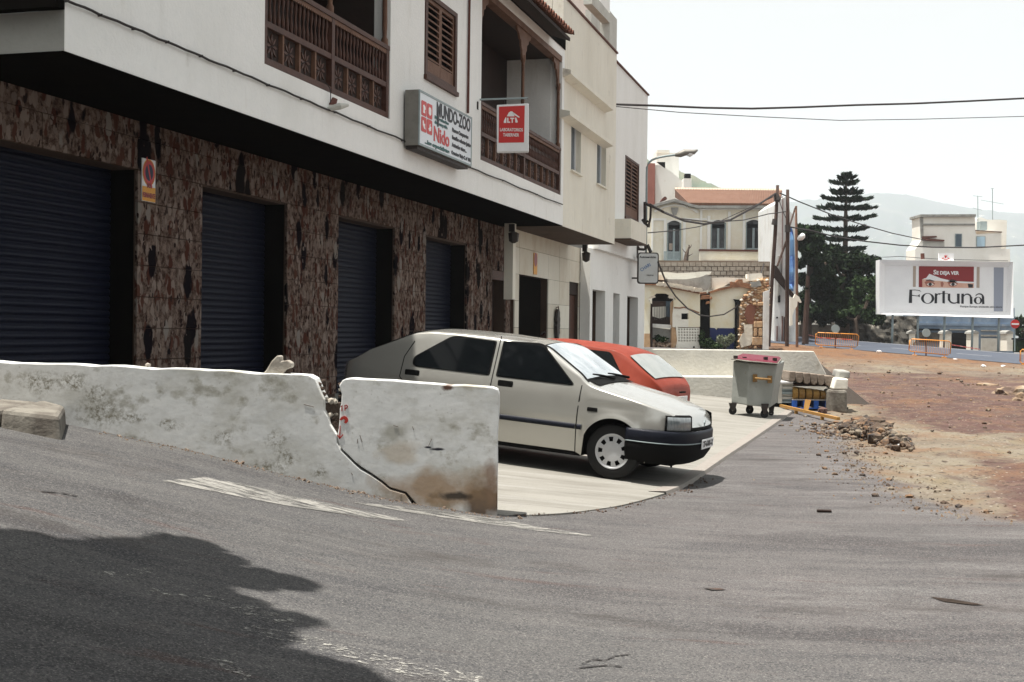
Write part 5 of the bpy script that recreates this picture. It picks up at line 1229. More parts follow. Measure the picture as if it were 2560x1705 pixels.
# ---- poles
M['pole_wood'] = mat('pole_wood', (.045,.024,.017), .9, [((.085,.05,.038), 5, .5, .7, .7, (4,4,.6)), ((.04,.02,.015), 3, .5, .7, .7)], .5, 20, bstretch=(5, 5, 1))
def pole(pts, r, Y, label, group='wooden power poles', extra=None, m='pole_wood'):
    b_ = at(*pts[-1], Y); g = max(-3.5, gz(b_.x, Y)-.3)
    e = empty('utility_pole', (0, 0, 0), label=label, cat='pole', group=group)
    P_ = [at(x, y, Y) for x, y in pts]; d = (P_[-1]-P_[-2]).normalized()
    P_.append(P_[-1]+d*((P_[-1].z-g)/max(.05, -d.z)))
    ob('shaft', MB().tube(P_, [r*.8]+[r]*(len(P_)-2)+[r*1.15], 9), M[m], e, smooth=True); return e
YP = 66
e = pole([(1944, 463), (1938, 580), (1930, 700), (1921, 874)], .10, YP, 'leftmost wooden pole leaning right in front of the stone ruin')
ob('iron_band', MB().tube([at(1940, 485, YP-.1), at(1944, 500, YP-.12), (at(1946, 505, YP-.1))], [.12, .2, .08], 6), M['iron'], e)
ob('iron_band', MB().tube([at(1938, 548, YP-.1), at(1936, 562, YP-.1)], [.14, .16], 7), M['iron'], e)
e = pole([(1969, 474), (1969, 560), (1968, 700), (1967, 874)], .105, YP+1, 'straight reddish-brown wooden pole, middle one of the three')
ob('iron_band', MB().tube([at(1969, 562, YP+.9), at(1970, 580, YP+.9)], [.14, .16], 7), M['iron'], e)
e = pole([(1990, 515), (1991, 600), (1992, 700), (1992.5, 874)], .075, YP+3, 'rightmost pale wooden pole beside the dark tree', m='wood_light')
ob('strut', MB().tube([at(1988, 520, YP+2.9), at(1972, 572, YP+1.2)], .05, 6).tube([at(1967, 600, YP+1), at(1958, 625, YP+1), at(1943, 665, YP+.5)], .06, 6), M['pole_wood'], e)
lam = empty('street_lamp', label='small white globe lamp on the rightmost wooden pole', cat='lamp')
ob('lamp_head', MB().tube([at(1996, 598, YP+2.8), at(2002, 594, YP+2.6), at(2009, 588, YP+2.5), at(2012, 587, YP+2.5)], [.08, .17, .15, .05], 8), M['white_paint'], lam, smooth=True)
ob('arm', MB().tube([at(1992, 604, YP+3), at(1998, 597, YP+2.8)], .03, 5), M['iron'], lam)
# torn white sheet at the foot of the poles
ts = empty('torn_sheet', label='torn whitish sheet caught on the rightmost pole above the white wall', cat='sheet')
pl = [(1975, 742), (1983, 745), (1988, 735), (1998, 742), (2004, 756), (2001, 757), (1994, 752), (1993, 765), (1986, 775), (1981, 790), (1982, 812), (1975, 815)]
fpoly(ts, 'sheet', pl, YP+2.4, .15, 'ruin_white')

# ---- street lamp on the end of the row
sl_ = empty('street_lamp', label='street lamp on a long curved arm at the far end of the white row', cat='lamp')
YL = fac(1618, 440, KC-.1); 
pL = Vector(FO)+DV*YL[0]; YLm = pL.y-.6
L_ = lambda x, y: at(x, y, YLm)
ob('arm', MB().tube([L_(1615, 640), L_(1616, 520), L_(1616.5, 440), L_(1617, 418), L_(1621, 408), L_(1630, 400), L_(1645, 394), L_(1665, 390), L_(1692, 387)], .035, 7), M['grey_frame'], sl_, smooth=True)
ob('lamp_head', MB().tube([L_(1688, 388), L_(1700, 386), L_(1712, 381), L_(1735, 380), L_(1744, 375)], [.05, .10, .11, .08, .03], 8), M['sign_case'], sl_, smooth=True)
ob('lamp_glass', MB().tube([L_(1712, 384.5), L_(1724, 386), L_(1738, 381)], [.03, .09, .03], 8), M['white_paint'], sl_, smooth=True)

# ---- block and chimney building behind the row
cbld = empty('white_gable_building', label='white gabled building with a brown stripe and a chimney, behind the lamp', cat='building')
fpoly(cbld, 'gable_wall', [(1638, 412), (1652, 412), (1680, 431), (1708, 455), (1733, 474), (1735, 560), (1638, 560)], 115, 6, 'old_white')
fbox(cbld, 'brown_wall', 1618, 1638, 408, 560, 114.5, 6, mat('wall_redbrown', (.32,.13,.10), .9, [((.24,.09,.07), 1, .4, .7, .7)]))
fpoly(cbld, 'stair_tower', [(1641, 382), (1697, 382), (1698, 560), (1641, 560)], 118, 5, 'old_white'); fbox(cbld, 'tower_cap', 1643, 1674, 375, 381, 117.5, 3, 'ruin_white')
fpoly(cbld, 'dark_opening', [(1641, 405), (1663, 405), (1663, 421)], 114.4, .08, 'black')
ch = fbox(cbld, 'chimney', 1709, 1729, 446, 480, 114, 1.2, 'old_white'); fbox(ch, 'chimney_cap', 1713, 1727, 434, 445, 114.2, .8, 'black')

# ---- right-hand side: trees, pine, hoarding, blue-walled house
def trunk(pts, rs, m='bark', n=8): return MB().tube(pts, rs, n)
def tree(label, spots, m, leaf, n, seed, trunk_pts, r0, limbs=5, group='trees by the main road'):
    e = empty('broadleaf_tree', label=label, cat='tree', group=group)
    mb_ = MB().tube(trunk_pts, list(np.linspace(r0, r0*.5, len(trunk_pts))), 8)
    rn = random.Random(seed); top = Vector(trunk_pts[-1])
    for i in range(limbs):
        s = rn.choice(spots); tgt = Vector(s[:3]); mid = top.lerp(tgt, .5)+Vector((0, 0, -.3)); mb_.tube([top, mid, tgt], [r0*.45, r0*.3, r0*.1], 6)
    ob('trunk', mb_, M['bark'], e)
    leaf_cluster('crown', spots, m, leaf, n, seed, e); return e
YT = 84
def mass(seed, n, x0, x1, y0f, y1, Y, r0, r1):
    rn = random.Random(seed); out = []
    for i in range(n):
        x = rn.uniform(x0, x1); t = y0f(x); y = rn.uniform(t, y1); out.append(sp(x, y, Y+rn.uniform(-2, 2), rn.uniform(r0, r1), None, rn.uniform(.8, 1.6)))
    return out
topA = lambda x: np.interp(x, [1994, 2010, 2022, 2034, 2050, 2070], [560, 570, 552, 562, 600, 615])+10
topB = lambda x: np.interp(x, [2060, 2090, 2120, 2150, 2180, 2205], [630, 615, 612, 630, 625, 655])+12
tree('dark dense broadleaf tree on the left, beside the wooden poles', mass(1, 70, 1996, 2085, topA, 800, YT, 11, 18), M['leaf_dark'], .19, 800, 31, [at(2015, 880, YT), at(2016, 800, YT), at(2020, 720, YT)], .45)
tree('dark broadleaf tree below the tall pine, left of the hoarding', mass(2, 84, 2050, 2198, topB, 805, YT+3, 11, 18), M['leaf_dark'], .19, 800, 33, [at(2110, 860, YT+3), at(2112, 760, YT+3), at(2112, 700, YT+3)], .4)
tree('greener low bush in front of the dark trees, left of the hoarding', mass(5, 26, 2085, 2195, lambda x: 700+0*x, 800, YT-2, 8, 15), M['leaf_mid'], .16, 600, 37, [at(2140, 860, YT-2), at(2140, 800, YT-2)], .25, 3)
e = empty('tree_trunk', label='bare dark trunk rising between the poles and the white roadside wall', cat='tree', group='trees by the main road')
b_ = at(2013, 874, 74); ob('trunk', MB().tube([(b_.x, 74, gz(b_.x, 74)-.3), at(2015, 800, 74), at(2018, 750, 74), at(2020, 690, 74)], [.20, .17, .15, .10], 9), M['pole_wood'], e)
leaf_cluster('shoots', [sp(2008, 868, 73, 9, 8), sp(2018, 720, 74, 8, 14)], M['leaf_dark'], .12, 260, 8, e)
# Norfolk pine
np_t = empty('norfolk_pine', label='tall tiered Norfolk Island pine rising above the dark trees', cat='tree')
YN = 100; sN = YN/FPX
tp = [at(2112, 860, YN), at(2112, 700, YN), at(2114, 560, YN), at(2116, 434, YN)]
ob('trunk', MB().tube(tp, [.32, .26, .17, .04], 8), M['bark'], np_t)
ctr = lambda py: at(2116-(py-434)*.012, py, YN)
rn = np.random.RandomState(4); tv = []; tf = []
tiers = [(437, 9), (443, 22), (457, 36), (480, 50), (499, 60), (519, 68), (546, 74), (573, 64), (597, 56), (622, 46), (643, 50)]
def tierleaf(py, wpx, seed):
    mb_ = MB(); wood = MB(); rr = random.Random(seed)
    nb_ = 7 if wpx > 20 else 6; a0 = rr.random()*6
    for i in range(nb_):
        a = a0+2*math.pi*i/nb_+rr.uniform(-.2, .2); L_ = wpx*sN*rr.uniform(.72, 1.08); c = ctr(py+rr.uniform(-1.5, 1.5)); dz = rr.uniform(-.02, .07)*L_
        p1 = c+Vector((math.cos(a)*L_, math.sin(a)*L_, dz)); pm = c.lerp(p1, .5)+Vector((0, 0, -.06*L_))
        wood.tube([c, pm, p1], [.05, .035, .015], 4)
        ns = int(14+L_*44)
        for k_ in range(ns):
            t = rr.uniform(.22, 1.04)
            if .30 < t < .42 and rr.random() < .5: continue
            q = c.lerp(pm, t*2) if t < .5 else pm.lerp(p1, t*2-1)
            side = rr.uniform(-1, 1)*(.10+.34*math.sin(min(1, t)*2.6))*min(1, L_); dr = Vector((-math.sin(a), math.cos(a), 0))
            q = q+dr*side+Vector((0, 0, rr.uniform(-.06, .14)))
            u = (Vector((math.cos(a), math.sin(a), .5))+Vector((rr.uniform(-.5, .5), rr.uniform(-.5, .5), rr.uniform(-.3, .5)))).normalized()*rr.uniform(.16, .30)
            v_ = u.cross(Vector((rr.uniform(-1, 1), rr.uniform(-1, 1), rr.uniform(-1, 1)))).normalized()*.07
            mb_.add([q-u, q+v_, q+u, q-v_], [(0, 1, 2, 3)])
    return mb_, wood
for i, (py, wpx) in enumerate(tiers):
    g, wd = tierleaf(py, wpx, i)
    br_ = ob('branch_tier', wd, M['bark'], np_t); ob('needles', g, M['leaf_pine'], br_)

# ---- roadside walls on the far side
M['stone_dark'] = mat('stone_dark', (.045,.042,.036), .95, [((.10,.09,.075), 1.5, .5, .62, .9), ((.30,.28,.24), 1.1, .62, .70, .9), ((.02,.02,.018), 4, .5, .7, .8)], .8, 5)
rw_ = empty('roadside_wall', label='white roadside wall with a dark foot, left of the dark stone bank', cat='wall')
fbox(rw_, 'wall', 1998, 2082, 767, 812, 93, .5, 'old_white'); fbox(rw_, 'dark_foot', 1998, 2082, 812.2, 858, 92.9, .6, 'stone_dark')
sb = empty('stone_bank', label='dark rough stone retaining bank across the main road, below the hoarding', cat='wall')
rows = []
rn = random.Random(8)
for j, py in enumerate(np.linspace(790, 878, 12)):
    row = []
    for i, px in enumerate(np.linspace(2078, 2296, 40)):
        p = at(px, py, 90+.5*mnoise.noise(Vector((px*.06, py*.08, 0)))-(j*.12)); row.append(tuple(p))
    rows.append(row)
ob('bank', MB().grid(rows), M['stone_dark'], sb)

bl2 = empty('blue_walled_house', label='pale flat-roofed house with blue ground floor behind the hoarding', cat='building')
M['blue_wall'] = mat('blue_wall', (.20,.27,.36), .9, [((.12,.17,.25), .8, .45, .65, .8), ((.34,.38,.42), 2, .55, .7, .7), ((.10,.10,.11), 3.5, .62, .72, .7)], .3, 6)
M['house_cream'] = mat('house_cream', (.86,.84,.78), .9, [((.74,.71,.63), .6, .45, .7, .7), ((.40,.32,.22), 2.2, .64, .76, .7, (1,1,.5))], .2, 6)
b3 = lambda L: [(1940+x/3.016, 400+y/3.016) for x, y in L]
YG = 95
fpoly(bl2, 'upper_wall', b3([(1095, 425), (1500, 425), (1505, 530), (1510, 560), (1700, 545), (1700, 668), (1765, 672), (1765, 800), (1050, 800), (1050, 672), (1095, 600)]), YG, 2.2, 'house_cream')
fpoly(bl2, 'top_cornice', b3([(1090, 410), (1508, 408), (1508, 426), (1090, 428)]), YG-.3, 2.6, 'cornice_grey')
fpoly(bl2, 'string_course', b3([(1100, 480), (1500, 480), (1500, 492), (1100, 492)]), YG-.12, .115, 'cornice_grey')
fpoly(bl2, 'terrace_wall', b3([(1590, 450), (1690, 450), (1742, 455), (1735, 668), (1702, 668), (1690, 545), (1510, 532), (1515, 440), (1545, 430)]), YG+2, 3, 'house_cream')
fpoly(bl2, 'water_tank', b3([(1545, 462), (1592, 462), (1592, 528), (1545, 528)]), YG+1, .9, 'grey_frame')
fpoly(bl2, 'terrace_rail', b3([(1505, 528), (1705, 540), (1705, 546), (1505, 534)]), YG-.1, .15, 'coping_red')
for (pa, pb, mm) in (((1352, 556), (1403, 655), 'glass_blue'), ((1512, 575), (1580, 655), 'blue_pale')):
    if mm == 'blue_pale' and 'blue_pale' not in M: M['blue_pale'] = mat('blue_pale', (.40,.55,.65), .7)
    P_ = b3([pa, pb]); f = fbox(bl2, 'window', P_[0][0], P_[1][0], P_[0][1], P_[1][1], YG-.08, .075, 'grey_frame'); fbox(f, 'pane', P_[0][0]+1.5, P_[1][0]-1.5, P_[0][1]+1.5, P_[1][1]-1.5, YG-.1, .02, mm)
fpoly(bl2, 'roof_fragment', b3([(1105, 575), (1210, 572), (1215, 582), (1130, 590), (1270, 602), (1270, 612), (1110, 605)]), YG-.3, .25, 'coping_red')
fpoly(bl2, 'grey_patch', b3([(1110, 610), (1270, 615), (1270, 655), (1110, 655)]), YG-.06, .055, 'plaster_side')
fpoly(bl2, 'pier', b3([(1085, 430), (1110, 430), (1112, 575), (1092, 590)]), YG-.1, .09, 'cornice_grey')
fbox(bl2, 'ground_wall', *[b3([(1050, 0)])[0][0], b3([(1800, 0)])[0][0]], 770, 882, YG-3, 3, 'blue_wall')
fbox(bl2, 'lintel_band', b3([(1070, 0)])[0][0], b3([(1775, 0)])[0][0], b3([(0, 1236)])[0][1], b3([(0, 1246)])[0][1], YG-3.1, .095, 'blue_wall')
for (a, b, c, d, mm, nm) in ((1322, 1302, 1452, 1430, 'black', 'gate'), (1080, 1300, 1240, 1372, 'stone_dark', 'dark_opening'), (1548, 1345, 1688, 1440, 'plaster_side', 'garage_door'), (1548, 1318, 1690, 1330, 'cornice_grey', 'lintel'), (1548, 1282, 1700, 1290, 'cornice_grey', 'lintel'), (1312, 1275, 1470, 1283, 'cornice_grey', 'lintel'), (1080, 1272, 1235, 1284, 'black', 'lintel'), (1708, 1330, 1722, 1430, 'cornice_grey', 'pier')):
    P_ = b3([(a, b), (c, d)]); fbox(bl2, nm, P_[0][0], P_[1][0], P_[0][1], P_[1][1], YG-3.15, .13, mm)
gp_ = MB()
for a in (1003, 1275, 1480, 1740):
    P_ = b3([(a, 1310), (a+48, 1440)]); pr_ = fbox(bl2, 'gate_pier', P_[0][0], P_[1][0], P_[0][1], P_[1][1], YG-6, 1.2, 'ruin_white')
    fpoly(pr_, 'pier_cap', b3([(a-6, 1310), (a-2, 1296), (a+24, 1284), (a+50, 1296), (a+54, 1310)]), YG-6.1, 1.4, 'cornice_grey')
for i, (pa, ya) in enumerate(((1521, 270), (1631, 212))):
    an = empty('tv_antenna', label=['lower television aerial on the terrace right of the cream roof', 'taller television aerial at the right of the terrace'][i], cat='aerial')
    t_, b__ = b3([(pa, ya), (pa+2, 450 if i else 530)]); an_m = MB().tube([at(*t_, YG+1), at(*b__, YG+1)], .03, 5)
    for (dy, w_, sl2) in (((3, 36, 4), (100, 34, 8)) if i == 0 else ((3, 12, 0), (105, 85, 15))):
        p_ = b3([(pa-w_, ya+dy-sl2), (pa+w_, ya+dy+sl2)]); an_m.tube([at(*p_[0], YG+1), at(*p_[1], YG+1)], .018, 4)
    ob('mast', an_m, M['grey_frame'], an)

# hoarding
hd = empty('billboard', label='large white-framed advertising hoarding with a woman\'s eyes and black lettering', cat='billboard')
YQ = 79.0; g2 = lambda L: [(2180+x/5.6, 620+y/5.6) for x, y in L]
out = g2([(105, 165), (1975, 195), (1980, 980), (105, 925)]); inn = g2([(180, 245), (1905, 262), (1890, 905), (175, 890)])
O_ = [at(*p, YQ-.55) for p in out]; I_ = [at(*p, YQ-.1) for p in inn]
fr = MB()
for i in range(4):
    j = (i+1) % 4; fr.add([O_[i], O_[j], I_[j], I_[i], O_[i]+Vector((0, .8, 0)), O_[j]+Vector((0, .8, 0)), I_[j]+Vector((0, .35, 0)), I_[i]+Vector((0, .35, 0))], [(0, 1, 2, 3), (4, 7, 6, 5), (0, 4, 5, 1), (3, 2, 6, 7), (0, 3, 7, 4), (1, 5, 6, 2)])
M['frame_white'] = mat('frame_white', (.88,.88,.88), .5, [((.68,.69,.7), 1, .5, .8, .5)])
ob('frame', fr, M['frame_white'], hd)
fpoly(hd, 'poster_panel', inn, YQ-.05, .15, mat('poster_white', (.86,.865,.87), .6, [((.80,.80,.81), .8, .45, .6, .6)]))
kq = [YQ-.056]
def post(name, pts, m, lift=1, sc=g2): ob(name, MB().prism([aw(px, py, YQ) for px, py in sc(pts)], lambda u, v, w_: (u, w_, v), YQ-.05-.006*lift-.004, YQ-.05-.006*lift+.001), M[m], hd)
post('grey_stripe', [(1700, 272), (1838, 274), (1828, 888), (1700, 886)], 'grey_print')
post('tan_stripe', [(570, 255), (612, 255), (608, 545), (568, 545)], 'tan_print'); post('tan_stripe', [(1462, 265), (1502, 266), (1500, 558), (1458, 556)], 'tan_print')
post('red_picture', [(652, 255), (1422, 262), (1420, 475), (1300, 470), (1100, 460), (960, 440), (800, 370), (760, 420), (700, 440), (700, 550), (650, 548)], 'red_deep', 1)
post('face_picture', [(698, 440), (760, 425), (800, 400), (960, 455), (1100, 482), (1300, 495), (1420, 492), (1420, 560), (698, 552)], 'skin_print', 1)
M['skin_shadow'] = mat('skin_shadow', (.35,.13,.09), .6); M['eye_white'] = mat('eye_white', (.7,.66,.62), .5)
post('white_brim', [(700, 436), (755, 420), (798, 362), (960, 425), (1100, 456), (1300, 478), (1422, 474), (1422, 492), (1300, 494), (1100, 482), (960, 462), (880, 458), (760, 438)], 'white_print', 2)
for (cx, rx2) in ((805, 1), (1125, -1)):
    post('eye_shade', [(cx-75, 475), (cx-30, 455), (cx+30, 460), (cx+75, 500), (cx+50, 530), (cx, 545), (cx-50, 530)], 'skin_shadow', 2)
    post('eyebrow', [(cx-60, 450), (cx, 440), (cx+62, 462), (cx+60, 472), (cx, 455), (cx-55, 458)], 'black_print', 3)
    post('eye', [(cx-45, 508), (cx-10, 488), (cx+30, 490), (cx+58, 512), (cx+20, 530), (cx-20, 528)], 'eye_white', 3)
    post('iris', [(cx+(-4)+24*math.cos(t)+8, 508+22*math.sin(t)) for t in np.linspace(0, 2*math.pi, 13)[:-1]], 'black_print', 4)
post('nose_shade', [(955, 480), (985, 470), (1000, 500), (985, 545), (960, 540)], 'skin_shadow', 2); post('dark_lock', [(1335, 500), (1410, 510), (1405, 556), (1345, 555)], 'black_print', 2)
# FORTUNA lettering drawn stroke by stroke (thick stems, hairline joins)
def ell(cx, cy, rx, ry, n=24, a0=0, a1=2*math.pi): return [(cx+rx*math.cos(t), cy+ry*math.sin(t)) for t in np.linspace(a0, a1, n)]
def ring(cx, cy, rx, ry, ix, iy, skew=0):
    """letter bowl: outer ellipse minus inner ellipse as one strip"""
    n = 28; mb_ = MB(); rows = []
    for t in np.linspace(0, 2*math.pi, n+1):
        o_ = (cx+rx*math.cos(t), cy+ry*math.sin(t)); i_ = (cx+skew+ix*math.cos(t), cy+iy*math.sin(t))
        a, b = g2([o_, i_]); A_, B_ = aw(*a, YQ), aw(*b, YQ); rows.append([(A_[0], YQ-.065, A_[1]), (B_[0], YQ-.065, B_[1]), (B_[0], YQ-.056, B_[1]), (A_[0], YQ-.056, A_[1]), (A_[0], YQ-.065, A_[1])])
    return ob('lettering', mb_.grid(rows), M['black_print'], hd)
def stem(pts): post('lettering', pts, 'black_print', 2)
def arch(cx, cy, rx, ry, t0, t1, w0, w1, n=12):
    A_ = np.linspace(t0, t1, n); o_ = [(cx+rx*math.cos(t), cy-ry*math.sin(t)) for t in A_]; i_ = [(cx+(rx-(w0+(w1-w0)*k/(n-1)))*math.cos(t), cy-(ry-(w0+(w1-w0)*k/(n-1)))*math.sin(t)) for k, t in enumerate(A_)]
    stem(o_+i_[::-1])
stem([(520, 582), (556, 584), (556, 770), (510, 770)]); stem([(552, 584), (600, 584), (660, 590), (688, 615), (650, 598), (600, 592), (552, 592)]); stem([(552, 655), (600, 664), (640, 668), (662, 645), (664, 690), (640, 676), (552, 668)])
ring(775, 706, 92, 74, 56, 67)
stem([(876, 634), (908, 640), (906, 775), (870, 775)]); arch(935, 690, 40, 56, R(150), R(60), 9, 20)
stem([(981, 605), (1015, 600), (1015, 778), (981, 770)]); stem([(945, 634), (1060, 636), (1060, 642), (945, 642)])
stem([(1057, 640), (1090, 640), (1090, 740), (1057, 735)]); arch(1140, 715, 78, 66, R(190), R(330), 28, 9); stem([(1185, 640), (1222, 640), (1222, 780), (1187, 776)])
stem([(1247, 640), (1281, 640), (1279, 780), (1245, 780)]); arch(1330, 700, 62, 62, R(165), R(20), 9, 24); stem([(1364, 665), (1400, 690), (1402, 784), (1366, 784)])
ring(1478, 735, 58, 50, 29, 43, 4); stem([(1531, 660), (1565, 680), (1569, 786), (1536, 786)]); arch(1500, 690, 62, 56, R(160), R(10), 9, 24)
def ptext(txt, x, y, w_, h_, m, bold=.03, xs=1):
    me = text_mesh(txt, 1.0, bold, .001); X = [v.co.x for v in me.vertices]; Zm = max(v.co.y for v in me.vertices); s = YQ/FPX/5.6
    for v in me.vertices: v.co.x = (v.co.x-min(X))/(max(X)-min(X))*w_*s; v.co.y = v.co.y/Zm*h_*s
    p = aw(*g2([(x, y)])[0], YQ); ob('lettering', me, M[m], hd, loc=(p[0], YQ-.066, p[1]), rot=(math.pi/2, -R(.6)*0, 0))
ptext('S', 855, 368, 40, 62, 'white_print'); ptext('E DEJA VER', 898, 370, 316, 48, 'white_print', .04)
ptext('Porque Europa enciende otra altura', 1230, 830, 585, 24, 'black_print', .02)
lg_ = empty('billboard_crest', label='small white maker\'s plate with a red emblem on the hoarding\'s top edge', cat='sign')
fpoly(lg_, 'plate', g2([(935, 70), (1145, 75), (1145, 178), (935, 172)]), YQ-.4, .1, 'frame_white')
def crest(pts, m='red_print'): fpoly(lg_, 'emblem', g2(pts), YQ-.42, .015, m)
crest([(1015, 105), (1055, 105), (1055, 118), (1044, 118), (1036, 140), (1020, 140), (1024, 118), (1012, 118)]); crest([(975, 145), (1000, 132), (1005, 148), (985, 155)]); crest([(1060, 132), (1088, 148), (1075, 156), (1058, 146)]); crest([(1000, 158), (1060, 158), (1050, 166), (1010, 166)])
for x in (290, 645, 1018, 1412, 1780):
    t_ = g2([(x, 940)])[0]; g_ = at(t_[0], 880, YQ); ob('support_post', MB().tube([(at(*t_, YQ).x, YQ, at(*t_, YQ).z+.1), (g_.x, YQ+.2, gz(g_.x, YQ)-.2)], .07, 8), M['grey_frame'], hd, smooth=True)
ob('cap_rail', MB().tube([at(*g2([(706, 75)])[0], YQ-.2), at(*g2([(710, 155)])[0], YQ-.2)], .12, 6), M['coping_red'], hd)

# traffic signs
def round_sign(px, py, rpx, Y, kind, label, pyb):
    e = empty('road_sign', label=label, cat='road sign'); c = at(px, py, Y); r = rpx*Y/FPX
    D_ = lambda rr, y0, y1: MB().prism([(c.x+rr*math.cos(t), c.z+rr*math.sin(t)) for t in np.linspace(0, 2*math.pi, 25)[:-1]], lambda u, v, w_: (u, w_, v), y0, y1)
    if kind == 'noentry':
        ob('disc', D_(r, Y, Y+.03), M['red_print'], e); ob('white_bar', MB().box(c.x-r*.82, c.x+r*.82, Y-.01, Y-.001, c.z-r*.18, c.z+r*.18), M['white_print'], e)
    else:
        ob('disc', D_(r, Y, Y+.03), M['grey_frame'], e)
    b_ = at(px, pyb, Y); ob('post', MB().tube([(c.x, Y+.06, c.z), (b_.x, Y+.06, b_.z)], .035, 7), M['grey_frame' if kind == 'noentry' else 'coping_red'], e)
round_sign(2538, 810, 11, 80, 'noentry', 'red no-entry sign with a white bar at the right edge of the hoarding', 878)
round_sign(2089, 822, 10.5, 70, 'back', 'grey back of a round road sign behind the left yellow barrier', 872)
round_sign(2316, 832, 10.5, 65, 'back', 'grey back of a round road sign behind the right yellow barrier', 890)

# crowd-control barriers
M['barrier_yellow'] = mat('barrier_yellow', (.62,.25,.035), .5, [((.40,.13,.03), 6, .55, .7, .7)])
def barrier(TL, TR, BL, BR, Y, label, fpy):
    e = empty('crowd_barrier', label=label, cat='barrier', group='yellow barriers along the main road')
    tl, tr, bl, br = [at(*p, Y) for p in (TL, TR, BL, BR)]
    r_ = .12
    loop = [bl+(tl-bl)*.12, tl-(tl-bl)*.12, tl+(tr-tl)*.05, tr-(tr-tl)*.05, tr-(tr-br)*.12, br+(tr-br)*.12, br-(br-bl)*.05, bl+(br-bl)*.05, bl+(tl-bl)*.12]
    ob('frame', MB().tube(loop, .028, 6), M['barrier_yellow'], e, smooth=True)
    n = 22; m_ = MB()
    for i in range(1, n):
        a, b = tl.lerp(tr, i/n), bl.lerp(br, i/n); key = ('bar', round((a-b).length, 2))
        ob('bar', MB().tube([b, a], .009, 4), M['barrier_yellow'], e)
    for t in (.14, .86):
        f = bl.lerp(br, t); g = gz(f.x, f.y); ob('foot', MB().tube([f, (f.x, f.y, g+.04)], .022, 5).tube([(f.x, f.y-.35, g+.03), (f.x, f.y+.35, g+.03)], .025, 5), M['barrier_yellow'], e)
barrier((2040, 831), (2147, 836), (2038, 862), (2143, 868), 70, 'left yellow crowd barrier standing before the dark stone bank', 874)
barrier((2275, 847), (2377, 853), (2272, 878), (2375, 888), 65, 'middle yellow crowd barrier standing before the blue ground floor', 896)
barrier((2551, 873), (2640, 882), (2550, 908), (2640, 915), 60, 'yellow crowd barrier cut off by the right edge of the picture', 915)
# striped tape
tp_ = ob('warning_tape', MB().grid([[tuple(at(px, py, Y)), tuple(at(px, py+2.2, Y))] for px, py, Y in ((2380, 861, 66), (2400, 864, 67), (2430, 869, 69), (2450, 872, 71))]), mat('tape_red', (.75,.35,.30), .6, [((.7,.05,.04), 3, .5, .52, 1)]))
tag(tp_, 'red and white warning tape stretched right of the middle barrier', 'tape')
tp_ = ob('warning_tape', MB().grid([[tuple(at(px, py, Y)), tuple(at(px, py+2, Y))] for px, py, Y in ((2016, 835, 84), (2050, 843, 80), (2100, 846, 79), (2130, 848, 78))]), bpy.data.materials['tape_red'])
tag(tp_, 'faded warning tape strung behind the left yellow barrier', 'tape')
# white stones along the road edge
for i, (px, py, r, lb) in enumerate(((2198, 879, 7, 'white painted block on the orange earth between the two barriers'), (2386, 898, 5.5, 'white block just right of the middle barrier feet'), (2458, 914, 7, 'largest white block on the orange earth at the right'), (2507, 914, 5, 'rightmost small white block on the orange earth'))):
    g = gp(px, py+3); rr = r*g.y/FPX
    o_ = ob('marker_stone', rock(0, 0, 0, rr, 40+i, flat=.62, squ=(1.2, .8, 1)), M['white_print'], loc=(g.x, g.y, g.z+rr*.3)); tag(o_, lb, 'stone', 'white marker stones along the road works')
# dark bin by the right edge
dbn = empty('dark_bin', label='dark green rubbish bin under the no-entry sign at the right edge', cat='bin')
P0, P1 = at(2543, 877, 84), at(2562, 850, 84)
ob('body', MB().box(P0.x, P1.x, 84, 84.8, P0.z-.1, P1.z), M['leaf_dark'], dbn, bevel=.05); ob('lid', MB().box(P0.x-.05, P1.x+.05, 83.9, 84.9, P1.z+.003, P1.z+.12), M['black'], dbn, bevel=.03)
tree('dark low trees behind the no-entry sign at the right edge', mass(9, 12, 2530, 2600, lambda x: 790+0*x, 850, 100, 9, 14), M['leaf_dark'], .22, 260, 41, [at(2560, 880, 100), at(2560, 830, 100)], .3, 2)

# ---- hills
def ridge(name, pts, Y, dep, m, seed, rough=.0, base=-50):
    rows = []; xs_ = np.linspace(pts[0][0], pts[-1][0], 140); top = np.interp(xs_, [p[0] for p in pts], [p[1] for p in pts])
    for j in range(26):
        t = j/25; row = []
        for i, px in enumerate(xs_):
            p = at(px, top[i], Y+dep*t); pt = at(px, top[i], Y+dep)
            h = (pt.z-EYE)
            z = -40+(h+40)*(t**.8) + (h+40)*rough*mnoise.fractal(Vector((px*.02, t*4, seed)), 1, 2, 5)*(.3+t*(1-t)*3)
            x = at(px, 840, Y+dep*t).x
            row.append((x, Y+dep*t, z if t < 1 else pt.z+(h)*rough*.25*mnoise.fractal(Vector((px*.05, 9, seed)), 1, 2, 5)))
        rows.append(row)
    back = [(x, y+dep*.5, base) for x, y, z in rows[-1]]; rows.append(back)
    return ob(name, MB().grid(rows), m, smooth=True, kind='structure')
M['hill_near'] = mat('hill_near', (.07,.10,.055), .95, [((.14,.12,.07), .02, .45, .6, .8), ((.03,.05,.03), .06, .5, .65, .8)])
M['hill_far'] = mat('hill_far', (.045,.055,.05), .95, [((.11,.11,.09), .004, .5, .62, .7), ((.04,.06,.035), .01, .5, .6, .8), ((.55,.52,.45), .03, .66, .70, .9)])
ridge('hill', [(1400, 360), (1600, 395), (1697, 430), (1730, 440), (1760, 455), (1800, 470), (1830, 485), (1870, 520), (1960, 600)], 700, 300, M['hill_near'], 3, .05)
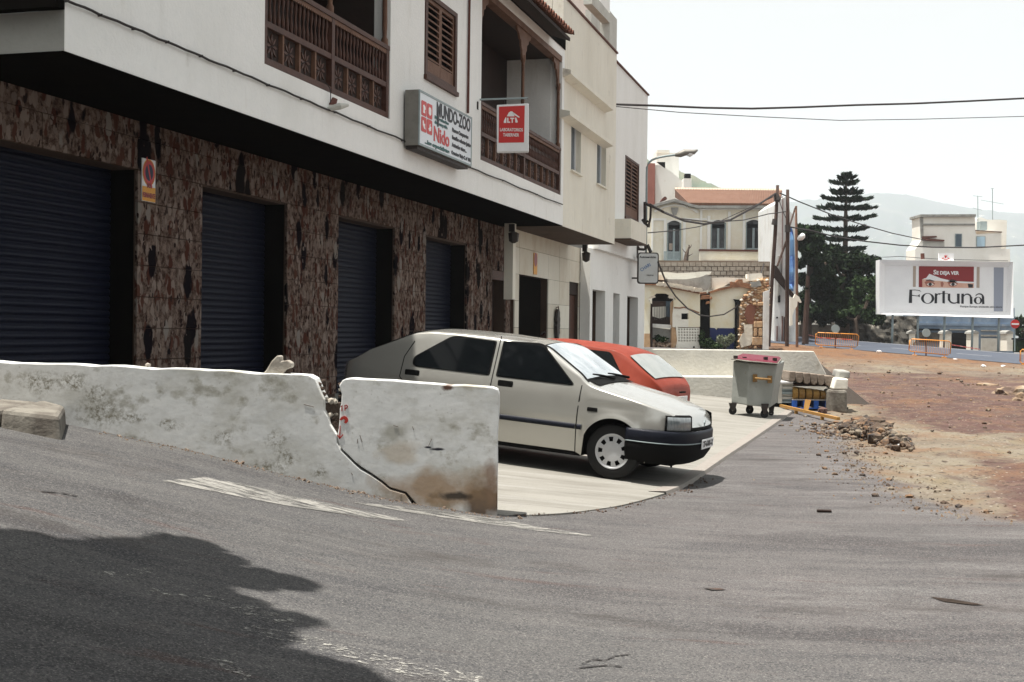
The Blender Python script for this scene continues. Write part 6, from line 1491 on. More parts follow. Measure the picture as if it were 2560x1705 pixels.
ridge('mountain', [(1700, 640), (1800, 590), (1900, 520), (2000, 500), (2100, 495), (2180, 482), (2260, 486), (2340, 505), (2420, 520), (2500, 530), (2570, 535), (2700, 560), (3000, 600)], 2700, 1500, M['hill_far'], 5, .05)
ridge('mountain', [(-3000, 640), (-1000, 600), (500, 580), (1500, 560), (1850, 560)], 2700, 1500, M['hill_far'], 7, .05)
# land running out to the hills
rows = []
for y in (519, 900, 1600, 2900, 4550):
    rows.append([(x, y, gz(0, 520) - (y-519)*.004 - 12) for x in np.linspace(-3900, 5900, 20)])
ob('distant_land', MB().grid(rows), M['hill_far'], kind='structure')

# ---- overhead cables
def sag(a, b, s, n=16):
    return [a.lerp(b, i/n)+Vector((0, 0, -s*4*(i/n)*(1-i/n))) for i in range(n+1)]
def cable(pts, r, label, wob=0.0):
    if wob: pts = [p+Vector((0, 0, wob*math.sin(i*1.7))) for i, p in enumerate(pts)]
    o_ = ob('overhead_cable', MB().tube(pts, r, 5), M['cable'], label=label, cat='cable', group='overhead cables'); return o_
cable([at(x, y, Y) for x, y, Y in ((1536, 261, 35), (1640, 266, 36), (1760, 269, 37), (1880, 270, 38), (2000, 269, 39), (2140, 264, 40), (2280, 258, 41), (2420, 252, 42), (2700, 240, 44))], .032, 'thick twisted cable crossing the sky from the white row to the right edge', .02)
cable([at(x, y, Y) for x, y, Y in ((1536, 266, 35), (1700, 281, 36), (1900, 292, 38), (2100, 301, 40), (2300, 298, 41), (2450, 294, 42), (2700, 287, 44))], .012, 'thin cable crossing the sky just below the thick one')
cable([at(x, y, Y) for x, y, Y in ((1950, 483, 66), (2000, 505, 70), (2075, 535, 75), (2150, 560, 79), (2230, 583, 84), (2310, 600, 93))], .035, 'cable running down from the leftmost pole across the pine to the cream house')
cable([at(x, y, Y) for x, y, Y in ((1972, 567, 67), (2030, 577, 69), (2080, 590, 71), (2160, 603, 74), (2250, 613, 77), (2330, 618, 78), (2440, 619, 78), (2560, 613, 78), (2700, 606, 78))], .04, 'thick cable running right from the middle pole, in front of the cream house')
cable([at(x, y, Y) for x, y, Y in ((1625, 512, 42), (1660, 531, 48), (1710, 552, 54), (1760, 560, 58), (1825, 550, 61), (1890, 515, 63), (1940, 483, 66))], .05, 'thick sagging cable across the old house front up to the leftmost pole')
cable([at(x, y, Y) for x, y, Y in ((1625, 515, 42), (1690, 545, 50), (1780, 556, 57), (1860, 550, 61), (1920, 535, 64), (1965, 529, 66))], .025, 'thinner sagging cable across the windows of the old house')
cable([at(x, y, Y) for x, y, Y in ((1620, 582, 42), (1680, 577, 50), (1740, 568, 56), (1800, 553, 62), (1850, 530, 64), (1938, 490, 66))], .02, 'thin cable rising from the hanging lines to the leftmost pole')
cable([at(x, y, Y) for x, y, Y in ((1645, 655, 40), (1665, 705, 44), (1690, 742, 48), (1720, 772, 52), (1750, 788, 56), (1775, 791, 58), (1810, 786, 59), (1840, 768, 60), (1868, 738, 61), (1900, 690, 62), (1910, 660, 64))], .03, 'cable drooping in front of the ruin from the hanging white sign')
cable([at(x, y, Y) for x, y, Y in ((2208, 643, 85), (2250, 641, 86), (2300, 645, 88), (2350, 648, 90), (2520, 652, 92))], .02, 'thin cable above the top edge of the hoarding')
cable([at(x, y, Y) for x, y, Y in ((1944, 490, 66), (1958, 530, 67), (1968, 552, 67))], .02, 'short cable between the tops of the two dark poles')
# tangle of cables, bracket and lit sign at the end of the row
cn = empty('cable_bracket', label='black bundle of brackets and wires at the corner of the last white house', cat='cable bracket')
YC = YLm
C_ = lambda L: [at(1520+x/7.84, 560+y/7.84, YC-.3) for x, y in L]
t_ = MB()
for pts, r in (([(100, 340), (240, 370), (330, 395)], .05), ([(240, 370), (280, 430), (265, 540)], .035), ([(0, 400), (100, 430), (200, 500), (300, 560), (450, 600), (560, 620)], .035), ([(0, 450), (120, 500), (260, 555), (420, 590), (560, 640)], .04), ([(240, 540), (240, 800)], .05), ([(250, 780), (262, 1000), (255, 1280)], .035), ([(330, 400), (440, 470), (560, 490), (700, 500), (735, 490)], .045), ([(735, 410), (735, 500)], .05), ([(340, 320), (420, 420), (540, 480), (600, 440)], .07), ([(560, 480), (560, 640), (600, 640)], .06), ([(430, 1060), (600, 1062)], .03), ([(440, 645), (600, 650)], .05), ([(770, 405), (800, 470), (840, 560)], .06)):
    t_.tube(C_(pts), r, 6)
ob('wires', t_, M['iron'], cn)
t_ = MB()
for pts, r in (([(1612, 505), (1612, 560), (1620, 552)], .05), ([(1612, 508), (1624, 514), (1632, 516)], .05), ([(1627, 518), (1626, 545), (1621, 566)], .04), ([(1612, 553), (1608, 556)], .12), ([(1620, 560), (1619, 568)], .08), ([(1630, 515), (1660, 530)], .03)):
    t_.tube([at(x, y, YC-.25) for x, y in pts], r, 6)
ob('insulator_bracket', t_, M['iron'], cn)
cs = empty('lit_shop_sign', label='rounded pale hanging sign with blue slanted lettering at the end of the row', cat='sign')
YS2 = YC-.9
px_ = lambda x, y: (1520+x/7.84, 560+y/7.84)
p0, p1 = aw(*px_(578, 1168), YS2), aw(*px_(997, 560), YS2)
ob('sign_box', MB().prism(rrect(p0[0], p1[0], p0[1], p1[1], .09), lambda u, v, w_: (u, w_, v), YS2, YS2+.22), M['iron'], cs)
ob('sign_face', MB().prism(rrect(p0[0]+.035, p1[0]-.035, p0[1]+.035, p1[1]-.035, .07), lambda u, v, w_: (u, w_, v), YS2-.01, YS2-.001), mat('sign_pale', (.55,.57,.57), .4, [((.45,.45,.43), 3, .5, .7, .6)]), cs)
def ctext(txt, x, y, w_, h_, m, ang=0, bold=.02):
    me = text_mesh(txt, 1.0, bold, .001); X = [v.co.x for v in me.vertices]; Zm = max(v.co.y for v in me.vertices); s = YS2/FPX/7.84
    for v in me.vertices: v.co.x = (v.co.x-min(X))/(max(X)-min(X))*w_*s; v.co.y = v.co.y/Zm*h_*s
    p = aw(*px_(x, y), YS2); ob('lettering', me, M[m], cs, loc=(p[0], YS2-.014, p[1]), rot=(math.pi/2, -ang, 0))
ctext('Autoservicio', 615, 665, 325, 42, 'black_print', 0, .03); ctext('CHARI', 655, 935, 220, 66, 'blue_print', R(33), .01); ctext('PEPSI', 760, 1018, 130, 26, 'black_print')
# ============================================================ cars
def build_car(S, name, label, pos, fwd, paint):
    """S: spec in car coordinates (x forward from the front axle, y left, z up from the ground)"""
    gx, gy = pos
    up = Vector((.084*NV.x, .084*NV.y, 1)).normalized(); f = Vector((fwd[0], fwd[1], 0)); f = (f-up*f.dot(up)).normalized(); l = up.cross(f)
    mt = Matrix(((f.x, l.x, up.x, gx), (f.y, l.y, up.y, gy), (f.z, l.z, up.z, slab_z(gx, gy)+.006), (0, 0, 0, 1)))
    root = empty(name, label=label, cat='car'); root.matrix_world = mt
    W, xf, xr, WB, RA, WR = S['W'], S['xf'], S['xr'], S['WB'], S['RA'], S['WR']
    TOP, BELT, TUM, SILL = S['top'], S['belt'], S['tum'], S['sill']
    def sm(x, tab, h=.10):
        return sum(float(np.interp(x+d*h, [t[0] for t in tab], [t[1] for t in tab])) for d in (-1, -.5, 0, .5, 1))/5
    def ztop(x): return sm(x, TOP, S.get('smooth', .05))
    def zbelt(x): return min(sm(x, BELT, .15), ztop(x)-.012)
    def hw(x):
        if x > xf-.62: t = (x-(xf-.62))/.62; return W*max(0, 1-min(1, t)**3.4)**(1/2.6)
        if x < xr+.55: t = ((xr+.55)-x)/.55; return W*max(0, 1-min(1, t)**4.0)**(1/3.2)
        return W
    def arch(x):
        z = SILL(x)
        for c in (0, -WB):
            d = x-c
            if abs(d) < RA: z = max(z, WR+.01+math.sqrt(max(0, RA*RA-d*d)))
        return z
    def prof(z, zb_):   # relative width of the lower body
        t = (z-.60)/.32; p = 1-.075*max(0, t)**2 - .06*max(0, -t)**1.6
        return p
    def crease(z): return -.008*math.exp(-((z-S['crease'])/.03)**2) + .004*math.exp(-((z-S['crease']-.06)/.03)**2)
    def ylow(x, z):
        fl = 0
        for c in (0, -WB):
            d = math.hypot(x-c, z-WR); fl = max(fl, .022*math.exp(-((d-RA)/.05)**2)*(1 if z > WR-.05 else .4))
        return hw(x)*prof(z, 0) + (crease(z)+fl)*(hw(x)/W)
    def yside(x, z):
        zb_ = zbelt(x); return ylow(x, z) if z <= zb_ else ylow(x, zb_)-TUM*(z-zb_)
    NLo, NS, NC, NT = 12, 5, 5, 7
    def section(x):
        zb0 = arch(x); zb1 = zbelt(x); zt = ztop(x); H = zt-zb1; pts = []
        zb0 = min(zb0, zb1-.02)
        for i in range(NLo): z = zb0+(zb1-zb0)*i/(NLo-1); pts.append((ylow(x, z), z))
        Wb = ylow(x, zb1); sf = .86*max(0, min(1, (H-.03)/.12)); ys = Wb-TUM*sf*H; zs = zb1+sf*H
        for i in range(1, NS+1): t = i/NS; pts.append((Wb+(ys-Wb)*t, zb1+(zs-zb1)*t))
        rem = zt-zs; sg = min(.030+.02*(1-min(1, H/.3)), rem*.55); cw = min(.10, Wb*.3)
        ye, ze_ = ys-cw, zt-sg; cx, cz = ys-TUM*(rem-sg)*.6, zt-sg*1.15
        for i in range(1, NC+1): t = i/NC; pts.append(((1-t)**2*ys+2*t*(1-t)*cx+t*t*ye, (1-t)**2*zs+2*t*(1-t)*cz+t*t*ze_))
        for i in range(1, NT+1): y = ye*(1-i/NT); pts.append((y, zt-sg*(y/max(ye, 1e-4))**2))
        return pts
    xs_ = set(np.arange(xr+.1, xf-.1, .035))
    for c in (0, -WB):
        for t in np.linspace(-1, 1, 25): xs_.add(c+RA*math.sin(t*math.pi/2))
    for t in np.linspace(0, 1, 14): xs_.add(xf-.002-.14*(1-math.cos(t*math.pi/2))*1.0); xs_.add(xr+.002+.14*(1-math.cos(t*math.pi/2)))
    for t in TOP: xs_.add(t[0])
    xs_ = sorted(v for v in xs_ if xr+.001 <= v <= xf-.001); xs_ = [v for i, v in enumerate(xs_) if i == 0 or v-xs_[i-1] > .009 or v > xf-.02 or v < xr+.02]
    rows = []
    for x in xs_:
        s = section(x); rows.append([(x, y, z) for y, z in s]+[(x, -y, z) for y, z in s[::-1][1:]])
    body = ob('body', MB().grid(rows), paint, root, smooth=True)
    if S.get('dirty'): pass
    # underside and wheel wells
    ob('underbody', MB().box(xr+.15, xf-.18, -W*.70, W*.70, .19, .34).box(xr+.12, -WB-RA-.02, -W*.9, W*.9, .22, .5).box(-WB+RA+.02, -RA-.02, -W*.925, W*.925, .19, .5).box(RA+.02, xf-.2, -W*.8, W*.8, .20, .5).box(-WB-RA, RA, -W*.72, W*.72, .3, .72), M['black'], root)
    # glass
    def side_poly(poly, off, k):     # rounded polygon on the side surface
        n = len(poly); out = []
        for i in range(n):
            p0, p1, p2 = np.array(poly[i-1][:2]), np.array(poly[i][:2]), np.array(poly[(i+1) % n][:2]); r = poly[i][2] if len(poly[i]) > 2 else .03
            a = p1+(p0-p1)/np.linalg.norm(p0-p1)*min(r, np.linalg.norm(p0-p1)*.45); b = p1+(p2-p1)/np.linalg.norm(p2-p1)*min(r, np.linalg.norm(p2-p1)*.45)
            for t in np.linspace(0, 1, 5): out.append((1-t)**2*a+2*t*(1-t)*p1+t*t*b)
        c = sum(out)/len(out); out = [c+(q-c)*(1+k/np.linalg.norm(q-c)) for q in out]
        return [(q[0], q[1]) for q in out], off
    def side_glass(name_, poly, m, off, k, parent):
        for s_ in (1, -1):
            P_, o_ = side_poly(poly, off, k); mb_ = MB()
            c = (sum(p[0] for p in P_)/len(P_), sum(p[1] for p in P_)/len(P_)); n = len(P_)
            vs_ = [(c[0], s_*(yside(*c)+o_), c[1])]
            for fr_ in (.5, 1.0):
                for p in P_: q = (c[0]+(p[0]-c[0])*fr_, c[1]+(p[1]-c[1])*fr_); vs_.append((q[0], s_*(yside(*q)+o_), q[1]))
            for p in P_: vs_.append((p[0], s_*(yside(*p)-.02), p[1]))
            F_ = [(0, 1+i, 1+(i+1) % n) for i in range(n)]
            for b_ in (1, 1+n): F_ += [(b_+i, b_+n+i, b_+n+(i+1) % n, b_+(i+1) % n) for i in range(n)]
            if s_ > 0: F_ = [q[::-1] for q in F_]
            ob(name_, mb_.add(vs_, F_), m, parent)
    for g in S['glass']:
        side_glass('window_seal', g, M['black'], .005, .020, root)
        side_glass('side_window', g, M['car_glass'], .011, 0, root)
    def top_patch(name_, x0, x1, v0, v1, off, m, n=14, nv=14, fn=None, round_=.04):
        rows_ = []
        for i in range(n+1):
            x = x0+(x1-x0)*i/n; row = []
            s = section(x); yb = s[NLo+NS+NC-1][0]; ycl = yb+.06
            for j in range(nv+1):
                v = v0+(v1-v0)*j/nv
                y = v*ycl; ya = abs(y); zz = float(np.interp(-ya, [-p[0] for p in s[NLo-1:]], [p[1] for p in s[NLo-1:]]))
                row.append((x, y, zz))
            rows_.append(row)
        # offset along rough normal
        dx_, dz_ = rows_[-1][nv//2][0]-rows_[0][nv//2][0], rows_[-1][nv//2][2]-rows_[0][nv//2][2]; L_ = math.hypot(dx_, dz_); nx_, nz_ = -dz_/L_, dx_/L_
        if nz_ < 0: nx_, nz_ = -nx_, -nz_
        rows_ = [[(p[0]+nx_*off, p[1], p[2]+nz_*off) for p in r] for r in rows_]
        return ob(name_, MB().grid(rows_), m, root, smooth=True)
    ws = S['windscreen']; top_patch('window_seal', ws[0]+.03, ws[1]-.03, -.99, .99, .004, M['black']); top_patch('windscreen', ws[0], ws[1], -.95, .95, .010, M['screen_glass'] if 'screen' not in S else M[S['screen']])
    rw2 = S['rear_window']; top_patch('window_seal', rw2[0]-.02, rw2[1]+.02, -.97, .97, .006, M['black']); top_patch('rear_window', rw2[0], rw2[1], -.94, .94, .012, M['rear_glass'] if S.get('rear_pale') else M['car_glass'])
    # gaps
    def ribbon(pts, wd, off=.0025, m='black', nm='panel_gap'):
        for s_ in (1, -1):
            rows_ = []
            for i, (x, z) in enumerate(pts):
                a = np.array(pts[max(i-1, 0)]); b = np.array(pts[min(i+1, len(pts)-1)]); d = (b-a)/np.linalg.norm(b-a); n_ = np.array((-d[1], d[0]))*wd/2
                p, q = np.array((x, z))+n_, np.array((x, z))-n_
                rows_.append([(p[0], s_*(yside(*p)-.004), p[1]), (p[0], s_*(yside(*p)+off), p[1]), (q[0], s_*(yside(*q)+off), q[1]), (q[0], s_*(yside(*q)-.004), q[1])])
            if s_ > 0: rows_ = [r[::-1] for r in rows_]
            ob(nm, MB().grid(rows_), M[m], root)
    def dens(pts, n=8):
        out = []
        for a, b in zip(pts[:-1], pts[1:]):
            for i in range(n): t = i/n; out.append((a[0]+(b[0]-a[0])*t, a[1]+(b[1]-a[1])*t))
        return out+[pts[-1]]
    for g in S['gaps']: ribbon(dens(g), .010)
    if 'strip' in S:
        for a, b, z, wd in S['strip']:
            for s_ in (1, -1):
                rows_ = []
                for x in np.linspace(a, b, 24):
                    rows_.append([(x, s_*(yside(x, z-wd/2)-.003), z-wd/2), (x, s_*(yside(x, z)+.014), z-wd*.42), (x, s_*(yside(x, z)+.018), z), (x, s_*(yside(x, z)+.012), z+wd*.42), (x, s_*(yside(x, z+wd/2)-.003), z+wd/2)])
                if s_ < 0: rows_ = [r[::-1] for r in rows_]
                ob('rub_strip', MB().grid(rows_), M['trim_navy'], root, smooth=True)
    for (x, z) in S.get('handles', []):
        for s_ in (1, -1):
            y = yside(x, z); ob('door_handle', MB().prism(rrect(x-.085, x+.085, z-.032, z+.032, .014), lambda u, v, w_: (u, s_*w_, v), y-.02, y+.010), M['black'], root)
    # bumpers wrapping round the ends
    def plan(front, off, n=44):
        out = []
        if front:
            th = [(xf-.62)+.62*math.sin(t) for t in np.linspace(0, math.pi/2, n)]
        else: th = [(xr+.55)-.55*math.sin(t) for t in np.linspace(0, math.pi/2, n)]
        half = [(x, hw(x)) for x in th]; 
        full = half+[(x, -y) for x, y in half[::-1][1:]]
        res = []
        for i, (x, y) in enumerate(full):
            a = np.array(full[max(i-1, 0)]); b = np.array(full[min(i+1, len(full)-1)]); d = b-a; d = d/np.linalg.norm(d); n_ = np.array((d[1], -d[0]))*(1 if not front else -1)
            if front: n_ = np.array((-d[1], d[0]))
            cen = np.array((xf-.62 if front else xr+.55, 0)); 
            if np.dot(n_, np.array((x, y))-cen) < 0: n_ = -n_
            res.append((x, y, n_))
        return res
    def wrap(front, profile, m, nm, pre=None, t0=0.0, t1=1.0, par=None):
        P_ = plan(front, 0); rows_ = []
        if pre is not None:
            x0 = P_[0][0]; st = [(x0+(pre-x0)*(1-k_/6), W, np.array((0, 1.))) for k_ in range(6)]; P_ = st+P_+[(x, -y, np.array((0, -1.))) for x, y, _ in st[::-1]]
        n = len(P_); P_ = P_[int(t0*(n-1)):int(t1*(n-1))+1]
        for x, y, n_ in P_: rows_.append([(x+n_[0]*o_, y+n_[1]*o_, z) for o_, z in profile])
        if not front: rows_ = [r[::-1] for r in rows_]
        return ob(nm, MB().grid(rows_), M[m] if isinstance(m, str) else m, par or root, smooth=True)
    for w_ in S['wraps']: wrap(*w_[:4], **(w_[4] if len(w_) > 4 else {}))
    # wheels
    tyre = MB().lathe([(WR-.105, -.075), (WR-.02, -.085), (WR-.004, -.07), (WR, -.04), (WR, .04), (WR-.004, .07), (WR-.02, .085), (WR-.105, .075)], 36, lambda x, y, z: (x, z, y)).mesh('tyre', True)
    rim = MB().lathe([(WR-.10, .080), (WR-.115, .083), (WR-.122, .072)], 36, lambda x, y, z: (x, z, y))
    cap_r = WR-.115
    nsl = S.get('slots', 9); ang = 2*math.pi/nsl; capm = MB()
    r1, r2 = cap_r*.62, cap_r*.90
    prof_ = lambda r: .075+.018*(1-(r/cap_r)**2)
    for i in range(nsl):
        a0 = i*ang; w_ = ang*.24
        def seg(ra, rb_, ta, tb, n=3):
            rows_ = []
            for r in np.linspace(ra, rb_, 3): rows_.append([(r*math.cos(t), prof_(r), r*math.sin(t)) for t in np.linspace(ta, tb, n+1)])
            capm.grid(rows_)
        seg(.001, r1, a0, a0+ang, 5); seg(r2, cap_r, a0, a0+ang, 5); seg(r1, r2, a0+w_, a0+ang-w_, 3)
    hub = ob
    for (cx_, sy) in ((0, 1), (0, -1), (-WB, 1), (-WB, -1)):
        y = sy*(W-.125); wh = ob('wheel', tyre, M['tyre'], root, loc=(cx_, y, WR), rot=(0, 0, 0 if sy > 0 else math.pi))
        ob('hubcap', capm.mesh('hubcap', True), M['hubcap'], wh); ob('rim', rim.mesh('rim', True), M['hubcap'], wh)
        ob('brake_disc', MB().lathe([(.001, .045), (WR-.12, .045)], 24, lambda x, y_, z: (x, z, y_)).lathe([(WR-.11, -.07), (WR-.11, .07)], 24, lambda x, y_, z: (x, z, y_)), M['black'], wh)
    return root, mt, yside, section, wrap

M['car_glass'] = mat('car_glass', (.004,.005,.006), .05, spec=.35)
M['screen_glass'] = mat('screen_glass', (.22,.26,.29), .08, [((.50,.54,.56), 2.2, .40, .62, .9)], spec=.9, coat=.5)  # pale mottling puts the mirrored bright sky into the glass colour
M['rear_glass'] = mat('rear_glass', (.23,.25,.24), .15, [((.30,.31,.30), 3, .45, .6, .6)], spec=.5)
M['silver_paint'] = mat('silver_paint', (.44,.435,.405), .25, [((.38,.375,.345), 3, .45, .7, .5)], metal=.6, spec=.5, coat=.6)
M['red_paint'] = mat('red_paint', (.20,.030,.015), .6, [((.17,.03,.02), 5, .5, .72, .6), ((.27,.05,.03), 2.5, .45, .65, .7)], .0, 10, spec=.15, coat=.05)
M['trim_navy'] = mat('trim_navy', (0.0099,0.0117,0.0189), .5, spec=.12)
M['tyre'] = mat('tyre', (.012,.012,.012), .85); M['hubcap'] = mat('hubcap', (.50,.51,.53), .4, [((.35,.35,.35), 12, .5, .8, .5)], metal=.3)
M['lens'] = mat('lens', (.20,.22,.23), .10, [((.08,.095,.10), 9, .4, .7, .7, (8,8,1))], spec=.8, coat=.6); M['amber'] = mat('amber', (.55,.20,.04), .3); M['red_lens'] = mat('red_lens', (.30,.03,.02), .2)
silver = dict(W=.835, xf=.765, xr=-3.36, WB=2.54, RA=.335, WR=.285, tum=.36, crease=.74,
    top=[(-3.36, .55), (-3.34, .80), (-3.28, .925), (-3.16, .955), (-2.45, 1.325), (-2.25, 1.362), (-1.9, 1.372), (-1.5, 1.37), (-1.1, 1.35), (-.86, 1.322), (-.34, .985), (-.22, .955), (.25, .86), (.58, .765), (.70, .70), (.74, .63), (.765, .5)],
    belt=[(-3.36, .80), (-3.0, .925), (-2.4, .915), (-1.4, .905), (-.4, .90), (.2, .82), (.6, .72), (.8, .62)], sill=None, SILLV=.2,
    glass=[[(-1.47, .93, .02), (-1.47, 1.285, .02), (-1.97, 1.285, .06), (-2.37, 1.03, .05), (-2.36, .935, .05)], [(-.49, .925, .05), (-.93, 1.30, .05), (-1.36, 1.295, .02), (-1.36, .93, .02)]],
    windscreen=(-.38, -.90), rear_window=(-2.47, -3.08),
    gaps=[[(-.40, .93), (-.405, .55), (-.41, .20)], [(-1.415, 1.35), (-1.415, .9), (-1.41, .55), (-1.41, .2)], [(-2.42, 1.20), (-2.50, 1.02), (-2.50, .80), (-2.36, .66)]],
    strip=[(-2.18, -1.42, .50, .06), (-1.40, -.415, .50, .06), (-.395, -.345, .50, .06)], handles=[(-2.36, .855), (-1.25, .855)],
    wraps=[(True, [(0.0, .555), (.022, .56), (.034, .535), (.036, .445), (.03, .435)], 'trim_navy', 'front_bumper', dict(pre=.345)),
           (True, [(.03, .436), (.040, .434), (.040, .428), (.03, .425)], 'grey_frame', 'bumper_strip', dict(pre=.36)),
           (True, [(.028, .421), (.036, .40), (.022, .32), (-.03, .235), (-.08, .205)], 'black', 'bumper_skirt', dict(pre=.30)),
           (False, [(0.0, .62), (.03, .62), (.04, .56), (.04, .42), (.0, .28)], 'trim_navy', 'rear_bumper', dict(pre=-2.9)),
           (True, [(.000, .565), (.014, .568), (.018, .60), (.012, .66), (.004, .705), (-.03, .715)], 'lens', 'headlight', dict(t0=.215, t1=.37)),
           (True, [(.000, .565), (.014, .568), (.018, .60), (.012, .66), (.004, .705), (-.03, .715)], 'lens', 'headlight', dict(t0=.63, t1=.79)),
           (True, [(-.01, .545), (.010, .548), (.013, .60), (.007, .66), (.000, .715), (-.03, .727)], 'black', 'lamp_seal', dict(t0=.205, t1=.385)),
           (True, [(-.01, .545), (.010, .548), (.013, .60), (.007, .66), (.000, .715), (-.03, .727)], 'black', 'lamp_seal', dict(t0=.62, t1=.80)),
           (True, [(.004, .562), (.012, .563), (.014, .585), (.004, .60)], 'black', 'grille_slot', dict(t0=.37, t1=.63))])
silver['sill'] = lambda x: .2 if -2.9 < x < .36 else .36
carS, mtS, ysS, secS, wrS = build_car(silver, 'silver_car', 'silver five-door hatchback with white hubcaps parked nose to the lane behind the wall', (1.316, 13.98), (math.cos(R(-21.5)), math.sin(R(-21.5))), M['silver_paint'])
# small trim on the silver car
y = .66
def cobj(par, nm, mb_, m, **k): return ob(nm, mb_, M[m], par, **k)
for s_ in (1, -1):
    yy = ysS(-.25, .70); cobj(carS, 'side_lamp', MB().prism(rrect(-.30, -.19, .675, .715, .008), lambda u, v, w_: (u, s_*w_, v), yy-.02, yy+.008), 'black')
    if s_ > 0: ym = ysS(-.62, .98); mr = cobj(carS, 'door_mirror', MB().hexa([(-.66, s_*(ym+.0), .97), (-.50, s_*(ym+.0), .97), (-.54, s_*(ym+.17), .98), (-.64, s_*(ym+.17), .98)], [(-.66, s_*(ym-.03), 1.07), (-.52, s_*(ym-.03), 1.07), (-.56, s_*(ym+.17), 1.08), (-.64, s_*(ym+.17), 1.08)]), 'black', bevel=.015)
pl_ = cobj(carS, 'number_plate', MB().box(xf_ := .807, .817, -.26, .26, .37, .47), 'white_paint')
me = text_mesh('TF-6181-X', .085, .003, .001, 1.0)
X = [v.co.x for v in me.vertices]; mx_ = max(X)
for v in me.vertices: v.co.x = v.co.x/mx_*.46-.23
o_ = ob('lettering', me, M['black_print'], pl_, loc=(.819, 0, .392), rot=(math.pi/2, 0, math.pi/2))
# diamond emblem, wiper, aerial, towing eye
zz = .60
cobj(carS, 'emblem', MB().prism([(0, .035), (.022, 0), (0, -.035), (-.022, 0)], lambda u, v, w_: (w_, u, v+.635), .755, .765), 'grey_frame')
for y0, y1 in ((.50, .02), (-.05, -.52)):
    s0 = secS(-.40); cobj(carS, 'wiper', MB().tube([(-.27, y0, 1.0), (-.36, (y0+y1)/2, 1.03), (-.37, y1, 1.045)], [.016, .012, .008], 5), 'black')
cobj(carS, 'scuttle', MB().grid([[(-.235, yv, .968+.0*abs(yv)-.03*(yv/.7)**2), (-.375, yv*.98, 1.012-.035*(yv/.7)**2)] for yv in np.linspace(-.66, .66, 14)]), 'black')
cobj(carS, 'towing_eye', MB().tube([(.52, -.35, .22), (.53, -.35, .15)], .012, 6), 'black')
cobj(carS, 'dashboard_card', MB().box(-.78, -.60, -ysS(-.7, 1.0)-.016, -ysS(-.7, 1.0)-.012, 1.00, 1.055), 'red_print') if False else None
redS = dict(W=.80, xf=.68, xr=-2.86, WB=2.28, RA=.315, WR=.27, tum=.40, crease=.70,
    top=[(-2.86, .50), (-2.84, .78), (-2.80, .86), (-2.26, 1.245), (-2.10, 1.29), (-1.7, 1.31), (-1.2, 1.31), (-.8, 1.27), (-.1, .93), (.4, .80), (.60, .70), (.65, .6), (.68, .5)],
    belt=[(-2.86, .74), (-2.5, .86), (-1.2, .87), (-.2, .86), (.3, .76), (.7, .62)], sill=lambda x: .2,
    glass=[[(-1.35, .90, .02), (-1.35, 1.21, .02), (-2.06, 1.20, .05), (-2.27, .95, .05), (-2.2, .90, .05)], [(-.40, .89, .05), (-.85, 1.20, .05), (-1.25, 1.21, .02), (-1.25, .90, .02)]],
    windscreen=(-.16, -.78), rear_window=(-2.31, -2.68), rear_pale=True,
    gaps=[[(-.38, .88), (-.38, .2)], [(-1.30, 1.3), (-1.30, .5), (-1.35, .2)]], handles=[(-1.15, .80)], slots=8,
    wraps=[(True, [(0, .52), (.02, .52), (.03, .48), (.03, .36), (0, .26)], 'black', 'front_bumper', dict(pre=.33)),
           (False, [(0, .54), (.035, .54), (.045, .50), (.045, .40), (.02, .26), (-.05, .24)], None, 'rear_bumper', dict(pre=-2.62)),
           (False, [(.0, .60), (.014, .60), (.014, .72), (.0, .73)], 'red_lens', 'tail_light', dict(t0=.16, t1=.27)),
           (False, [(.0, .60), (.014, .60), (.014, .72), (.0, .73)], 'red_lens', 'tail_light', dict(t0=.73, t1=.84)),
           (False, [(.0, .585), (.01, .585), (.01, .60), (.0, .605)], 'black', 'tailgate_gap', dict(t0=.16, t1=.84))])
M['bumper_dark'] = mat('bumper_dark', (.05,.04,.04), .6)
redS['wraps'] = [tuple(M['bumper_dark'] if v is None else v for v in w_) for w_ in redS['wraps']]
hd_ = Vector((math.cos(R(155)), math.sin(R(155)), 0)); lf_ = Vector((-hd_.y, hd_.x, 0))
org = Vector((-.45, 17.72, 0))
carR, mtR, ysR, secR, wrR = build_car(redS, 'red_car', 'faded red small hatchback seen from its tailgate beyond the silver car', (org.x, org.y), (hd_.x, hd_.y), M['red_paint'])
cobj(carR, 'number_plate', MB().box(-2.872, -2.862, -.24, .24, .62, .72), 'white_paint')
cobj(carR, 'tailgate_handle', MB().box(-2.885, -2.86, -.10, .10, .765, .785), 'black')
cobj(carR, 'roof_aerial_base', MB().tube([(-.95, .3, 1.33), (-1.0, .3, 1.37)], .02, 6), 'black')

# ============================================================ wheeled refuse container
M['bin_grey'] = mat('bin_grey', (.27,.285,.265), .6, [((.34,.355,.335), 2.5, .45, .65, .7), ((.10,.09,.07), 6, .62, .75, .7), ((.2,.12,.06), 9, .68, .76, .7)], .12, 20, metal=.2, spec=.3)
M['lid_pink'] = mat('lid_pink', (0.1182,0.0090,0.0246), .6, [((0.0738,0.0096,0.0150), 4, .5, .7, .6)])
M['rust'] = mat('rust', (.26,.15,.05), .8, [((.12,.06,.03), 12, .5, .7, .8)])
bn = empty('wheeled_container', label='grey metal wheeled refuse container with a crimson lid on the parking slab', cat='refuse container')
YBn = 24.0
bp_ = lambda x, y, dy=0: at(1780+x/5.6, 840+y/5.6, YBn+dy)
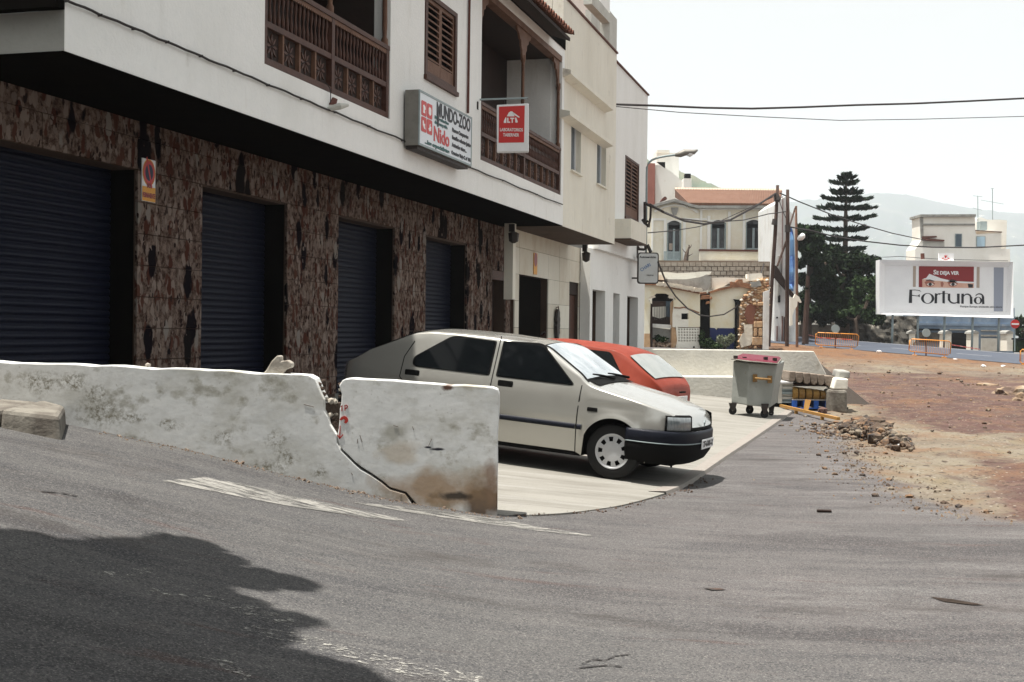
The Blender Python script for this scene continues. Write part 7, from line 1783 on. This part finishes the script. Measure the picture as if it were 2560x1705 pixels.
# body: two visible faces, left face turned away slightly; deep body
ctl, ctm, ctr_ = bp_(298, 345, .25), bp_(520, 375, 0), bp_(915, 400, .12)
cbl, cbm, cbr = bp_(268, 935, .25), bp_(485, 968, .02), bp_(812, 1005, .10)
D_ = Vector((.30, .82, .05))
bt_ = [cbl, cbm, cbr, cbr+D_, cbl+D_*1.0+Vector((.12, 0, 0))]; tt = [ctl, ctm, ctr_, ctr_+D_*1.08, ctl+D_*1.08+Vector((.1, 0, 0))]
n5 = 5
mb = MB(); mb.add([tuple(v) for v in bt_+tt], [tuple(range(5))[::-1], tuple(range(5, 10))]+[(i, (i+1) % 5, 5+(i+1) % 5, 5+i) for i in range(5)])
ob('body', mb, M['bin_grey'], bn, bevel=.02)
rim_b = [bp_(262, 328, .10), bp_(490, 362, -.14), bp_(930, 398, -.02)]; rim_t = [bp_(262, 316, .10), bp_(490, 348, -.14), bp_(930, 384, -.02)]
U5 = lambda L: L+[L[2]+Vector((.30, 1.1, .07)), L[0]+Vector((.34, 1.0, .05))]
a, b = U5(rim_b), U5(rim_t)
mb = MB(); mb.add([tuple(v) for v in a+b], [tuple(range(5))[::-1], tuple(range(5, 10))]+[(i, (i+1) % 5, 5+(i+1) % 5, 5+i) for i in range(5)])
ob('rim', mb, M['kerb_grey'], bn, bevel=.008)
l0 = U5([bp_(300, 315, .12), bp_(520, 346, -.06), bp_(918, 380, .0)]); l1 = U5([bp_(305, 290, .2), bp_(520, 315, .05), bp_(905, 350, .12)]); l1[3] -= Vector((.05, .1, 0)); 
mb = MB(); mb.add([tuple(v+Vector((0, 0, .001))) for v in l0]+[tuple(v) for v in l1], [tuple(range(5))[::-1], tuple(range(5, 10))]+[(i, (i+1) % 5, 5+(i+1) % 5, 5+i) for i in range(5)])
ob('lid', mb, M['lid_pink'], bn, bevel=.012)
for x, y in ((335, 300), (460, 318), (757, 318), (885, 332)):
    p = bp_(x, y, .1); ob('hinge', MB().box(p.x-.035, p.x+.035, p.y, p.y+.08, p.z-.02, p.z+.035), M['iron'], bn)
ob('handle', MB().tube([bp_(600, 590, -.10), bp_(700, 600, -.12), bp_(815, 610, -.08)], .022, 7).tube([bp_(600, 590, -.10), bp_(600, 585, .02)], .02, 6).tube([bp_(815, 610, -.08), bp_(815, 605, .05)], .02, 6), M['rust'], bn)
for x, y in ((600, 588), (808, 608)):
    p = bp_(x, y, .02); ob('handle_plate', MB().box(p.x-.04, p.x+.04, p.y-.035, p.y+.03, p.z-.07, p.z+.07), M['rust'], bn)
def castor(x0, x1, y0, y1, dy):
    c = bp_((x0+x1)/2, (y0+y1)/2, dy); r = (y1-y0)/5.6/2*YBn/FPX; r = min(r, .11); gz_ = slab_z(c.x, c.y)
    w_ = ob('castor', MB().lathe([(.02, -.03), (r, -.03), (r, .03), (.02, .03)], 16, lambda x, y, z: (c.x+z*.4+x*.9, c.y+x*.4, gz_+r+y)), M['tyre'], bn)
    ob('castor_fork', MB().hexa([(c.x-.03, c.y-.05, gz_+r), (c.x+.03, c.y-.05, gz_+r), (c.x+.03, c.y+.05, gz_+r), (c.x-.03, c.y+.05, gz_+r)], [(c.x-.07, c.y-.06, cbl.z+.0), (c.x+.07, c.y-.06, cbl.z+.0), (c.x+.07, c.y+.06, cbl.z), (c.x-.07, c.y+.06, cbl.z)]), M['iron'], w_)
castor(250, 330, 960, 1075, .2); castor(680, 790, 1010, 1130, .1); castor(475, 580, 985, 1105, .85); castor(800, 860, 985, 1060, .9)

# ============================================================ pallets and kerb stones at the wall end
YP2 = 27.6; q6 = lambda x, y, dy=0: at(1780+x/5.6, 840+y/5.6, YP2+dy)
M['block_warm'] = mat('block_warm', (0.189,0.152,0.123), .95, [((0.262,0.221,0.180), 6, .5, .7, .7), ((0.098,0.074,0.057), 4, .55, .7, .7)], .5, 20)
M['kerb_yellow'] = mat('kerb_yellow', (0.279,0.164,0.045), .85, [((0.164,0.090,0.033), 5, .45, .7, .8)], .4, 20)
M['pallet_blue'] = mat('pallet_blue', (.02,.10,.42), .7, [((.015,.05,.2), 6, .5, .7, .7)]); M['pallet_pale'] = mat('pallet_pale', (.34,.33,.32), .8)
pt = empty('pallet', label='blue wooden pallet under the yellow kerb stones at the slab edge', cat='pallet')
x0, x1 = q6(1140, 0).x, q6(1625, 0).x; zb0 = slab_z(x0, YP2)+.005; zt0 = q6(1300, 885).z; hh = zt0-zb0
for i in range(4): ob('deck_board', MB().box(x0, x1, YP2+i*.28, YP2+i*.28+.2, zt0-.025, zt0-.001), M['pallet_pale' if i == 0 else 'pallet_blue'], pt)
for i, fx in enumerate((0, .31, .62, .95)):
    ob('pallet_block', MB().box(x0+(x1-x0)*fx, x0+(x1-x0)*fx+.10, YP2-.005, YP2+1.0, zb0+.025, zt0-.027), M['pallet_blue'], pt)
ob('base_board', MB().box(x0, x1, YP2-.006, YP2+.1, zb0, zb0+.023).box(x0, x1, YP2+.9, YP2+1.0, zb0, zb0+.023), M['pallet_blue'], pt)
cols_ = [(1150, 1222), (1236, 1318), (1334, 1418), (1434, 1522), (1538, 1625)]
labs = ['first', 'second', 'third', 'fourth', 'fifth']
for i, (a, b) in enumerate(cols_):
    xa, xb = q6(a, 0).x, q6(b, 0).x; za, zb2 = zt0+.002, q6(0, 705+i*12).z; r_ = (zb2-za)*.45
    pr = [(YP2+.05, za), (YP2+.02, za+.05), (YP2, zb2-r_), (YP2+.03, zb2-r_*.4), (YP2+.10, zb2), (YP2+.95, zb2), (YP2+.95, za)]
    o_ = ob('kerb_stone', MB().prism(pr, lambda u, v, w_: (w_, u, v), xa, xb), M['kerb_yellow'], bevel=.012); tag(o_, labs[i]+' from the left of the ochre rounded kerb stones on the blue pallet', 'kerb stone', 'ochre kerb stones on the blue pallet')
sp_ = ob('spacer_planks', MB().box(q6(1160, 0).x, q6(1690, 0).x, YP2+.06, YP2+.9, q6(0, 690).z, q6(0, 655).z), M['wood_dark']); tag(sp_, 'dark planks between the ochre kerb stones and the grey blocks above', 'planks')
top = [(1085, 1172, 485, 628), (1184, 1278, 495, 645), (1288, 1382, 505, 660), (1390, 1480, 515, 668), (1488, 1578, 525, 675), (1588, 1722, 540, 690)]
for i, (a, b, c, d) in enumerate(top):
    xa, xb = q6(a, 0).x, q6(b, 0).x; zc_ = q6(0, c).z; zd_ = q6(0, d).z
    h_ = zc_-zd_; pr = [(xa, zd_+h_*.35), (xa+(xb-xa)*.12, zd_+.03), (xa+(xb-xa)*.5, zd_), (xb-(xb-xa)*.12, zd_+.03), (xb, zd_+h_*.35), (xb-.004, zc_), (xa+.004, zc_)]
    o_ = ob('concrete_block', MB().prism(pr, lambda u, v, w_: (u, w_, v), YP2-.04, YP2+.9), M['block_warm'], bevel=.012)
    tag(o_, ['leftmost', 'second', 'third', 'fourth', 'fifth', 'rightmost and widest'][i]+' grey-brown block of the upper row on the kerb stone pile', 'concrete block', 'grey-brown blocks on top of the pile')
# stacked grey crates left of the pallet
ct = [(875, 1150, 655, 728), (870, 1148, 732, 800), (862, 1145, 806, 870), (850, 1142, 876, 925)]
cr = empty('stacked_formwork', label='stack of grey slatted metal panels between the container and the pallet', cat='panel stack')
for i, (a, b, c, d) in enumerate(ct):
    xa, xb, z1, z0 = q6(a, 0, .1).x, q6(b, 0, .1).x, q6(0, c, .1).z, q6(0, d, .1).z
    ob('panel', MB().box(xa, xb, YP2+.1, YP2+.7, z0, z0+(z1-z0)*.42).box(xa+.01, xb-.01, YP2+.14, YP2+.68, z0+(z1-z0)*.42+.001, z1-.004).box(xa, xb, YP2+.095, YP2+.12, z1-(z1-z0)*.2, z1-.002), M['grey_frame' if i % 2 else 'plaster_side'], cr)
zlo = q6(0, 930, .1).z
ob('strap', MB().box(q6(945, 0).x, q6(1000, 0).x, YP2+.07, YP2+.094, zlo, q6(0, 655).z), M['plaster_side'], cr); ob('top_sheet', MB().box(q6(870, 0).x, q6(1150, 0).x, YP2+.05, YP2+.75, q6(0, 652).z, q6(0, 630).z), M['white_paint'], cr)
ob('feet', MB().box(q6(850, 0).x, q6(1100, 0).x, YP2+.15, YP2+.6, slab_z(q6(900, 0).x, YP2)-.02, zlo-.002), M['black'], cr)
# heavy kerb stones at the slab corner
def hexpx(pts_f, Y, dep, sh=(0, 0)):
    f = [at(1780+x/5.6, 840+y/5.6, Y) for x, y in pts_f]
    if pts_f[0][1] > 900:
        for q in f[:2]: q.z = gz(q.x, Y)-.04
    return MB().hexa([f[0], f[1], f[1]+Vector((sh[0], dep, sh[1])), f[0]+Vector((sh[0], dep, sh[1]))], [f[3], f[2], f[2]+Vector((sh[0], dep, sh[1])), f[3]+Vector((sh[0], dep, sh[1]))])
o_ = ob('kerb_stone', hexpx([(1655, 950), (1905, 945), (1900, 758), (1662, 752)], 27.2, .7), M['kerb_grey'], bevel=.06); tag(o_, 'big rounded grey stone block at the slab corner, right of the pallet', 'kerb stone')
o_ = ob('kerb_stone', hexpx([(1690, 748), (1902, 750), (1912, 600), (1735, 588)], 27.25, .7, (.02, .01)), M['ruin_white'], bevel=.03); tag(o_, 'pale lime-stained block lying on the big grey stone', 'kerb stone')
o_ = ob('kerb_stone', hexpx([(1755, 592), (1925, 600), (1940, 498), (1778, 488)], 27.6, .9, (.10, .02)), M['cornice_grey'], bevel=.03); tag(o_, 'grey kerb stone on top of the lime-stained block, tilted to the right', 'kerb stone')
g = gp(2112, 1024); o_ = ob('black_lump', rock(g.x, g.y, g.z+.03, .08, 71, flat=.5), M['black']); tag(o_, 'black lump in front of the big rounded grey stone', 'debris')  # plain black lump on the ground
# yellow barrier lying on the ground
yb = empty('fallen_barrier', label='yellow wooden barrier fallen over beside the slab edge, its foot pointing up', cat='barrier')
Qa, Qb = gp(1952, 1029), gp(2096, 1060)
Qa = Qa+Vector((0, 0, .10)); Qb = Qb+Vector((0, 0, .07)); dd_ = (Qb-Qa).normalized(); sd_ = Vector((0, 0, 1)).cross(dd_)*.03
M['wood_yellow'] = mat('wood_yellow', (0.344,0.180,0.041), .6, [((0.344,0.148,0.041), 6, .55, .7, .7)])
ob('rail', MB().hexa([Qa-sd_, Qb-sd_, Qb+sd_, Qa+sd_], [Qa-sd_+Vector((0, 0, .055)), Qb-sd_+Vector((0, 0, .055)), Qb+sd_+Vector((0, 0, .055)), Qa+sd_+Vector((0, 0, .055))]), M['wood_yellow'], yb)
Qm = Qa.lerp(Qb, .47); ob('leg', MB().hexa([Qm-Vector((.04, 0, 0)), Qm+Vector((.04, 0, 0)), Qm+Vector((.04, .05, 0)), Qm+Vector((-.04, .05, 0))], [Qm+Vector((.02, .1, .26)), Qm+Vector((.13, .1, .25)), Qm+Vector((.13, .15, .25)), Qm+Vector((.02, .15, .26))]), M['wood_yellow'], yb)
for t in (.12, .3, .75): g = Qa.lerp(Qb, t); ob('foot', MB().box(g.x-.03, g.x+.03, g.y-.03, g.y+.03, gz(g.x, g.y)-.02, g.z), M['wood_yellow'], yb)
# dark volcanic rock
g = gp(2055, 1036); o_ = ob('rock', rock(g.x, g.y, g.z+.07, .105, 12, flat=.95), mat('rock_red', (.10,.055,.045), .95, [((.2,.13,.1), 8, .5, .7, .7)], .7, 12)); tag(o_, 'dark reddish rock lying alone in front of the blue pallet', 'rock')
# rubble heap and scattered stones
M['stones_mixed'] = mat('stones_mixed', (0.082,0.057,0.041), .95, [((0.213,0.180,0.139), 2.6, .48, .56, .9), ((0.213,0.123,0.066), 3.7, .5, .6, .8), ((0.033,0.029,0.029), 5, .52, .6, .9)], .6, 14)
hp_ = MB(); rn = random.Random(17)
cA, cB = gp(2105, 1075), gp(2270, 1112)
for i in range(560):
    t = min(1.05, max(-.08, rn.gauss(.45, .27))); w_ = rn.gauss(0, .36); c = cA.lerp(cB, t); x, y = c.x+w_*.4, c.y+w_*1.5
    d = math.sqrt(max(0, 1-(w_/.75)**2))*(math.sin(math.pi*min(1, max(0, t*.9+.06)))**.7); h = .25*d*rn.random()**.6
    r = rn.uniform(.02, .07)*(2.6 if rn.random() < .13 else 1)
    m_ = rock(x, y, gz(x, y)+h*.9, r, i, flat=.8); hp_.add(m_.v, m_.f)
ob('rubble_heap', hp_, M['stones_mixed'], kind='stuff', label='heap of broken stones and earth at the start of the road works')
sc_ = MB(); rn = random.Random(23)
path = [(2095, 1062), (2150, 1110), (2180, 1160), (2215, 1200), (2260, 1225), (2330, 1250), (2420, 1280), (2530, 1305)]
PG = [gp(*p) for p in path]
pl_ = [0]
for a, b in zip(PG[:-1], PG[1:]): pl_.append(pl_[-1]+(b-a).length)
for i in range(2600):
    if i < 1500:
        t = rn.random()*pl_[-1]; k_ = max(j for j in range(len(pl_)) if pl_[j] <= t); k_ = min(k_, len(PG)-2); f_ = (t-pl_[k_])/(pl_[k_+1]-pl_[k_]); c = PG[k_].lerp(PG[k_+1], f_)
        x, y = c.x+rn.gauss(-.1, .30), c.y+rn.gauss(0, .35)
    else:
        y = rn.uniform(11, 50); xb = float(np.interp(y, _by, _bx)); x = xb+rn.uniform(-1.6, 14)*(1 if rn.random() < .7 else .4)
        if x < edge_x(min(y, 30))+.2: continue
    r = rn.uniform(.006, .022)*(2.0 if rn.random() < .08 else 1)*(1 if y < 20 else 1.7)
    z = gz(x, y)+bump(x, y, zones(x, y)[0]); mm = rock(x, y, z+r*.3, r, i, flat=.6, sub=1) if r > .03 else None
    if mm is None:
        a = rn.random()*6; sc_.add([(x+r*math.cos(a), y+r*math.sin(a), z-.003), (x+r*math.cos(a+2.1), y+r*math.sin(a+2.1), z-.003), (x+r*math.cos(a+4.2), y+r*math.sin(a+4.2), z-.003), (x+rn.uniform(-r, r)*.4, y, z+r*rn.uniform(.5, 1.1))], [(0, 1, 3), (1, 2, 3), (2, 0, 3)])
    else: sc_.add(mm.v, mm.f)
ob('scattered_stones', sc_, M['stones_mixed'], kind='stuff', label='loose stones along the broken edge of the asphalt')
# spoil mounds on the right
for (px, py, w_, h_, sd2) in ((2540, 985, 55, 26, 5), (2470, 965, 26, 10, 6), (2560, 1000, 24, 18, 7)):
    g = gp(px, py); s = g.y/FPX; m_ = rock(0, 0, 0, 1, sd2, sub=3); m_.v = [(v[0]*w_*s, v[1]*w_*s*.9, v[2]*h_*s) for v in m_.v]
    m_.v = [(v[0], v[1], v[2]*(1+.25*mnoise.noise(Vector(v)*5))) for v in m_.v]
    o_ = ob('earth_mound', m_, mat('mound_%d' % sd2, (.24,.17,.11), .95, [((.40,.36,.28), 1.6, .5, .6, .8), ((.09,.06,.05), 2.4, .5, .6, .9)], .9, 6), loc=(g.x, g.y, g.z-.02), kind='stuff', label='low mound of dug-up earth at the right edge')
# flat bits on the lane: stick, cardboard, leaf
def bit(name, pts, h, m, label, cat):
    P_ = [gp(*p) for p in pts]; mb_ = MB(); n = len(P_); mb_.add([(p.x, p.y, gz(p.x, p.y)+.006) for p in P_]+[(p.x, p.y, gz(p.x, p.y)+h) for p in P_], [tuple(range(n))[::-1], tuple(range(n, 2*n))]+[(i, (i+1) % n, n+(i+1) % n, n+i) for i in range(n)])
    o_ = ob(name, mb_, M[m]); tag(o_, label, cat)
bit('wood_scrap', [(2042, 1278), (2078, 1279), (2079, 1282), (2042, 1281)], .02, 'wood_dark', 'short dark stick lying on the asphalt below the loose stones', 'stick')
bit('wood_scrap', [(1758, 1472), (1800, 1473), (1814, 1477), (1780, 1478)], .008, 'iron', 'thin dark scrap on the grey asphalt in the middle of the lane', 'scrap')
bit('wood_scrap', [(2325, 1494), (2380, 1500), (2462, 1514), (2430, 1514), (2360, 1506)], .006, 'rubble_core', 'long flat brown strip on the asphalt near the right edge', 'scrap')
bit('wood_scrap', [(1262, 1117), (1290, 1112), (1305, 1118), (1300, 1125), (1275, 1123)], .03, 'kerb_yellow', 'yellow and brown scrap on the slab beside the end of the wall', 'scrap')
bit('paper', [(2236, 1108), (2268, 1107), (2272, 1113), (2240, 1116)], .012, 'white_print', 'scrap of white paper right of the rubble heap', 'paper')

# ============================================================ tree over the near left, outside the picture; it shades the lane
stree = empty('shade_tree', label='leafy tree overhanging the lane at the near left, above the picture', cat='tree')
dS = Vector((SUNV.x/SUNV.z, SUNV.y/SUNV.z, 0))
spots = []
rn = random.Random(31)
shape = [((-60, 1340), 0), ]
sh_px = []
SHP = [(-700,1290),(0,1335),(120,1345),(230,1374),(300,1366),(380,1355),(480,1355),(530,1370),(560,1402),(600,1425),(680,1435),(765,1452),(700,1461),(600,1460),(515,1456),(505,1468),(560,1490),(600,1500),(640,1530),(745,1546),(700,1562),(660,1570),(680,1590),(640,1606),(560,1612),(490,1636),(470,1650),(560,1684),(620,1670),(760,1640),(800,1660),(885,1690),(930,1720),(1080,1800),(1150,1990),(-700,1990)]
def inshade(px, py): return inside(px, py, SHP)
k_ = 0
for py in np.arange(1340, 1980, 12):
    for px in np.arange(-400, 1000, 22):
        x, y = px+rn.uniform(-14, 14), py+rn.uniform(-7, 7); edge_ = not (inside(x+34, y, SHP) and inside(x, y-13, SHP) and inside(x, y+13, SHP))
        if edge_ and rn.random() < .45: continue
        if not inshade(x, y): continue
        if rn.random() < .16: continue
        g = gp(x, y); H = rn.uniform(4.6, 6.6); c = g+dS*H+Vector((0, 0, H)); r = rn.uniform(.08, .14); spots.append((c.x, c.y, c.z, r, r, r*.5)); k_ += 1
for i in range(330):  # wider canopy out of view, added to keep skylight off the lane
    x, y = rn.uniform(-11, -.9), rn.uniform(-5, 5.3)
    if x > -1.6-(y-3)*.25 and y > 2: continue
    H = rn.uniform(5, 9); spots.append((x+dS.x*H, y+dS.y*H, gz(x, y)+H, .55, .55, .25))
big = []
for i in range(240):
    x, y = rn.uniform(-20, -6.5), rn.uniform(-9, 6.5)
    big.append((x, y, rn.uniform(3.5, 13.5), 1.3, 1.3, 1.0))
leaf_cluster('crown', spots, M['leaf_dark'], .085, 1300, 44, stree)
leaf_cluster('upper_crown', big, M['leaf_dark'], .20, 170, 45, stree)
trk = MB(); base = Vector((-7.5, 3.0, gz(-7.5, 3)-.2)); topv = Vector((-6.3, 4.2, 7.0)); trk.tube([base, Vector((-7.2, 3.3, 3.5)), topv], [.28, .22, .14], 8)
rn = random.Random(2)
for s_ in rn.sample(spots, 26): t = Vector(s_[:3]); trk.tube([topv, topv.lerp(t, .5)+Vector((0, 0, .3)), t], [.06, .035, .012], 5)
ob('trunk', trk, M['bark'], stree)

# ============================================================ summer haze between here and the hills
hz = bpy.data.materials.new('haze'); hz.use_nodes = True; hn = hz.node_tree; hn.nodes.clear()
ho = hn.nodes.new('ShaderNodeOutputMaterial'); pv = hn.nodes.new('ShaderNodeVolumePrincipled')
pv.inputs['Color'].default_value = (.84, .90, .97, 1); pv.inputs['Density'].default_value = HAZE; pv.inputs['Anisotropy'].default_value = .2
hn.links.new(pv.outputs[0], ho.inputs['Volume'])
ob('haze', MB().box(-4000, 6000, -400, 5100, -90, 520), hz, kind='stuff', label='pale summer haze filling the air towards the hills')

# trees standing across the lane behind the photographer: they show mirrored in the glass and close off the low sky
bk = empty('tree_row', label='row of dark trees across the lane, mirrored in the car windows', cat='trees'); bk['kind'] = 'stuff'
rn = random.Random(77); sp_b = []
for i in range(150):
    s_ = rn.uniform(-22, 14); o_ = 13+rn.uniform(0, 4)+.02*s_*s_*.3; p = NV*o_+DV*s_; z = gz(p.x, p.y); h = 6.5+2.0*math.sin(s_*.35)+rn.uniform(-1, 1)
    if p.y > 2 and p.x/p.y < .75: continue
    sp_b.append((p.x, p.y, z+rn.uniform(.6, h), 1.3, 1.3, 1.0))
leaf_cluster('crown', sp_b, M['leaf_dark'], .22, 170, 78, bk)
